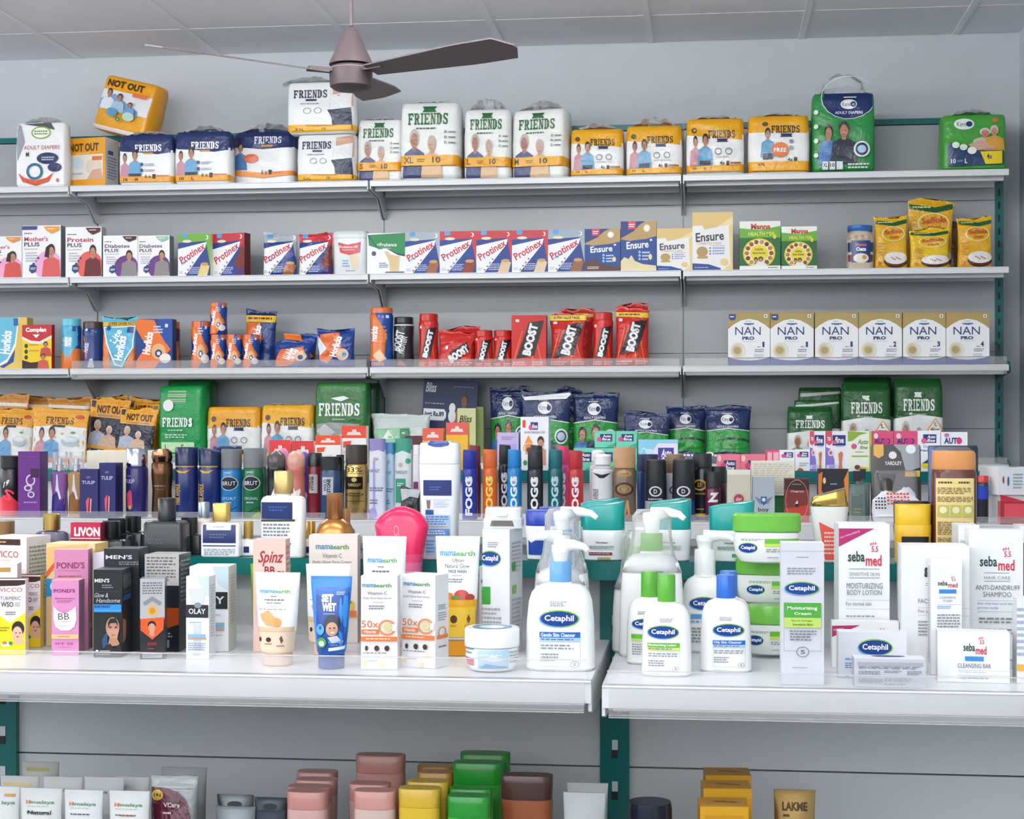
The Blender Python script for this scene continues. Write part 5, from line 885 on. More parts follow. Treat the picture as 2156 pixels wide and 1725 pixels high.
def spray(lb, px, bk, c, liq, sh=None, capc='#d0d4d8', prof=None, sprayer=True, art=(), group='glass perfume bottles on the middle shelf'):
    def ex(root, w, h, d):
        m = MB().tube([(0, 0, h*.70), (0, 0, h*.79)], w*.22, '#c9ccd2', 14); m.tube([(0, 0, h*.79), (0, 0, h*.80)], w*.25, '#a9acb2', 14); m.tube([(0, 0, h*.80), (0, 0, h*.90)], w*.16, '#c9ccd2', 14); m.obj('spray_nozzle', 'metal', root)
        m = MB(); Lc = body([(.72, .80, .80, 2.6), (.99, .80, .80, 2.6), (1, .76, .76, 2.6)], w, h, w, '#fff'); Lc.build(m); m.obj('clear_cap', 'clear', root)
    return vessel(lb, px, sh or MS, bk, [(0, .84, .84, 3), (.05, .9, .9, 3), (.35, .82, .82, 3), (.55, .98, .98, 3), (.66, 1, 1, 3), (.69, .6, .6, 2.2), (.70, .3, .3, 2)], [('p', liq, [(.1, .7), (.4, .62), (.7, .75), (.9, .7), (.9, .96), (.1, .96)]), ('p', '#e8e0f0', [(.45, .36), (.52, .34), (.56, .55), (.7, .72), (.6, .74), (.48, .62), (.36, .6), (.42, .5)])]+list(art), c, d=.032, extra=ex, name='perfume_bottle', cat='perfume bottle', group=group, body_name='glass')
spray('clear capped perfume bottle with violet liquid beside the purple box', (103, 139, 952), .07, '#8a5ca0', '#3a2a80')
spray('clear capped perfume bottle with golden amber liquid', (138, 173, 952), .07, '#b8935a', '#8a5a2c')
carton('wide cream gift box behind the dark blue tulip printed boxes', (183, 330, 949), MS, .20, [('t', '#d8b87c', 'GALLI', .44, .20, .76, .30, 0)], '#e9e4d0', side='#d8d2bc', d=.09, name='gift_box')
def tulip(): return [('t', '#a8a4d0', 'ADP', .36, .15, .58, .19), ('t', '#c4c0e0', 'TULIP', .12, .24, .84, .31, 1), ('e', '#9a2c4a', .5, .74, .16, .16), ('p', '#d85a74', [(.40, .9), (.34, .66), (.5, .58), (.5, .9)]), ('p', '#e8b0a0', [(.56, .9), (.6, .6), (.66, .62), (.62, .9)]), ('p', '#6a1c3a', [(.46, .92), (.52, .6), (.56, .92)])]
carton('shorter dark blue perfume box with a red tulip print', (168, 208, 988), MS, .03, tulip(), '#2c2868', side='#22205a', top='#4a3c94', d=.04, name='perfume_box', cat='perfume box')
carton('taller dark blue perfume box with a red tulip print', (207, 259, 975), MS, .035, tulip(), '#272a6c', side='#1c2056', top='#3a3486', d=.045, xc=243, name='perfume_box', cat='perfume box')
can('dark blue tulip printed spray can with silver cap', (258, 303, 944), .06, [('p', '#d84a6a', [(.2, .86), (.16, .66), (.34, .6), (.42, .64), (.46, .84), (.34, .9)]), ('e', '#d8b84a', .34, .86, .08, .03), ('t', '#c8c4e0', 'TULIP', .06, .45, .56, .51, 1), ('t', '#a8a4d0', 'ADP', .2, .39, .4, .42)], '#2e2a6c', '#b4b6c6', .26, 'chrome', bands=[(0, .3, '#2e2a6c')])
vessel('bronze curved spray bottle with a metallic faceted top', (312, 356, 946), MS, .05, [(0, .9, .9, 2.4), (.03, .95, .95, 2.4), (.4, .88, .88, 2.2), (.62, 1, 1, 2), (.78, .98, .98, 2), (.82, .8, .8, 2)], [('l', '#e8c8a0', .2, .52, .8, .56, 1), ('l', '#d0a880', .34, .58, .74, .60, 1)], '#6a4a34', finish='metal', cap=[(.815, .86, .86, 2), (.88, .98, .98, 2), (.96, .9, .9, 2), (1, .55, .55, 2)], capc='#a8785a', capm='chrome', name='spray_bottle', cat='spray bottle', group=G6, cyl=True)
def slant(o_, k):
    ob = [c for c in C.objects if c.parent == o_ and c.name.startswith('cap')][0]
    zs = [v.co.z for v in ob.data.vertices]; z0, z1 = min(zs), max(zs); hw = max(v.co.x for v in ob.data.vertices)
    for v in ob.data.vertices:
        if (v.co.z-z0)/(z1-z0) > .5: v.co.z -= k*(z1-z0)*(v.co.x/hw*.5+.5)
    return o_
PA = [('r', '#c8a44a', 0, .255, 1, .285), ('p', '#d8b040', [(.1, .32), (.5, .345), (.8, .32), (.6, .37), (.3, .37)]), ('t', '#c8a43c', 'PARK AVENUE', -.28, .62, .72, .72, 1, 90, 0, 3.4), ('l', '#c8a43c', .28, .93, .6, .98, 2)]
can('dark blue can with gold wings and domed navy cap', (362, 409, 942), .06, PA, '#1c2c6c', '#1e2c58', .26, 'gloss', rc=1.0)
can('dark navy domed cap can rising behind the two gold winged cans', (440, 500, 940), .14, [], '#1a2858', '#223060', .3, 'gloss', rc=1.0)
slant(can('dark blue can with gold wings and slanted navy cap', (412, 458, 942), .06, PA, '#1c2c6c', '#1e2c58', .26, 'gloss', rc=1.0), .25)
def brut(t): return [('o', '#d8dce0', .5, .50, .42, .105, .93), ('e', '#20242a', .5, .50, .38, .09), ('t', '#e8ecf0', 'BRUT', .17, .470, .83, .530, 0), ('l', '#c8d8e8', .3, .33, .7, .36, 1), ('t', '#b8cce0', t, .16, .70, .84, .74), ('l', '#a8c0d8', .3, .76, .7, .80, 1), ('p', '#20242a', [(.1, .95), (.9, .84), (.9, .85), (.1, .965)])]
can('bright blue can with dark oval badge and grey cap', (459, 503, 946), .06, brut('SPORT'), '#2478b4', '#74787c', .28)
can('grey cap of another can between the blue and the green badge cans', (510, 556, 944), .15, [], '#2a4a3c', '#85898c', .28)
can('green can with dark oval badge and grey cap', (506, 549, 944), .06, brut('ORIGINAL')+[('p', '#a8b020', [(.5, 1), (.9, .9), (.95, 1)])], '#1c6a40', '#787c80', .28)
def swirl(c='#eee'): return [('p', c, [(.2, .75), (.5, .55), (.56, .6), (.4, .8), (.8, .56), (.84, .6), (.4, .95), (.34, .9), (.44, .74), (.24, .8)])]
def dome(lb, px, bk, c, capc, art=()):
    return vessel(lb, px, MS, bk, [(0, .94, .94, 2), (.02, 1, 1, 2), (.3, .94, .94, 2), (.55, .96, .96, 2), (.66, .9, .9, 2), (.70, 1, 1, 2), (.76, .94, .94, 2)], art, c, cap=[(.755, .92, .92, 2), (.80, .99, .99, 2), (.90, .95, .95, 2), (.96, .75, .75, 2), (1, .36, .36, 2)], capc=capc, group=G6, name='spray_can', cat='spray can', cyl=True, K=16)
dome('pink dome capped can squeezed behind the black dome capped one', (580, 606, 944), .13, '#c83a6c', '#e08aa8')
dome('violet can peeking from behind the coral dome capped can', (630, 648, 952), .11, '#5a54b8', '#6a64c8', [('p', '#e8e8f8', [(.3, .9), (.7, .6), (.9, .66), (.5, .95)])])
dome('black dome capped can with white swirl', (557, 597, 950), .06, '#23262a', '#5a5654', swirl())
dome('coral dome capped can with white swirl', (599, 638, 950), .06, '#d07a6c', '#dfa494', swirl('#f8eeea'))
WS = [('r', '#b8c0c8', .14, .33, .66, .62), ('t', '#24282c', 'WILD', -.0, .44, .56, .49, 1, 90, 0, 2.9), ('t', '#24282c', 'STONE', .14, .44, .78, .50, 2, 90, 0, 2.9)]
can('dark red can with grey label and black cap', (644, 674, 954), .08, [(a if a[0] != 'r' else ('r', '#b8b0b0', .2, .33, .8, .62)) for a in WS], '#7a2430', '#24282c', .2, 'gloss', rc=1.0)
can('narrow black can with white side label beside the gold can', (706, 723, 958), .09, [('r', '#d8dce0', .1, .3, .6, .75)], '#202428', '#202428', .22)
can('dark blue can with grey label and wide black cap', (671, 717, 962), .05, WS, '#1c3c66', '#1c2024', .21, 'gloss', rc=1.02)
can('gold can with large 33 percent and dark brown cap', (722, 769, 937), .04, [('t', '#2c2016', '33%', .12, .30, .84, .37, 0), ('r', '#3a2a1c', .1, .385, .9, .39), ('r', '#2c2018', .1, .43, .86, .60), ('e', '#c8b078', .5, .47, .12, .03), ('t', '#c8b078', 'YARDLEY', .2, .52, .8, .56, 1), ('o', '#3a2a1c', .5, .67, .4, .02, .9), ('l', '#5a4628', .26, .64, .76, .70, 2), ('r', '#5a4628', .1, .76, .9, .765), ('e', '#8a7040', .5, .90, .14, .03)], '#b89a62', '#33291f', .25, finish='metal')
def yard(top, blk, txt='#5a6a8a'): return [('p', top, [(0, 0), (1, 0), (1, .17), (.6, .14), (.2, .16), (0, .13)]), ('e', '#b8a890', .4, .26, .1, .03), ('t', '#6a7a90', 'YARDLEY', .04, .38, .7, .42, 1), ('r', blk, .3, .28, .42, .92), ('r', blk, .5, .24, .62, .27), ('l', txt, .1, .60, .9, .66, 2), ('l', txt, .1, .75, .7, .82, 2), ('p', blk, [(0, .9), (.4, .84), (.6, .96), (.3, 1), (0, 1)])]
def talc(lb, px, bk, art, c, top): return vessel(lb, px, MS, bk, [(0, .96, .9, 4), (.02, 1, 1, 4), (.7, 1, 1, 3.6), (.86, .97, .95, 3.2)], art, c, d=.035, cap=[(.862, .97, .95, 3.2), (.985, .93, .9, 3.2), (1, .88, .8, 3.2)], capc=top, name='talc_bottle', cat='bottle', group='pastel talc bottles on the middle shelf')
talc('white talc bottle with lavender top and stripe', (775, 810, 924), .05, yard('#9488c4', '#a49ad8'), '#dfe2ee', '#9a90cc')
talc('pale blue talc bottle between the lavender and the teal topped ones', (808, 830, 932), .08, yard('#5a9ad0', '#8ac0e8'), '#bcd8ec', '#5a9ccc')
talc('white talc bottle with teal top and teal panel', (829, 868, 925), .05, [('p', '#3aa088', [(0, 0), (1, 0), (1, .19), (.5, .15), (0, .19)]), ('e', '#c8b0a8', .4, .33, .13, .03), ('t', '#8a96a0', 'YARDLEY', .06, .40, .8, .44, 1), ('e', '#3aa088', .82, .28, .15, .035), ('r', '#3a9e80', .1, .50, .68, .80), ('l', '#e8f4f0', .2, .55, .56, .6, 2)], '#dfe6e6', '#3aa088')
talc('narrow white talc bottle with maroon lettering behind the tall white bottle', (864, 884, 937), .08, [('r', '#7a2c58', .2, .5, .8, .9)], '#e6e2e8', '#ece6ec')
pouch('black pouch in crumpled clear wrap behind the pink bottle', (842, 884, 1030), MS, .05, [('p', '#b8bcc0', [(0, 0), (1, 0), (.9, .3), (.5, .25), (.1, .4)])], '#23282c', d=.04, wob=.006)
def fogg(c2='#e8ecf0'): return [('t', c2, 'FOGG', -.78, .585, 1.78, .745, 2, 90, 0, 4.6), ('r', c2, .1, .985, .8, .988), ('e', c2, .5, .42, .16, .012), ('e', c2, .42, .44, .1, .012), ('e', c2, .58, .44, .1, .012), ('l', c2, .3, .45, .72, .475, 2)]
FOG = [(0, .94, .94, 2), (.015, 1, 1, 2), (.68, 1, 1, 2), (.72, .96, .96, 2), (.745, .8, .8, 2)]
def fcan(lb, px, bk, c, capc, txt='#e8ecf0'):
    a, b, y = px; bt = at((a+b)/2, 1000, MS.D+bk)
    o = slant(vessel(lb, px, MS, bk, FOG, fogg(txt), c, cap=[(.74, .9, .9, 2), (.75, .94, .94, 2), (.98, .9, .9, 2), (1, .84, .84, 2)], capc=capc, finish='gloss', capm='matte', group='slim slant capped spray cans on the middle shelf', name='spray_can', cat='spray can', cyl=True, K=16), .06)
    return o
fcan('slim maroon can with slanted cap behind the royal blue one', (984, 1011, 937), .16, '#5a1c24', '#7a2c3c')
fcan('slim black can with white sideways lettering beside the orange one', (1048, 1075, 936), .15, '#202428', '#1c2024')
fcan('slim black can half hidden behind another black one', (1114, 1142, 937), .18, '#24282c', '#24282c')
fcan('slim pink can with slanted cap behind the teal and red ones', (1171, 1198, 938), .15, '#d04890', '#d83a6c')
fcan('slim royal blue can with white sideways lettering', (971, 1003, 947), .05, '#1c2f96', '#1c2c9c')
fcan('slim orange can with yellow sideways lettering', (1014, 1046, 946), .06, '#dc6420', '#e06a34', '#f0d060')
fcan('slim light blue can with white sideways lettering', (1066, 1097, 946), .06, '#1c86c8', '#1c84cc')
fcan('slim black can with white sideways lettering between light blue and teal ones', (1108, 1142, 948), .05, '#23272b', '#2a2d31')
fcan('slim teal can with pale sideways lettering', (1152, 1184, 946), .06, '#14666c', '#1c6c74', '#b8d8dc')
fcan('slim red can with white sideways lettering', (1195, 1227, 948), .05, '#c02a30', '#b82a30')
def whitecan(lb, px, bk): 
    def ex(root, w, h, d): MB().tube([(0, 0, h*.84), (0, 0, h*.97), (0, 0, h)], [w*.40, w*.37, w*.26], '#e8eaec', 18).obj('spray_cap', 'gloss', root)
    return vessel(lb, px, MS, bk, [(0, .95, .95, 2), (.02, 1, 1, 2), (.74, 1, 1, 2), (.78, .8, .8, 2), (.80, .84, .84, 2), (.83, .6, .6, 2), (.84, .5, .5, 2)], [('p', '#24282c', [(.1, .28), (.5, .31), (.9, .28), (.6, .36), (.4, .36)]), ('t', '#5a6068', 'PARK AVENUE', -.2, .62, .66, .70, 1, 90, 0, 3.2)], '#dfe2e6', extra=ex, group=G6, name='spray_can', cat='spray can', cyl=True, K=16)
whitecan('white spray can behind another white spray can', (1240, 1276, 948), .14)
whitecan('white spray can with black winged mark', (1243, 1291, 957), .05)
can('brown can with carved eye pattern and tan cap', (1290, 1338, 942), .04, [('e', '#b08858', .5, .36, .34, .05), ('r', '#7a5c3c', .3, .355, .7, .362), ('o', '#3a2618', .5, .57, .42, .09, .8), ('o', '#a88658', .5, .57, .30, .055, .7), ('e', '#a8905a', .5, .57, .16, .035), ('p', '#c89a6a', [(.5, .92), (.6, .72), (.7, .72), (.76, .92)]), ('p', '#a83a2c', [(.55, .96), (.62, .82), (.72, .96)])], '#74604e', '#c09468', .28)
def denv(c='#d8dce0'): return [('o', c, .5, .52, .30, .085, .75), ('t', c, 'D', .42, .485, .58, .555, 1), ('t', c, 'DENVER', .16, .635, .84, .66, 1)]
can('navy can with gold badge and yellow foot behind the black ones', (1340, 1386, 957), .10, [('o', '#c8902c', .4, .50, .3, .07, .7), ('r', '#e0a02c', 0, .93, 1, 1), ('r', '#1c3c6c', 0, .28, 1, .9)], '#1f3a6a', '#242f5c', .25)
can('can with tan cap and white label between the two black badge cans', (1401, 1440, 957), .11, [('r', '#dfe2ec', 0, .28, 1, 1), ('o', '#5a6078', .5, .55, .3, .07, .7)], '#dfe2ec', '#8a7058', .28)
can('black can with gold laurel badge and yellow foot', (1458, 1500, 956), .09, [('o', '#d8a83c', .36, .47, .36, .085, .72), ('t', '#d8a83c', 'D', .26, .44, .44, .50, 1), ('t', '#c89a3c', 'DENVER', 0, .59, .66, .615, 1), ('r', '#e0a82c', 0, .90, 1, .95), ('l', '#d8a83c', .2, .82, .6, .85, 1)], '#1f2226', '#1e2124', .2)
def rollcan(lb, px, footc):
    return vessel(lb, px, MS, .05, [(0, 1, 1, 2), (.32, 1, 1, 2)], [], footc, cap=[(.32, 1.0, 1.0, 2), (.33, 1.02, 1.02, 2), (.96, .96, .96, 2), (.985, .93, .93, 2), (1, .84, .84, 2)], capc='#1f2226', capm='matte', capart=denv()+[('r', '#c8a83c', .2, .75, .8, .754)], group=G6, name='spray_can', cat='spray can', cyl=True, K=16)
rollcan('black can with silver laurel badge and silver foot', (1357, 1403, 968), '#a8acb0')
rollcan('black can with silver laurel badge and blue foot', (1415, 1463, 967), '#1c4ca0')
can('dark can behind the maroon one with a white letter', (1490, 1530, 983), .12, [], '#3a1a2a', '#1f2226', .3)
can('maroon can with a large white letter and black cap', (1485, 1517, 994), .05, [('t', '#e8e0e4', 'Z.', .14, .42, .9, .62, 3, 0, .3)], '#5e1b3c', '#1f2124', .32)
carton('cream metal perfume box with a red round seal', (1531, 1580, 990), MS, .05, [('r', '#e8e4d8', 0, 0, 1, .09), ('o', '#c8b8a0', .5, .57, .30, .12, .9), ('e', '#a83a4a', .5, .57, .22, .10), ('t', '#f0e0d8', 'Girl', .38, .54, .62, .60, 1, 0, .3), ('l', '#b8b098', .3, .72, .7, .76, 1)], '#cfcab4', side='#b8b39c', top='#e0dccc', d=.04, name='perfume_box', cat='perfume box')
carton('silver perfume box with winged shield print', (1585, 1631, 1004), MS, .04, [('p', '#7a8490', [(.08, .44), (.4, .50), (.6, .50), (.92, .44), (.7, .60), (.3, .60)]), ('p', '#3a6a9c', [(.36, .44), (.64, .44), (.62, .58), (.5, .64), (.38, .58)]), ('e', '#dfe8f0', .5, .51, .08, .04), ('t', '#4a525c', 'boy', .24, .68, .74, .80, 1), ('l', '#aab2ba', .4, .38, .6, .40, 1)], '#aeb5c0', side='#98a0aa', top='#c8ced6', d=.04, name='perfume_box', cat='perfume box', finish='gloss')
carton('green carton under the cream paper stack', (1630, 1668, 1044), MS, .16, [], '#2c8044', side='#20683a', d=.06)
zp = Shelf(at(1600, 1044, MS.D+.15)[1], MS.D)
carton('stack of cream printed paper behind the silver perfume box', (1583, 1673, 972), zp, .15, [('l', '#cfcab4', .05, .05, .95, .95, 14)], '#e9e6d8', side='#dcd8c6', d=.10, name='paper_stack', cat='paper')
carton('red and black perfume box with a white curl mark', (1652, 1704, 1008), MS, .05, [('r', '#3a1c1a', .02, .02, .98, .26), ('p', '#b83a2a', [(0, .7), (1, .6), (1, 1), (0, 1)]), ('o', '#d8a890', .5, .5, .47, .48, .97), ('t', '#e0b8a8', 'Magnet', .24, .27, .78, .33, 1), ('l', '#c8a090', .3, .12, .74, .15, 1), ('p', '#e8e4e0', [(.40, .60), (.52, .50), (.54, .58), (.46, .66)]), ('r', '#1a1212', .42, .58, .56, .66)], '#7c2c26', side='#5a1e1c', top='#3a1c1a', d=.04, name='perfume_box', cat='perfume box')
carton('black and orange flame patterned box', (1723, 1789, 988), MS, .06, [('p', '#d8742c', [(0, .1), (.14, .05), (.1, .4), (.3, .6), (.1, .9), (0, .7)]), ('p', '#e0803c', [(1, 0), (.84, .2), (.9, .5), (.7, .7), (.9, .9), (1, .8)]), ('e', '#e8c8a0', .2, .22, .05, .06), ('e', '#e8dcc8', .08, .6, .05, .03), ('l', '#a8a8b8', .40, .26, .66, .31, 1)], '#26222a', side='#1a171c', d=.05, name='perfume_box', cat='perfume box')
def dark_glass(lb, px, bk, capc, liq):
    def ex(root, w, h, d):
        MB().box(-w*.22, w*.22, -w*.2, w*.2, h*.80, h, capc).obj('cap', 'gloss', root)
        MB().box(-w*.32, w*.32, -d*.3, d*.3, h*.03, h*.55, liq).obj('label_plate', 'gloss', root)
    return vessel(lb, px, MS, bk, [(0, .95, .9, 8), (.02, 1, 1, 8), (.68, 1, 1, 8), (.72, .9, .8, 6), (.74, .3, .5, 2), (.81, .28, .5, 2)], [('l', '#c8c0c8', .2, .45, .7, .5, 1), ('l', '#d8c8a0', .3, .72, .7, .84, 2)], '#8aa49c', d=.032, finish='glass', extra=ex, name='perfume_bottle', cat='perfume bottle', body_name='glass')
dark_glass('green tinted flat perfume bottle behind the maroon one', (1803, 1832, 988), .12, '#2a2630', '#8ab0a0')
dark_glass('flat glass perfume bottle with maroon label and dark square cap', (1785, 1824, 992), .06, '#2c2030', '#5c2240')
# blister cards
def card(lb, px, bk, art, c, ex, nm='blister_card'):
    X, D, w, h, zb = fit(px, MS, bk, .004); root = empty(nm, (X, D, zb)); m = MB()
    L = Loft([(0, w*.48, .002, 8), (h*.03, w/2, .002, 8), (h*.97, w/2, .002, 8), (h, w*.48, .002, 8)], K=8, base=c); L.build(m); L.art(m, art, rect=(-w/2, w/2, h, 0)); m.obj('card', 'gloss', root)
    ex(root, w, h); root.rotation_euler.x = math.radians(-5); tag(root, lb, 'blister pack'); return root
def yex(root, w, h):
    m = MB(); Loft([(h*.15, w*.44, .020, 5), (h*.60, w*.43, .020, 5), (h*.66, w*.40, .012, 5)], K=10, base='#fff').build(m); m.obj('blister', 'clear', root)
    m = MB(); v = [(h*.16, w*.10, .012, 2), (h*.40, w*.12, .012, 2), (h*.60, w*.19, .004, 3), (h*.62, w*.19, .002, 4)]
    Loft([(a, b, c, n, -w*.20, -.014) for a, b, c, n in v], K=10, base='#b89a6a', bands=[(0, .5, '#33302e')]).build(m); m.obj('small_tube', 'gloss', root)
    m = MB(); Loft([(h*.10, w*.12, .011, 2, w*.22, -.014), (h*.25, w*.17, .014, 2, w*.22, -.014), (h*.36, w*.15, .013, 2, w*.22, -.014), (h*.44, w*.04, .005, 2, w*.22, -.014)], K=10, base='#dfe4e8').build(m); m.obj('roller', 'gloss', root)
card('black blister card with clear plastic over a tube and a white roller', (1834, 1940, 936), .10, [('p', '#e8b03c', [(.06, .0), (.26, .0), (.26, .14), (.16, .18), (.06, .14)]), ('p', '#9aa0a4', [(.45, 0), (.98, 0), (.98, .3), (.7, .36), (.6, .1)]), ('e', '#eef0f0', .80, .06, .10, .06), ('e', '#e8e8e8', .44, .14, .08, .05), ('t', '#e8e8e8', 'YARDLEY', .28, .22, .62, .27, 1), ('r', '#e8c060', .68, .34, .98, .42)], '#37302e', yex)
card('dark blue blister card behind the tall orange lidded bottle', (1955, 2061, 938), .09, [('r', '#2c5a9a', .02, .02, .5, .9), ('l', '#9ac0e8', .08, .05, .4, .10, 1)], '#1f2f44', lambda r, w, h: (lambda m: (Loft([(h*.3, w*.40, .02, 4), (h*.92, w*.42, .02, 4), (h*.98, w*.30, .01, 4)], K=8, base='#fff').build(m), m.obj('blister', 'clear', r)))(MB()))
pouch('red and white netted cloth bundle beside the yellow bottle', (1838, 1938, 1034), MS, .03, [*[('r', '#d83a3c', .30+.07*(k % 7), .06+.10*(k//7)+.02*(k % 2), .345+.07*(k % 7), .12+.10*(k//7)) for k in range(28)], *[('r', '#2c2c34', .04+.06*(k % 4), .2+.1*(k//4), .075+.06*(k % 4), .25+.1*(k//4)) for k in range(16)], ('e', '#eceef0', .26, .86, .24, .15)], '#dfe0e4', d=.04, wob=.002, name='cloth_bundle', cat='bundle', finish='foam', seal=.02, flare=.62, waist=-.05)
# boxes and small gadgets near the right edge
carton('white pink sided carton lying under another one at the picture edge', (2082, 2200, 1043), MS, .03, [('p', '#d83a50', [(0, 0), (1, .4), (1, .7), (0, .25)])], '#eceeee', side='#dcdede', top='#f0f0f0', d=.10, rz=14)
zb2 = Shelf(at(2120, 1043, MS.D+.03)[1], MS.D)
carton('white carton with small blue and pink pictures, uppermost at the picture edge', (2078, 2210, 985), zb2, .03, [('p', '#d84a68', [(.55, .0), (1, .0), (1, .6), (.55, .5)]), ('l', '#8aa0a8', .3, .2, .5, .8, 5), ('e', '#b84a3c', .10, .45, .02, .14), ('e', '#3a5a8a', .2, .5, .02, .18), ('p', '#3aa8a0', [(.55, .6), (1, .8), (1, 1), (.55, .9)])], '#dfe6ea', side='#dcdede', top='#f2f2f0', d=.10, rz=14, tart=[('p', '#5a6470', [(.2, .55), (.5, .45), (.7, .6), (.4, .7)]), ('p', '#8a94a0', [(.6, .2), (.9, .2), (.9, .35), (.6, .4)])])
can('small dark blue bottle with a red cap near the picture edge', (2060, 2083, 1002), .05, [('r', '#1c3cb0', 0, .22, 1, .5)], '#20242c', '#d03038', .14, 'gloss', group=None, name='bottle', cat='bottle')
carton('red translucent plastic box at the picture edge', (2106, 2190, 1056), MS, -.02+.03, [('p', '#d84a58', [(.1, .1), (.95, .1), (.95, .9), (.1, .7)])], '#a81c2c', side='#c02a3a', top='#c83a48', d=.06, finish='gloss', name='plastic_box', cat='box')
# ================================================================ things standing on the teal rail of the near shelving
G7 = 'bottles standing on the near teal rail'
RB = FB-.05
def frect(x0, x1, y0, y1): return x0, x1, y0, y1
def squarebottle(lb, px, bk, c, capc, capw, capv, art=(), capx=0, sh=None, finish='gloss', capm='gloss', d=.035, n=7, neck=.03, grp=G7, shoulder=.06, capn=2, name='perfume_bottle', cat='perfume bottle', yb=None):
    z = 1-capv
    return vessel(lb, px, sh or FC, bk, [(0, .96, .92, n), (.02, 1, 1, n), (z-neck-shoulder, 1, 1, n), (z-neck-shoulder*.3, .92, .92, n), (z-neck, .8, .8, n-2), (z-neck+.002, capw*.7, .5, 2), (z, capw*.7, .5, 2)], art, c, d=d,
        cap=[(z-.004, capw*.96, capw*(px[1]-px[0])*.0007/d if 0 else capw, capn), (z+.01, capw, capw, capn), (.985, capw, capw, capn), (1, capw*.93, capw*.93, capn)], capc=capc, capm=capm, finish=finish, group=grp, name=name, cat=cat, yb=yb)
def roundcap(root, k=1.0):  # a cap as deep as it is wide
    ob = [c for c in C.objects if c.parent == root and c.name.startswith('cap')][0]
    hw = max(v.co.x for v in ob.data.vertices); hd = max(v.co.y for v in ob.data.vertices)
    for v in ob.data.vertices: v.co.y *= k*hw/hd
    return root
_sq = squarebottle
def squarebottle(*a, **k): return roundcap(_sq(*a, **k))
squarebottle('brown capped bottle at the picture edge behind the white cartons', (-22, 20, 1098), .02, '#5a4030', '#8a6a48', .95, .42)
squarebottle('violet glass perfume bottle with golden round cap', (66, 132, 1083), .01, '#6e628a', '#c8a860', .52, .40, capm='metal', n=3, shoulder=.14, finish='glass')
carton('crimson box with tall white lettering beside the black bottles', (149, 212, 1101), FC, .0, [('r', '#8a1c34', 0, .50, 1, 1), ('r', '#dfe0e4', 0, .46, 1, .485), ('t', '#f2e8ea', 'LIVON', .12, .13, .98, .41, 2)], '#c01c4a', side='#8a1838', top='#a01840', d=.03)
for (a, b, y), bk, lb in (((222, 264, 1092), .055, 'black cylinder capped bottle behind the frontmost black one'), ((258, 290, 1089), .055, 'black cylinder capped bottle right behind its twin'),):
    squarebottle(lb, (a-12, b+10, y), bk, '#1f2226', '#1d1f22', .60, .42, d=.03, grp='black perfume bottles on the near teal rail')
squarebottle('black bottle with a wide cylinder cap in front of its twins', (190, 261, 1100), .004, '#1e2124', '#1b1d20', .52, .50, d=.035, grp='black perfume bottles on the near teal rail', shoulder=.10)
squarebottle('black square bottle behind the largest black bottle', (368, 422, 1090), .05, '#222529', '#1f2225', .64, .44, [('r', '#a82c3c', .7, .28, .95, .34)], d=.03, grp='black perfume bottles on the near teal rail')
squarebottle('largest black square bottle with tall cylinder cap', (300, 384, 1050), .004, '#23262b', '#202327', .44, .38, [('l', '#5a6068', .14, .62, .62, .80, 3)], d=.04, grp='black perfume bottles on the near teal rail', n=9, neck=.01)
# white and navy bottles with golden caps
def navlab(): return [('r', '#1c2f66', .06, .40, .92, .74), ('r', '#c8b878', .06, .395, .92, .40), ('r', '#e4e8ea', .16, .37, .80, .50), ('l', '#8a94a8', .34, .42, .64, .46, 1), ('l', '#6a7490', .24, .56, .7, .66, 2), ('r', '#2c4a80', .06, .78, .92, .80), ('l', '#8aa0b8', .1, .84, .9, .97, 4)]
squarebottle('small white bottle with silver cap behind the navy labelled perfume', (404, 442, 1060), .05, '#d8ccc4', '#9aa4b0', .6, .3, capm='metal', d=.03)
squarebottle('square white perfume bottle with navy label and golden cap', (422, 503, 1060), .004, '#eceeee', '#c8a85c', .46, .34, navlab(), capm='metal', d=.038, shoulder=.07)
squarebottle('small white bottle with slim golden cap beside the navy labelled perfume', (498, 536, 1100), .02, '#eceeee', '#c8a458', .52, .5, [('r', '#1c2f66', .4, .72, .7, .90)], capm='metal', d=.03)
squarebottle('small golden capped bottle half hidden beside the pink carton', (630, 668, 1099), .03, '#eceeee', '#c8a458', .5, .5, [('r', '#1c2f66', 0, .72, .8, .90)], capm='metal', d=.03)
o = squarebottle('large white lotion bottle with brushed golden cap and navy label', (546, 638, 992), -.0, '#eceeee', '#b8a068', .44, .26, [('r', '#1c2f66', .03, .36, .76, .555), ('l', '#3a5aa0', .22, .40, .64, .47, 2), ('p', '#3a4a2c', [(.02, .56), (.82, .555), (.82, .58), (.02, .585)]), ('l', '#7a848c', .08, .60, .70, .80, 5), ('l', '#7a848c', .04, .82, .76, .90, 2)], capm='metal', d=.045, n=4, shoulder=.06, name='lotion_bottle', cat='bottle')
squarebottle('small bronze capped bottle behind the round bronze one', (704, 740, 1073), .05, '#b87a4c', '#a87248', .6, .4, d=.03)
roundcap(vessel('round shouldered bronze bottle with tall bronze cap', (658, 738, 1040), FC, .002, [(0, .98, .98, 3), (.3, 1, 1, 2.8), (.42, .96, .96, 2.6), (.52, .80, .8, 2.4), (.58, .52, .6, 2.2), (.60, .44, .5, 2)], [('e', '#c8905a', .5, .98, .3, .1)], '#b8834a', d=.045, finish='metal', cap=[(.60, .42, .5, 2), (.61, .44, .52, 2), (.985, .44, .5, 2), (1, .40, .45, 2)], capc='#a8754a', capm='metal', group=G7))
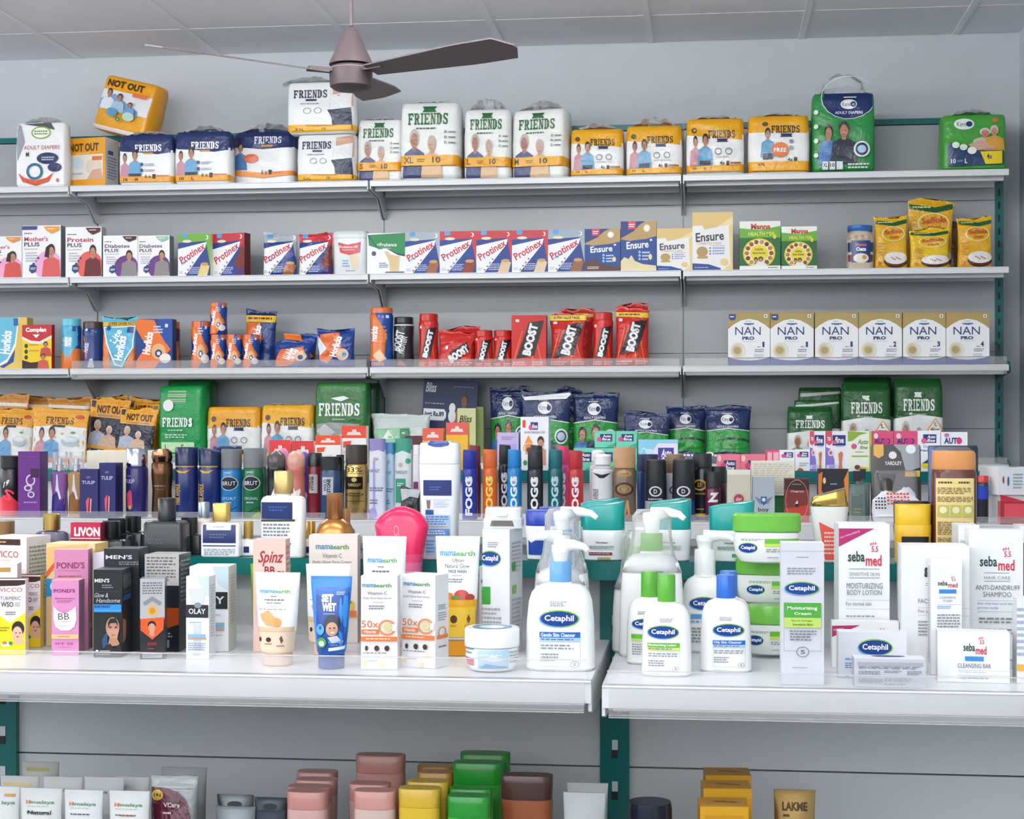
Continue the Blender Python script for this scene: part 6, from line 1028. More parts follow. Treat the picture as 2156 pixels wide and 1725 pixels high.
# tall white bottle, upside down cap at the top
vessel('tall white lotion bottle with navy and pale blue printed label', (879, 964, 929), FC, -.005, [(0, .80, .8, 5), (.02, .84, .9, 5), (.4, .90, 1, 4.5), (.80, 1, .95, 4.5), (.805, .98, .9, 5)],
    [('r', '#1c2f6c', .14, .33, .84, .46), ('l', '#4a62a0', .3, .38, .6, .42, 2), ('r', '#c8d4dc', .18, .49, .80, .49+.005), ('p', '#7a6a5c', [(.22, .5), (.32, .5), (.30, .57), (.24, .57)]), ('l', '#b8d0e4', .4, .50, .78, .56, 3), ('r', '#2c5a94', .20, .58, .40, .62), ('r', '#a8c8e4', .20, .625, .80, .72), ('l', '#4a84c0', .22, .63, .78, .71, 4), ('r', '#5a94cc', .20, .74, .80, .80), ('l', '#dfe8f4', .22, .75, .78, .79, 2), ('r', '#9cc0e0', .20, .82, .44, .96), ('l', '#5a8cc0', .21, .83, .43, .95, 4), ('b', '#4a4a4c', .54, .80, .68, .955), ('l', '#4a84c0', .74, .76, .80, .95, 6)],
    '#e4e8ea', d=.045, cap=[(.808, .98, .9, 5), (.82, .99, .92, 5), (.97, .96, .86, 5), (.985, .92, .8, 5), (.986, .6, .6, 4), (1, .58, .55, 4)], capc='#e8ecee', capart=[('p', '#1c3a8c', [(.22, .0), (.80, .0), (.76, .035), (.62, .04), (.58, .05), (.42, .05), (.38, .04), (.26, .035)])], name='lotion_bottle', group=G7, rz=0)
def shp(lb, px, bk, art=(), capc='#0d9a94', capv=.46, **k): return shampoo(lb, px, FC, bk, art, '#e6eaea', capc, capv, d=.042, group='flat shampoo bottles on the near teal rail', **k)
shp('blue capped flat bottle behind the other blue capped one', (1132, 1190, 1069), .05, capc='#2040a8', capv=.3)
shp('blue capped flat bottle behind the clear wrapped pump bottles', (1103, 1191, 1075), .005, [('r', '#1c48a8', .1, .58, .9, .9)], capc='#2244b0', capv=.32)
HB = [('t', '#7a5a50', 'Himalaya', .34, .66, .62, .70, 1), ('r', '#b8c8c4', .18, .73, .76, .80), ('l', '#7a8c8c', .20, .74, .74, .79, 2), ('r', '#7a2c44', .18, .85, .72, .90), ('l', '#c8a0a8', .2, .86, .7, .89, 1), ('r', '#a8946c', .38, .94, .68, 1)]
shp('teal capped shampoo bottle behind the one with a dark red label band', (1219, 1304, 1055), .05, slope=.12)
shp('teal capped white shampoo bottle with a dark red label band', (1223, 1315, 1063), .002, HB, slope=.14)
shp('teal capped shampoo bottle behind its twin near the wrapped green pump', (1366, 1443, 1055), .05, slope=.12)
shp('teal capped white shampoo bottle behind the clear wrapped green pump', (1365, 1456, 1060), .002, HB[:3], slope=.14)
shp('teal capped white shampoo bottle behind the stacked cream jars', (1492, 1590, 1062), .002, HB[:3]+[('r', '#4aa06a', .5, .86, .8, .92)], slope=.14)
def tilted_gold():
    r = vessel('gold topped white bottle with slanted shiny cap and coral label', (1708, 1789, 1026), FC, .0, [(0, .62, .8, 3.4), (.02, .66, .9, 3.4), (.5, .9, 1, 3.2), (.74, 1, 1, 3)], [('p', '#e0584a', [(.2, .46), (.84, .62), (.80, .96), (.36, .96)]), ('l', '#f4c8b8', .34, .58, .7, .9, 6)], '#dfe0dc', d=.04, cap=[(.74, 1, 1, 3), (.76, 1.02, 1.02, 3), (.98, .92, .9, 3), (1, .86, .8, 3)], capc='#c8a458', capm='chrome', group=G7, name='lotion_bottle')
    ob = [c for c in C.objects if c.parent == r and c.name.startswith('cap')][0]
    zs = [v.co.z for v in ob.data.vertices]; z0, z1 = min(zs), max(zs); hw = max(v.co.x for v in ob.data.vertices)
    for v in ob.data.vertices:
        t = (v.co.z-z0)/(z1-z0); v.co.z -= (1-v.co.x/hw)*.5*t*(z1-z0)*.55; v.co.z -= (v.co.x/hw)*.012*(1-t)*0
tilted_gold()
shampoo('brown capped bottle hidden behind the yellow bottle', (1883, 1962, 1056), FC, .045, [], '#5a3a1c', '#3a2420', .4, d=.03, group=G7)
shampoo('yellow bottle with a black label and yellow flip cap', (1886, 1964, 1063), FC, .0, [('r', '#1c1f24', .16, .54, .90, .90), ('l', '#5a6a6c', .3, .62, .78, .80, 3), ('l', '#8a7a3c', .2, .93, .8, .97, 1)], '#e4b416', '#e6bc1a', .34, d=.035, group=G7, n=4, taper=.96)
def hplab(): return [('r', '#e2cc88', .05, .24, .90, .88), ('l', '#5a3418', .10, .262, .46, .295, 1), ('l', '#5a3418', .54, .262, .86, .295, 1), ('l', '#7a5a34', .08, .32, .82, .38, 4), ('l', '#7a5a34', .08, .40, .88, .45, 4), *[('r', '#b8b858', .08+.28*k, .475, .32+.28*k, .58) for k in range(3)], *[('e', '#e8dcb0', .20+.28*k, .52, .08, .03) for k in range(3)], ('l', '#7a5a34', .08, .62, .78, .74, 8), ('t', '#5a3418', '4', .66, .64, .72, .67, 1), ('r', '#b8a878', .76, .64, .90, .66), ('l', '#7a5a34', .08, .76, .84, .80, 3), ('l', '#4a2c14', .08, .83, .46, .86, 1)]
vessel('tall dark brown plastic bottle with orange lid and beige printed label', (1967, 2061, 950), FC, -.008, [(0, .96, .95, 4), (.015, 1, 1, 4), (.80, 1, 1, 3.6), (.835, .96, .96, 3)], hplab(), '#5c2a1e', d=.052, cap=[(.835, .97, .98, 2.6), (.85, .99, 1, 2.6), (.975, .97, .98, 2.6), (1, .90, .9, 2.6)], capc='#d08c4c', capm='matte', name='bottle', group=G7)

# ================================================================ near shelf, first bay
G8 = 'cartons on the near shelf'
def yb_back(py): return None
def bk(y):  # how far behind the shelf front a thing stands whose foot shows at pixel row y
    return max(.004, (EYE-FSL.z)*F/(y-HZ)/1.0-FF)
def bkr(y): return max(.004, (EYE-FSR.z)*F/(y-HZ)-FF)
VT = [('p', '#3a2418', [(0, .02), (.84, .02), (.82, .075), (.6, .095), (0, .10)]), ('t', '#a83c2c', 'VICCO', .06, .12, .74, .175, 0, 0, 0), ('l', '#b8a8a0', .12, .19, .62, .197, 1)]
carton('tall white and brown carton at the picture edge in the back row', (-28, 107, 1136), FSL, .20, [('r', '#3a2418', 0, .02, .85, .075), ('l', '#d8b070', .1, .035, .6, .06, 1), ('t', '#a83c2c', 'VICCO', .26, .13, .80, .19, 0), ('l', '#a88a80', .3, .21, .7, .22, 1), ('l', '#8a6a60', .3, .28, .8, .30, 1)], '#ece8e8', side='#e8e4e4', top='#f0dcd4', d=.06, xc=56, group=G8, sart=[('l', '#8aa89c', .1, .08, .9, .6, 14)])
carton('white and golden carton between the two rows at the picture edge', (-30, 52, 1190), FSL, .15, [('r', '#b8904c', .2, .04, .8, .09)], '#efe8e4', side='#e8dcd8', top='#f0dcd4', d=.05, xc=40, group=G8)
def vicco(): return VT+[('t', '#5a5a60', 'TURMERIC', .08, .235, .70, .285, 0), ('t', '#4a4a50', 'WSO', .10, .305, .48, .375, 1), ('l', '#8a8a90', .52, .31, .70, .37, 3), ('l', '#6a5a58', .24, .43, .55, .485, 2), ('p', '#f0d21c', [(0, .46), (.38, .585), (1, .44), (1, 1), (0, 1)]), ('p', '#f6de3c', [(0, .46), (.38, .585), (1, .44), (1, .46), (.38, .61), (0, .48)]),
    ('e', '#2a2422', .62, .66, .19, .10), ('e', '#e0b49c', .60, .73, .15, .10), ('p', '#e0b49c', [(.52, .78), (.74, .78), (.80, .86), (.5, .86)]), ('e', '#3a2420', .56, .715, .03, .007), ('e', '#3a2420', .68, .715, .03, .007), ('e', '#b04a44', .61, .765, .04, .009), ('l', '#7a8a2c', .08, .63, .36, .70, 2), ('e', '#f4ecd8', .26, .86, .16, .035), ('e', '#d07a2c', .22, .845, .08, .02), ('e', '#4a8a3c', .40, .85, .06, .025)]
carton('yellow and white turmeric carton in the second row, mostly covered', (40, 105, 1211), FSL, bk(1384), vicco(), '#ece6ea', side='#f0d860', top='#5a3c2c', d=.035, xc=90, sc=True, group=G8)
carton('yellow and white turmeric carton with a face in a black headband', (-2, 68, 1218), FSL, bk(1399), vicco(), '#ece6ea', side='#efe8dc', top='#4a3428', d=.028, xc=57, sc=True, group=G8)
carton('orange, blue and yellow striped carton behind the pink cartons', (95, 200, 1145), FSL, .22, [('p', '#e8b878', [(0, .04), (.9, 0), (.4, .2), (0, .3)]), ('p', '#d8642c', [(0, .28), (.42, .04), (.46, .05), (0, .34)]), ('p', '#2c9ad8', [(0, .34), (.3, .36), (.4, .5), (0, .52)]), ('t', '#dff0fa', 'en', .08, .38, .32, .46, 1)], '#e8cf98', side='#d8b870', top='#f0dca8', d=.05, group=G8)
carton('tall pink carton behind the smaller pink one', (116, 198, 1157), FSL, bk(1386), [('t', '#8a3a68', "POND'S", .06, .125, .78, .19, 1), ('l', '#a86a88', .1, .205, .78, .215, 1), ('t', '#9a2c5c', 'BRIGHT MIRACLE', .10, .26, .68, .275, 1)], '#d088b0', side='#b07898', top='#e8b0a8', d=.035, xc=187, sc=True, group=G8, sart=[('e', '#c890ac', .4, .5, .25, .12), ('r', '#d8a878', .2, .74, .8, .80)])
carton('smaller pink carton with a white tube shaped panel', (109, 178, 1222), FSL, bk(1399), [('t', '#8a2c5c', "POND'S", .06, .115, .72, .165, 1), ('t', '#a82c5c', 'BRIGHTENING', .10, .235, .70, .25, 1), ('l', '#a85a80', .16, .265, .62, .30, 2), ('p', '#eeeaec', [(.06, .35), (.2, .41), (.38, .45), (.56, .41), (.74, .35), (.76, .52), (.70, .62), (.54, .67), (.28, .67), (.12, .62), (.06, .52)]), ('t', '#4a4a50', 'BB', .20, .44, .54, .525, 0), ('t', '#6a6a70', 'CREAM', .24, .545, .56, .56, 0), ('r', '#8a8a90', .22, .605, .56, .609), ('r', '#e0b888', .0, .72, .82, .785), ('l', '#a8785a', .2, .74, .6, .765, 1), ('t', '#a84a78', 'SPF 30', .10, .83, .66, .86, 1), ('l', '#b06a90', .2, .885, .66, .90, 1)], '#d48cba', side='#bc84a4', top='#eab4ac', d=.03, xc=166, sc=True, group=G8)
def mens(big=True): return [('t', '#dfe2e4', "MEN'S", .04, .10, .56, .145, 1), ('l', '#8a8e94', .3, .165, .72, .215, 2), ('r', '#4a4e54', .04, .243, .86, .246), ('t', '#c8ccd0', 'Glow &', .04, .265, .52, .315, 0, 0, .3), ('t', '#c8ccd0', 'Handsome', .10, .325, .94, .375, 0, 0, .3), ('r', '#2a8ad8', .02, .395, .98, .485), ('t', '#0f3a6a', 'INSTANT', .04, .405, .60, .435, 2), ('r', '#5ab0f0', .02, .46, .98, .468),
    ('p', '#2a4a74', [(.3, .80), (.5, .7), (.5, .86), (.34, .9)]), ('e', '#22201f', .68, .62, .27, .075), ('e', '#b8846a', .68, .66, .24, .12), ('p', '#c09078', [(.5, .68), (.9, .68), (.84, .80), (.72, .85), (.6, .80)]), ('p', '#22201f', [(.53, .66), (.52, .60), (.60, .555), (.78, .55), (.86, .60), (.85, .65), (.80, .605), (.60, .61)]), ('e', '#2a2018', .60, .655, .05, .008), ('e', '#2a2018', .80, .655, .05, .008), ('e', '#a05a50', .70, .745, .07, .008), ('p', '#b08068', [(.58, .78), (.84, .78), (.96, .86), (.5, .88)]), ('p', '#1c1e22', [(.42, .87), (.6, .84), (.75, .90), (.94, .84), (1, .9), (1, 1), (.4, 1)]), ('e', '#e8ecee', .14, .925, .05, .012), ('l', '#a8acb0', .24, .915, .66, .935, 1), ('l', '#8a8e92', .1, .95, .66, .98, 1)]
carton('small white and violet carton behind the black face cartons', (196, 226, 1165), FSL, .21, [('e', '#5a3a8c', .6, .34, .5, .12), ('t', '#c8a8d8', 'Pa', .1, .30, .6, .36, 1)], '#e6e2ee', d=.04, group=G8)
carton('tall black carton behind the front black face carton', (219, 312, 1156), FSL, bk(1388), [('t', '#dfe2e4', "MEN'S", .04, .06, .64, .10, 1), ('l', '#8a8e94', .34, .12, .9, .16, 2)], '#24272c', side='#2c3036', top='#3a3e44', d=.05, xc=292, sc=True, group=G8, sart=[('l', '#6a6e74', .1, .05, .9, .2, 6), ('r', '#3a6a9c', .2, .22, .6, .28)])
carton('black carton with a bright faced man and blue strip', (197, 278, 1200), FSL, bk(1402), mens(), '#1d2024', side='#24282d', top='#34383e', d=.055, xc=257, group=G8, sart=[('l', '#7a7e84', .1, .06, .9, .22, 7), ('l', '#5a5e64', .1, .25, .9, .33, 2), ('p', '#a87a64', [(.0, .55), (.35, .6), (.3, .8), (0, .85)]), ('r', '#2a5a9c', .0, .3, .8, .36)])
carton('silver and dark carton wrapped in shine behind the honeycomb carton', (305, 402, 1168), FSL, bk(1388), [('r', '#b8b4b0', 0, 0, 1, .32), ('l', '#6a6a6c', .06, .02, .9, .28, 8), ('r', '#c8502c', .3, .30, .6, .34), ('p', '#a8481c', [(0, .55), (1, .55), (1, .72), (.3, .80), (0, .8)]), ('b', '#9aa4a8', .28, .88, .7, .96), ('l', '#9aa4a8', .2, .8, .9, .86, 2)], '#24262b', side='#4a4c50', top='#c8c8c6', d=.05, xc=377, group=G8, finish='gloss', sart=[('l', '#9a9c9e', .1, .05, .9, .5, 10)])
carton('slim silver and orange carton with a honeycomb and a man', (295, 352, 1218), FSL, bk(1404), [('r', '#b4b4b6', 0, 0, 1, .5), ('l', '#6a6a6e', .1, .04, .9, .2, 5), ('p', '#8a8a8e', [(.1, .3), (.5, .22), (.9, .3), (.8, .34), (.5, .28), (.2, .34)]), ('e', '#e0a84a', .5, .40, .20, .065), ('e', '#c88a2c', .5, .40, .12, .04), ('p', '#e05a2c', [(.02, .50), (.98, .48), (.94, .64), (.5, .76), (.02, .64)]), ('e', '#2a201c', .48, .575, .17, .05), ('e', '#c8987c', .48, .61, .14, .055), ('p', '#c8987c', [(.4, .65), (.56, .65), (.6, .70), (.5, .72), (.38, .70)]), ('l', '#b83a3c', .3, .79, .7, .83, 2), ('l', '#b83a3c', .3, .86, .6, .88, 1), ('r', '#9aa4aa', .1, .93, .9, .985), ('l', '#5a6468', .14, .94, .84, .975, 2)], '#26272c', side='#34363c', top='#8a8a8c', d=.03, xc=347, group=G8, finish='gloss')
def olay(): return [('p', '#c8d8e8', [(.5, 0), (1, 0), (1, .25), (.7, .2)]), ('p', '#cfd4dc', [(.12, .15), (.86, .15), (.74, .36), (.24, .36)]), ('p', '#c4ccd8', [(.3, .58), (.66, .58), (.62, .9), (.36, .9)]), ('r', '#26282e', 0, .345, .98, .50), ('e', '#8a8e8a', .52, .35, .16, .035), ('t', '#dfe2e6', 'OLAY', .12, .39, .86, .455, 1), ('l', '#8a94a8', .16, .545, .86, .57, 1), ('r', '#8ab0d8', .08, .70, .86, .74), ('r', '#b89a78', .08, .745, .90, .765), ('l', '#8a98a8', .1, .80, .86, .90, 4), ('l', '#9aa4b0', .3, .92, .7, .96, 2)]
carton('larger white carton with black band behind the slim one', (399, 498, 1193), FSL, bk(1386), [('r', '#26282e', .0, .30, .98, .50), ('t', '#dfe2e6', 'OLAY', .02, .35, .9, .44, 1), ('p', '#c0d4e4', [(.6, 0), (1, 0), (1, .28), (.72, .2)]), ('r', '#8ab0c8', .4, .66, .9, .72), ('r', '#b8a488', .4, .73, .9, .755), ('l', '#8a98a8', .5, .56, .9, .58, 1), ('l', '#9aa4b0', .5, .8, .9, .82, 1)], '#e9edee', side='#e4e6e2', top='#f0f2f2', d=.05, xc=481, group=G8, sart=[('l', '#c8ccca', .2, .1, .8, .7, 16)])
carton('slim white carton with black band and printed tube', (392, 454, 1214), FSL, bk(1403), olay(), '#eaf0f4', side='#dfe8ec', top='#f0f4f4', d=.03, xc=440, group=G8, sart=[('l', '#b8c4c8', .2, .1, .8, .75, 18)])
carton('pale pink carton behind the rice face wash tube', (535, 620, 1136), FSL, .20, [('t', '#a03a3c', 'Spinz', .12, .10, .76, .24, 1, 0, .35), ('t', '#8a3034', 'BB', .28, .24, .54, .31, 1), ('t', '#8a3034', 'PRO', .60, .28, .78, .31, 2)], '#e8c4b8', side='#dcb4a8', top='#f0ccc0', d=.06, xc=603, sc=True, group=G8, sart=[('l', '#b87a70', .2, .05, .8, .5, 9)])
def face_rice(c1='#9ad0e0', full=True):
    P = [('t', '#4a9ccc', 'mama', .14, .185, .48, .22, 1), ('t', '#5aa84a', 'earth', .48, .18, .80, .22, 1), ('l', '#5a5a5c', .38, .245, .54, .265, 1), ('l', '#4a4a4c', .25, .28, .68, .305, 1), ('t', '#4a4a4c', 'FACE WASH', .30, .315, .62, .335, 1), ('r', '#8a8a8c', .36, .36, .56, .363), ('l', '#7a7a7c', .12, .385, .80, .40, 1)]
    if full: P += [('p', '#e8a060', [(.16, .45), (.34, .40), (.56, .5), (.60, .56), (.3, .56), (.2, .5), (.36, .5)]), ('e', '#e0984c', .54, .53, .11, .05), ('r', '#dcbf9c', .08, .58, .90, .63), ('r', '#e6cfb4', .09, .63, .89, .87), ('r', '#cfa884', .08, .625, .90, .632), ('e', '#3a2c22', .38, .715, .06, .026), ('p', '#6a4a34', [(.62, .70), (.66, .67), (.70, .72), (.66, .76)]), ('l', '#7a6450', .3, .75, .48, .77, 1), ('l', '#7a6450', .56, .77, .76, .79, 1), ('e', '#3a2c22', .17, .715, .03, .026)]
    return P
G9 = 'squeeze tubes on the near shelf'
tube('lime green tube behind the rice face wash tube', (520, 606, 1197), FSL, bk(1385), [], '#8ab83c', '#6a9a34', d=.034, group=G9)
tube('white and beige rice face wash tube, frontmost of its kind', (529, 625, 1208), FSL, bk(1416), face_rice(), '#eef0f0', '#dfc0b0', .13, .64, group=G9, low=.76, d=.036, bands=[(.63, .87, '#e6cfb4')])
carton('large pale vitamin carton behind the blue hair gel tube', (651, 760, 1127), FSL, bk(1363), [('t', '#4a90b0', 'mama', .14, .09, .50, .13, 1), ('t', '#5a9a4a', 'earth', .50, .085, .82, .13, 1), ('t', '#5a5a58', 'Vitamin C', .28, .17, .68, .21, 0), ('t', '#5a5a58', 'Daily Glow Face Cream', .08, .235, .88, .265, 0), ('r', '#6a6a68', .4, .3, .6, .303), ('e', '#e8c42c', .84, .65, .10, .05), ('p', '#3a5a2c', [(.80, .58), (.88, .62), (.92, .58), (.86, .64)]), ('r', '#e07838', 0, .70, .98, .76), ('e', '#4a3428', .76, .80, .06, .03), ('l', '#8a7a5c', .66, .84, .84, .86, 1), ('e', '#e8dc9c', .6, .95, .05, .025)], '#e6dfd8', side='#dcd6d0', top='#efece8', d=.04, group=G8, xc=753)
tube('white rice face wash tube behind the blue hair gel tube', (637, 732, 1190), FSL, bk(1392), face_rice()[-12:], '#eef0f0', '#dfc0b0', .13, .66, group=G9, bands=[(.58, .87, '#dcc0a4')], d=.036)
tube('bright blue hair gel tube with a smiling young man', (647, 735, 1216), FSL, bk(1421), [('p', '#1c4a9c', [(.14, .12), (.98, .12), (.86, .78), (.22, .84)]), ('p', '#2c6cc0', [(.14, .12), (.98, .12), (.97, .2), (.15, .22)]), ('t', '#e8f0f8', 'SET', .30, .19, .58, .28, 3), ('t', '#e8f0f8', 'WET', .32, .285, .66, .375, 3), ('l', '#a8c4e8', .36, .395, .66, .41, 1), ('l', '#c8dcf0', .66, .16, .86, .20, 2), ('e', '#23283a', .58, .50, .20, .09), ('e', '#c89a7c', .58, .565, .14, .075), ('p', '#c8d0dc', [(.48, .655), (.58, .645), (.70, .635), (.78, .69), (.6, .72)]), ('e', '#2a2020', .54, .555, .025, .008), ('e', '#2a2020', .64, .55, .025, .008), ('e', '#e8dcd8', .60, .60, .05, .008), ('e', '#58a8e0', .30, .57, .10, .06), ('r', '#1c4a9c', .27, .53, .33, .57), ('e', '#4a9a4c', .34, .71, .12, .055), ('e', '#cfe4c8', .34, .72, .07, .03), ('t', '#9ad0f0', 'CASUALLY', .52, .69, .84, .715, 1), ('t', '#7ac0e8', 'COOL', .56, .725, .74, .745, 1), ('p', '#dfe8f4', [(.52, .765), (.86, .75), (.84, .785), (.52, .80)])], '#2f86d4', '#1c4a94', .15, .62, group=G9, low=.70, d=.036, bands=[(.80, .86, '#1e58ac')])
tube('upright white face wash tube beside the bright pink bottle', (757, 851, 1131), FSL, .17, face_rice(full=False), '#e8eaee', '#dfd0c8', .1, .7, group=G9, d=.036)
# the bright pink bottle with its wide curved top
def pinkb():
    r = vessel('bright pink bottle with a wide arched top fading to pale pink', (783, 897, 1068), FSL, .27, [(0, .60, .8, 3), (.03, .62, .9, 3), (.4, .66, 1, 3), (.62, .76, 1, 3), (.76, .90, .9, 3), (.83, .97, .8, 3), (.855, 1, .76, 3), (.88, .97, .72, 3), (.92, .84, .66, 3), (.955, .66, .58, 3), (.98, .44, .46, 3), (.995, .22, .34, 3), (1, .08, .2, 3)],
        [('o', '#f090a8', .44, .17, .05, .035, .8), ('r', '#f090a8', .49, .19, .50, .22), ('l', '#f4a8b8', .5, .24, .66, .27, 1)], '#e0215c', d=.045, bands=[(.34, .40, '#e4487c'), (.40, .46, '#e8709a'), (.46, .52, '#ec98b8'), (.52, 1, '#f0bcd0')], name='bottle', group=None)
pinkb()
def c50(): return [('t', '#4a90b0', 'mama', .04, .085, .42, .12, 1), ('t', '#5a9a4a', 'earth', .42, .08, .84, .12, 1), ('t', '#5a5a5c', 'Vitamin C', .18, .165, .72, .20, 0), ('t', '#6a6a6c', 'Daily Glow Face Serum', .06, .225, .84, .25, 0), ('r', '#6a6a6c', .32, .28, .62, .283), ('l', '#7a7a7c', .22, .31, .66, .36, 2), ('t', '#d07a3c', '50x', .02, .475, .48, .55, 0), ('o', '#e08848', .72, .55, .24, .085, .78), ('r', '#e8e8ea', .86, .51, .98, .585), ('e', '#d8c890', .74, .545, .12, .045), ('r', '#d87a44', .02, .57, .50, .62), ('t', '#f0e0d0', 'Vitamin', .08, .578, .42, .612, 1), ('r', '#e07a3c', 0, .645, 1.0, .695), ('l', '#f4dcc8', .14, .66, .82, .68, 1), ('e', '#4a4038', .16, .77, .045, .028), ('e', '#4a3028', .44, .77, .07, .03), ('e', '#4a3028', .72, .77, .07, .03), ('l', '#8a8a88', .06, .81, .84, .83, 1), ('e', '#e8dc9c', .1, .92, .06, .03), ('e', '#e8d89c', .6, .955, .07, .025), ('e', '#e8dc9c', .84, .86, .05, .02), ('l', '#9a9a9c', .2, .895, .5, .91, 1)]
carton('white serum carton with a large orange letter, beside the blue gel tube', (760, 846, 1213), FSL, bk(1419), c50(), '#e9e8ea', side='#dfe0e2', top='#f2eeec', d=.03, xc=840, group='white serum cartons with orange bands')
carton('white serum carton with a large orange letter, showing its printed side', (844, 944, 1212), FSL, bk(1416), c50(), '#e7e6e8', side='#e4e4e6', top='#f2eeec', d=.035, xc=916, group='white serum cartons with orange bands', sart=[('l', '#5a94b8', .2, .32, .8, .38, 3), ('l', '#9a9a9c', .2, .4, .8, .5, 4), ('o', '#e08848', .5, .62, .3, .06, .8), ('r', '#e07a3c', .1, .65, .9, .69), ('l', '#5a5048', .2, .76, .9, .79, 1)])
tube('white and yellow saffron face wash tube', (912, 1011, 1131), FSL, bk(1388), [('t', '#4a9ccc', 'mama', .12, .125, .48, .165, 1), ('t', '#5aa84a', 'earth', .48, .12, .90, .165, 1), ('t', '#4a4a4c', 'Ubtan', .40, .185, .66, .215, 0), ('t', '#4a4a4c', 'Natural Glow', .24, .23, .78, .265, 0), ('t', '#4a4a4c', 'FACE WASH', .32, .28, .72, .305, 1), ('r', '#6a6a6c', .40, .325, .62, .329), ('l', '#7a7a7c', .32, .35, .66, .39, 2), ('e', '#c84a3c', .62, .49, .16, .045), ('e', '#e07a2c', .36, .50, .08, .03), ('e', '#a83a34', .80, .51, .10, .03), ('e', '#6a8a3c', .5, .515, .12, .02), ('r', '#e8a81c', .1, .53, .92, .59), ('r', '#f0c83c', .12, .59, .90, .84), ('e', '#5a3a1c', .46, .69, .08, .034), ('p', '#7a4a20', [(.74, .69), (.78, .65), (.82, .69), (.78, .73)]), ('l', '#a8742c', .38, .735, .54, .755, 2), ('l', '#a8742c', .7, .735, .86, .755, 2), ('p', '#e8e4e0', [(.1, .845), (.92, .845), (.9, .86), (.12, .86)])], '#eef0f0', '#e89c20', .13, .66, group=G9, bands=[(.53, .84, '#edbf30')], d=.038, low=.78)
GC = 'white and green printed cartons on the near shelf'
def cet_carton(front=True): return [('l', '#8a8e90', .26, .05, .62, .09, 2), *ceta(.06, .12, .90, .235), ('r', '#3a9a3c', .10, .275, .90, .40), ('l', '#e8f4e0', .2, .29, .8, .385, 3), ('r', '#a8d07c', .10, .40, .90, .46), ('l', '#5a8a4c', .2, .41, .8, .45, 2), ('l', '#9aa0a2', .16, .48, .84, .60, 4), ('l', '#aab0b2', .2, .63, .8, .72, 3)]
carton('tall white carton with blue oval logo carrying a white gadget', (1009, 1106, 1115), FSL, .20, [('l', '#8a8e90', .2, .10, .6, .15, 3), *ceta(-.12, .17, .70, .30), ('r', '#3a9a3c', -.0, .46, .3, .6), ('l', '#9aa0a2', 0, .62, .7, .9, 8)], '#dfe1e4', side='#d4d7dc', top='#e8e8ea', d=.07, xc=1069, group=GC, sart=[('l', '#a8acb0', .15, .1, .85, .35, 8), ('e', '#3a9a3c', .3, .3, .15, .04), ('r', '#7ab85c', .2, .45, .5, .52), ('l', '#a8acb0', .15, .55, .85, .9, 10)])
carton('white carton with green panel behind the low white cream jar', (1009, 1080, 1194), FSL, bk(1372), cet_carton(), '#e6e8ea', side='#d8dbe0', top='#eceef0', d=.04, xc=1068, group=GC, sart=[('l', '#a8acb0', .15, .1, .85, .9, 22)])
zg = Shelf(at(1050, 1116, FSL.D+.20)[1], FSL.D)
def gadget():
    X, D, w, h, zb = fit((1015, 1099, 1070), zg, .215, .04); r = empty('white_case', (X, D+.02, zb+.0005)); m = MB()
    Loft([(0, w*.5, .02, 5), (h*.45, w*.5, .02, 5), (h*.5, w*.47, .018, 5), (h*.92, w*.46, .017, 5), (h, w*.43, .015, 5)], K=10, base='#d8dcdc').build(m); m.obj('body', 'gloss', r)
    m = MB(); Loft([(h*.12, w*.30, .0012, 4, 0, -.0205), (h*.38, w*.26, .0012, 4, 0, -.0205)], K=8, base='#6a6560').build(m); m.obj('window', 'gloss', r)
    m = MB().box(-w*.14, w*.12, -.021, -.018, h*.60, h*.70, '#eef0f0'); m.obj('latch', 'gloss', r)
    tag(r, 'white plastic case with an oval dark window on top of the tall carton', 'case')
gadget()
jar('low white cream jar with a blue ringed lid', (970, 1087, 1327), FSL, bk(1424)-.0, [('r', '#c84a58', .0, .66, .22, .85), ('l', '#8aa0b0', .02, .42, .22, .6, 2), ('r', '#b0d4ec', .30, .48, .84, .90), ('l', '#e8f4fc', .34, .56, .8, .62, 1), ('p', '#5a9cd0', [(.3, .9), (.45, .78), (.8, .86), (.84, .9)]), ('p', '#e8f2fa', [(.34, .66), (.6, .6), (.8, .68), (.6, .74)]), ('l', '#9aa8b0', .86, .5, 1, .8, 4)], '#eceeef', '#eef0ee', .44, tart=[('o', '#3a88b8', .5, .5, .36, .36, .78), ('o', '#8ab8d0', .5, .5, .26, .26, .9)])
GP = 'white pump and lotion bottles with blue oval logos'
def cet(g, b1, t='Gentle Skin Cleanser', top=.30, u0=.22, u1=.80):
    return [('l', '#8a9092', .38, top, .62, top+.045, 3), *ceta(u0, top+.07, u1, top+.21, g), ('r', b1, u0+.01, top+.245, u1+.01, top+.29), ('t', '#eef4fa', t, u0+.03, top+.252, u1-.06, top+.283, 1), ('r', '#a8cce8' if b1 != '#6ab03c' else '#c8dc6c', u0+.01, top+.29, u1+.01, top+.318), ('l', '#4a6a8c', u0+.03, top+.295, u1-.05, top+.312, 1),
            *[('r', '#9aa0a4', x, top+.318, x+.004, top+.52) for x in (u0+.01, u1+.006)], ('r', '#9aa0a4', u0+.01, top+.518, u1-.12, top+.521), ('l', '#8a9094', u0+.03, top+.34, u1-.02, top+.385, 2), ('l', '#8a9094', u0+.03, top+.41, u1-.3, top+.48, 3), ('o', '#8a9094', u1-.07, top+.50, .062, .028, .86), ('t', '#7a8084', '5', u1-.09, top+.488, u1-.05, top+.513, 1), ('l', '#aab0b4', u0+.03, top+.545, u0+.3, top+.556, 1)]
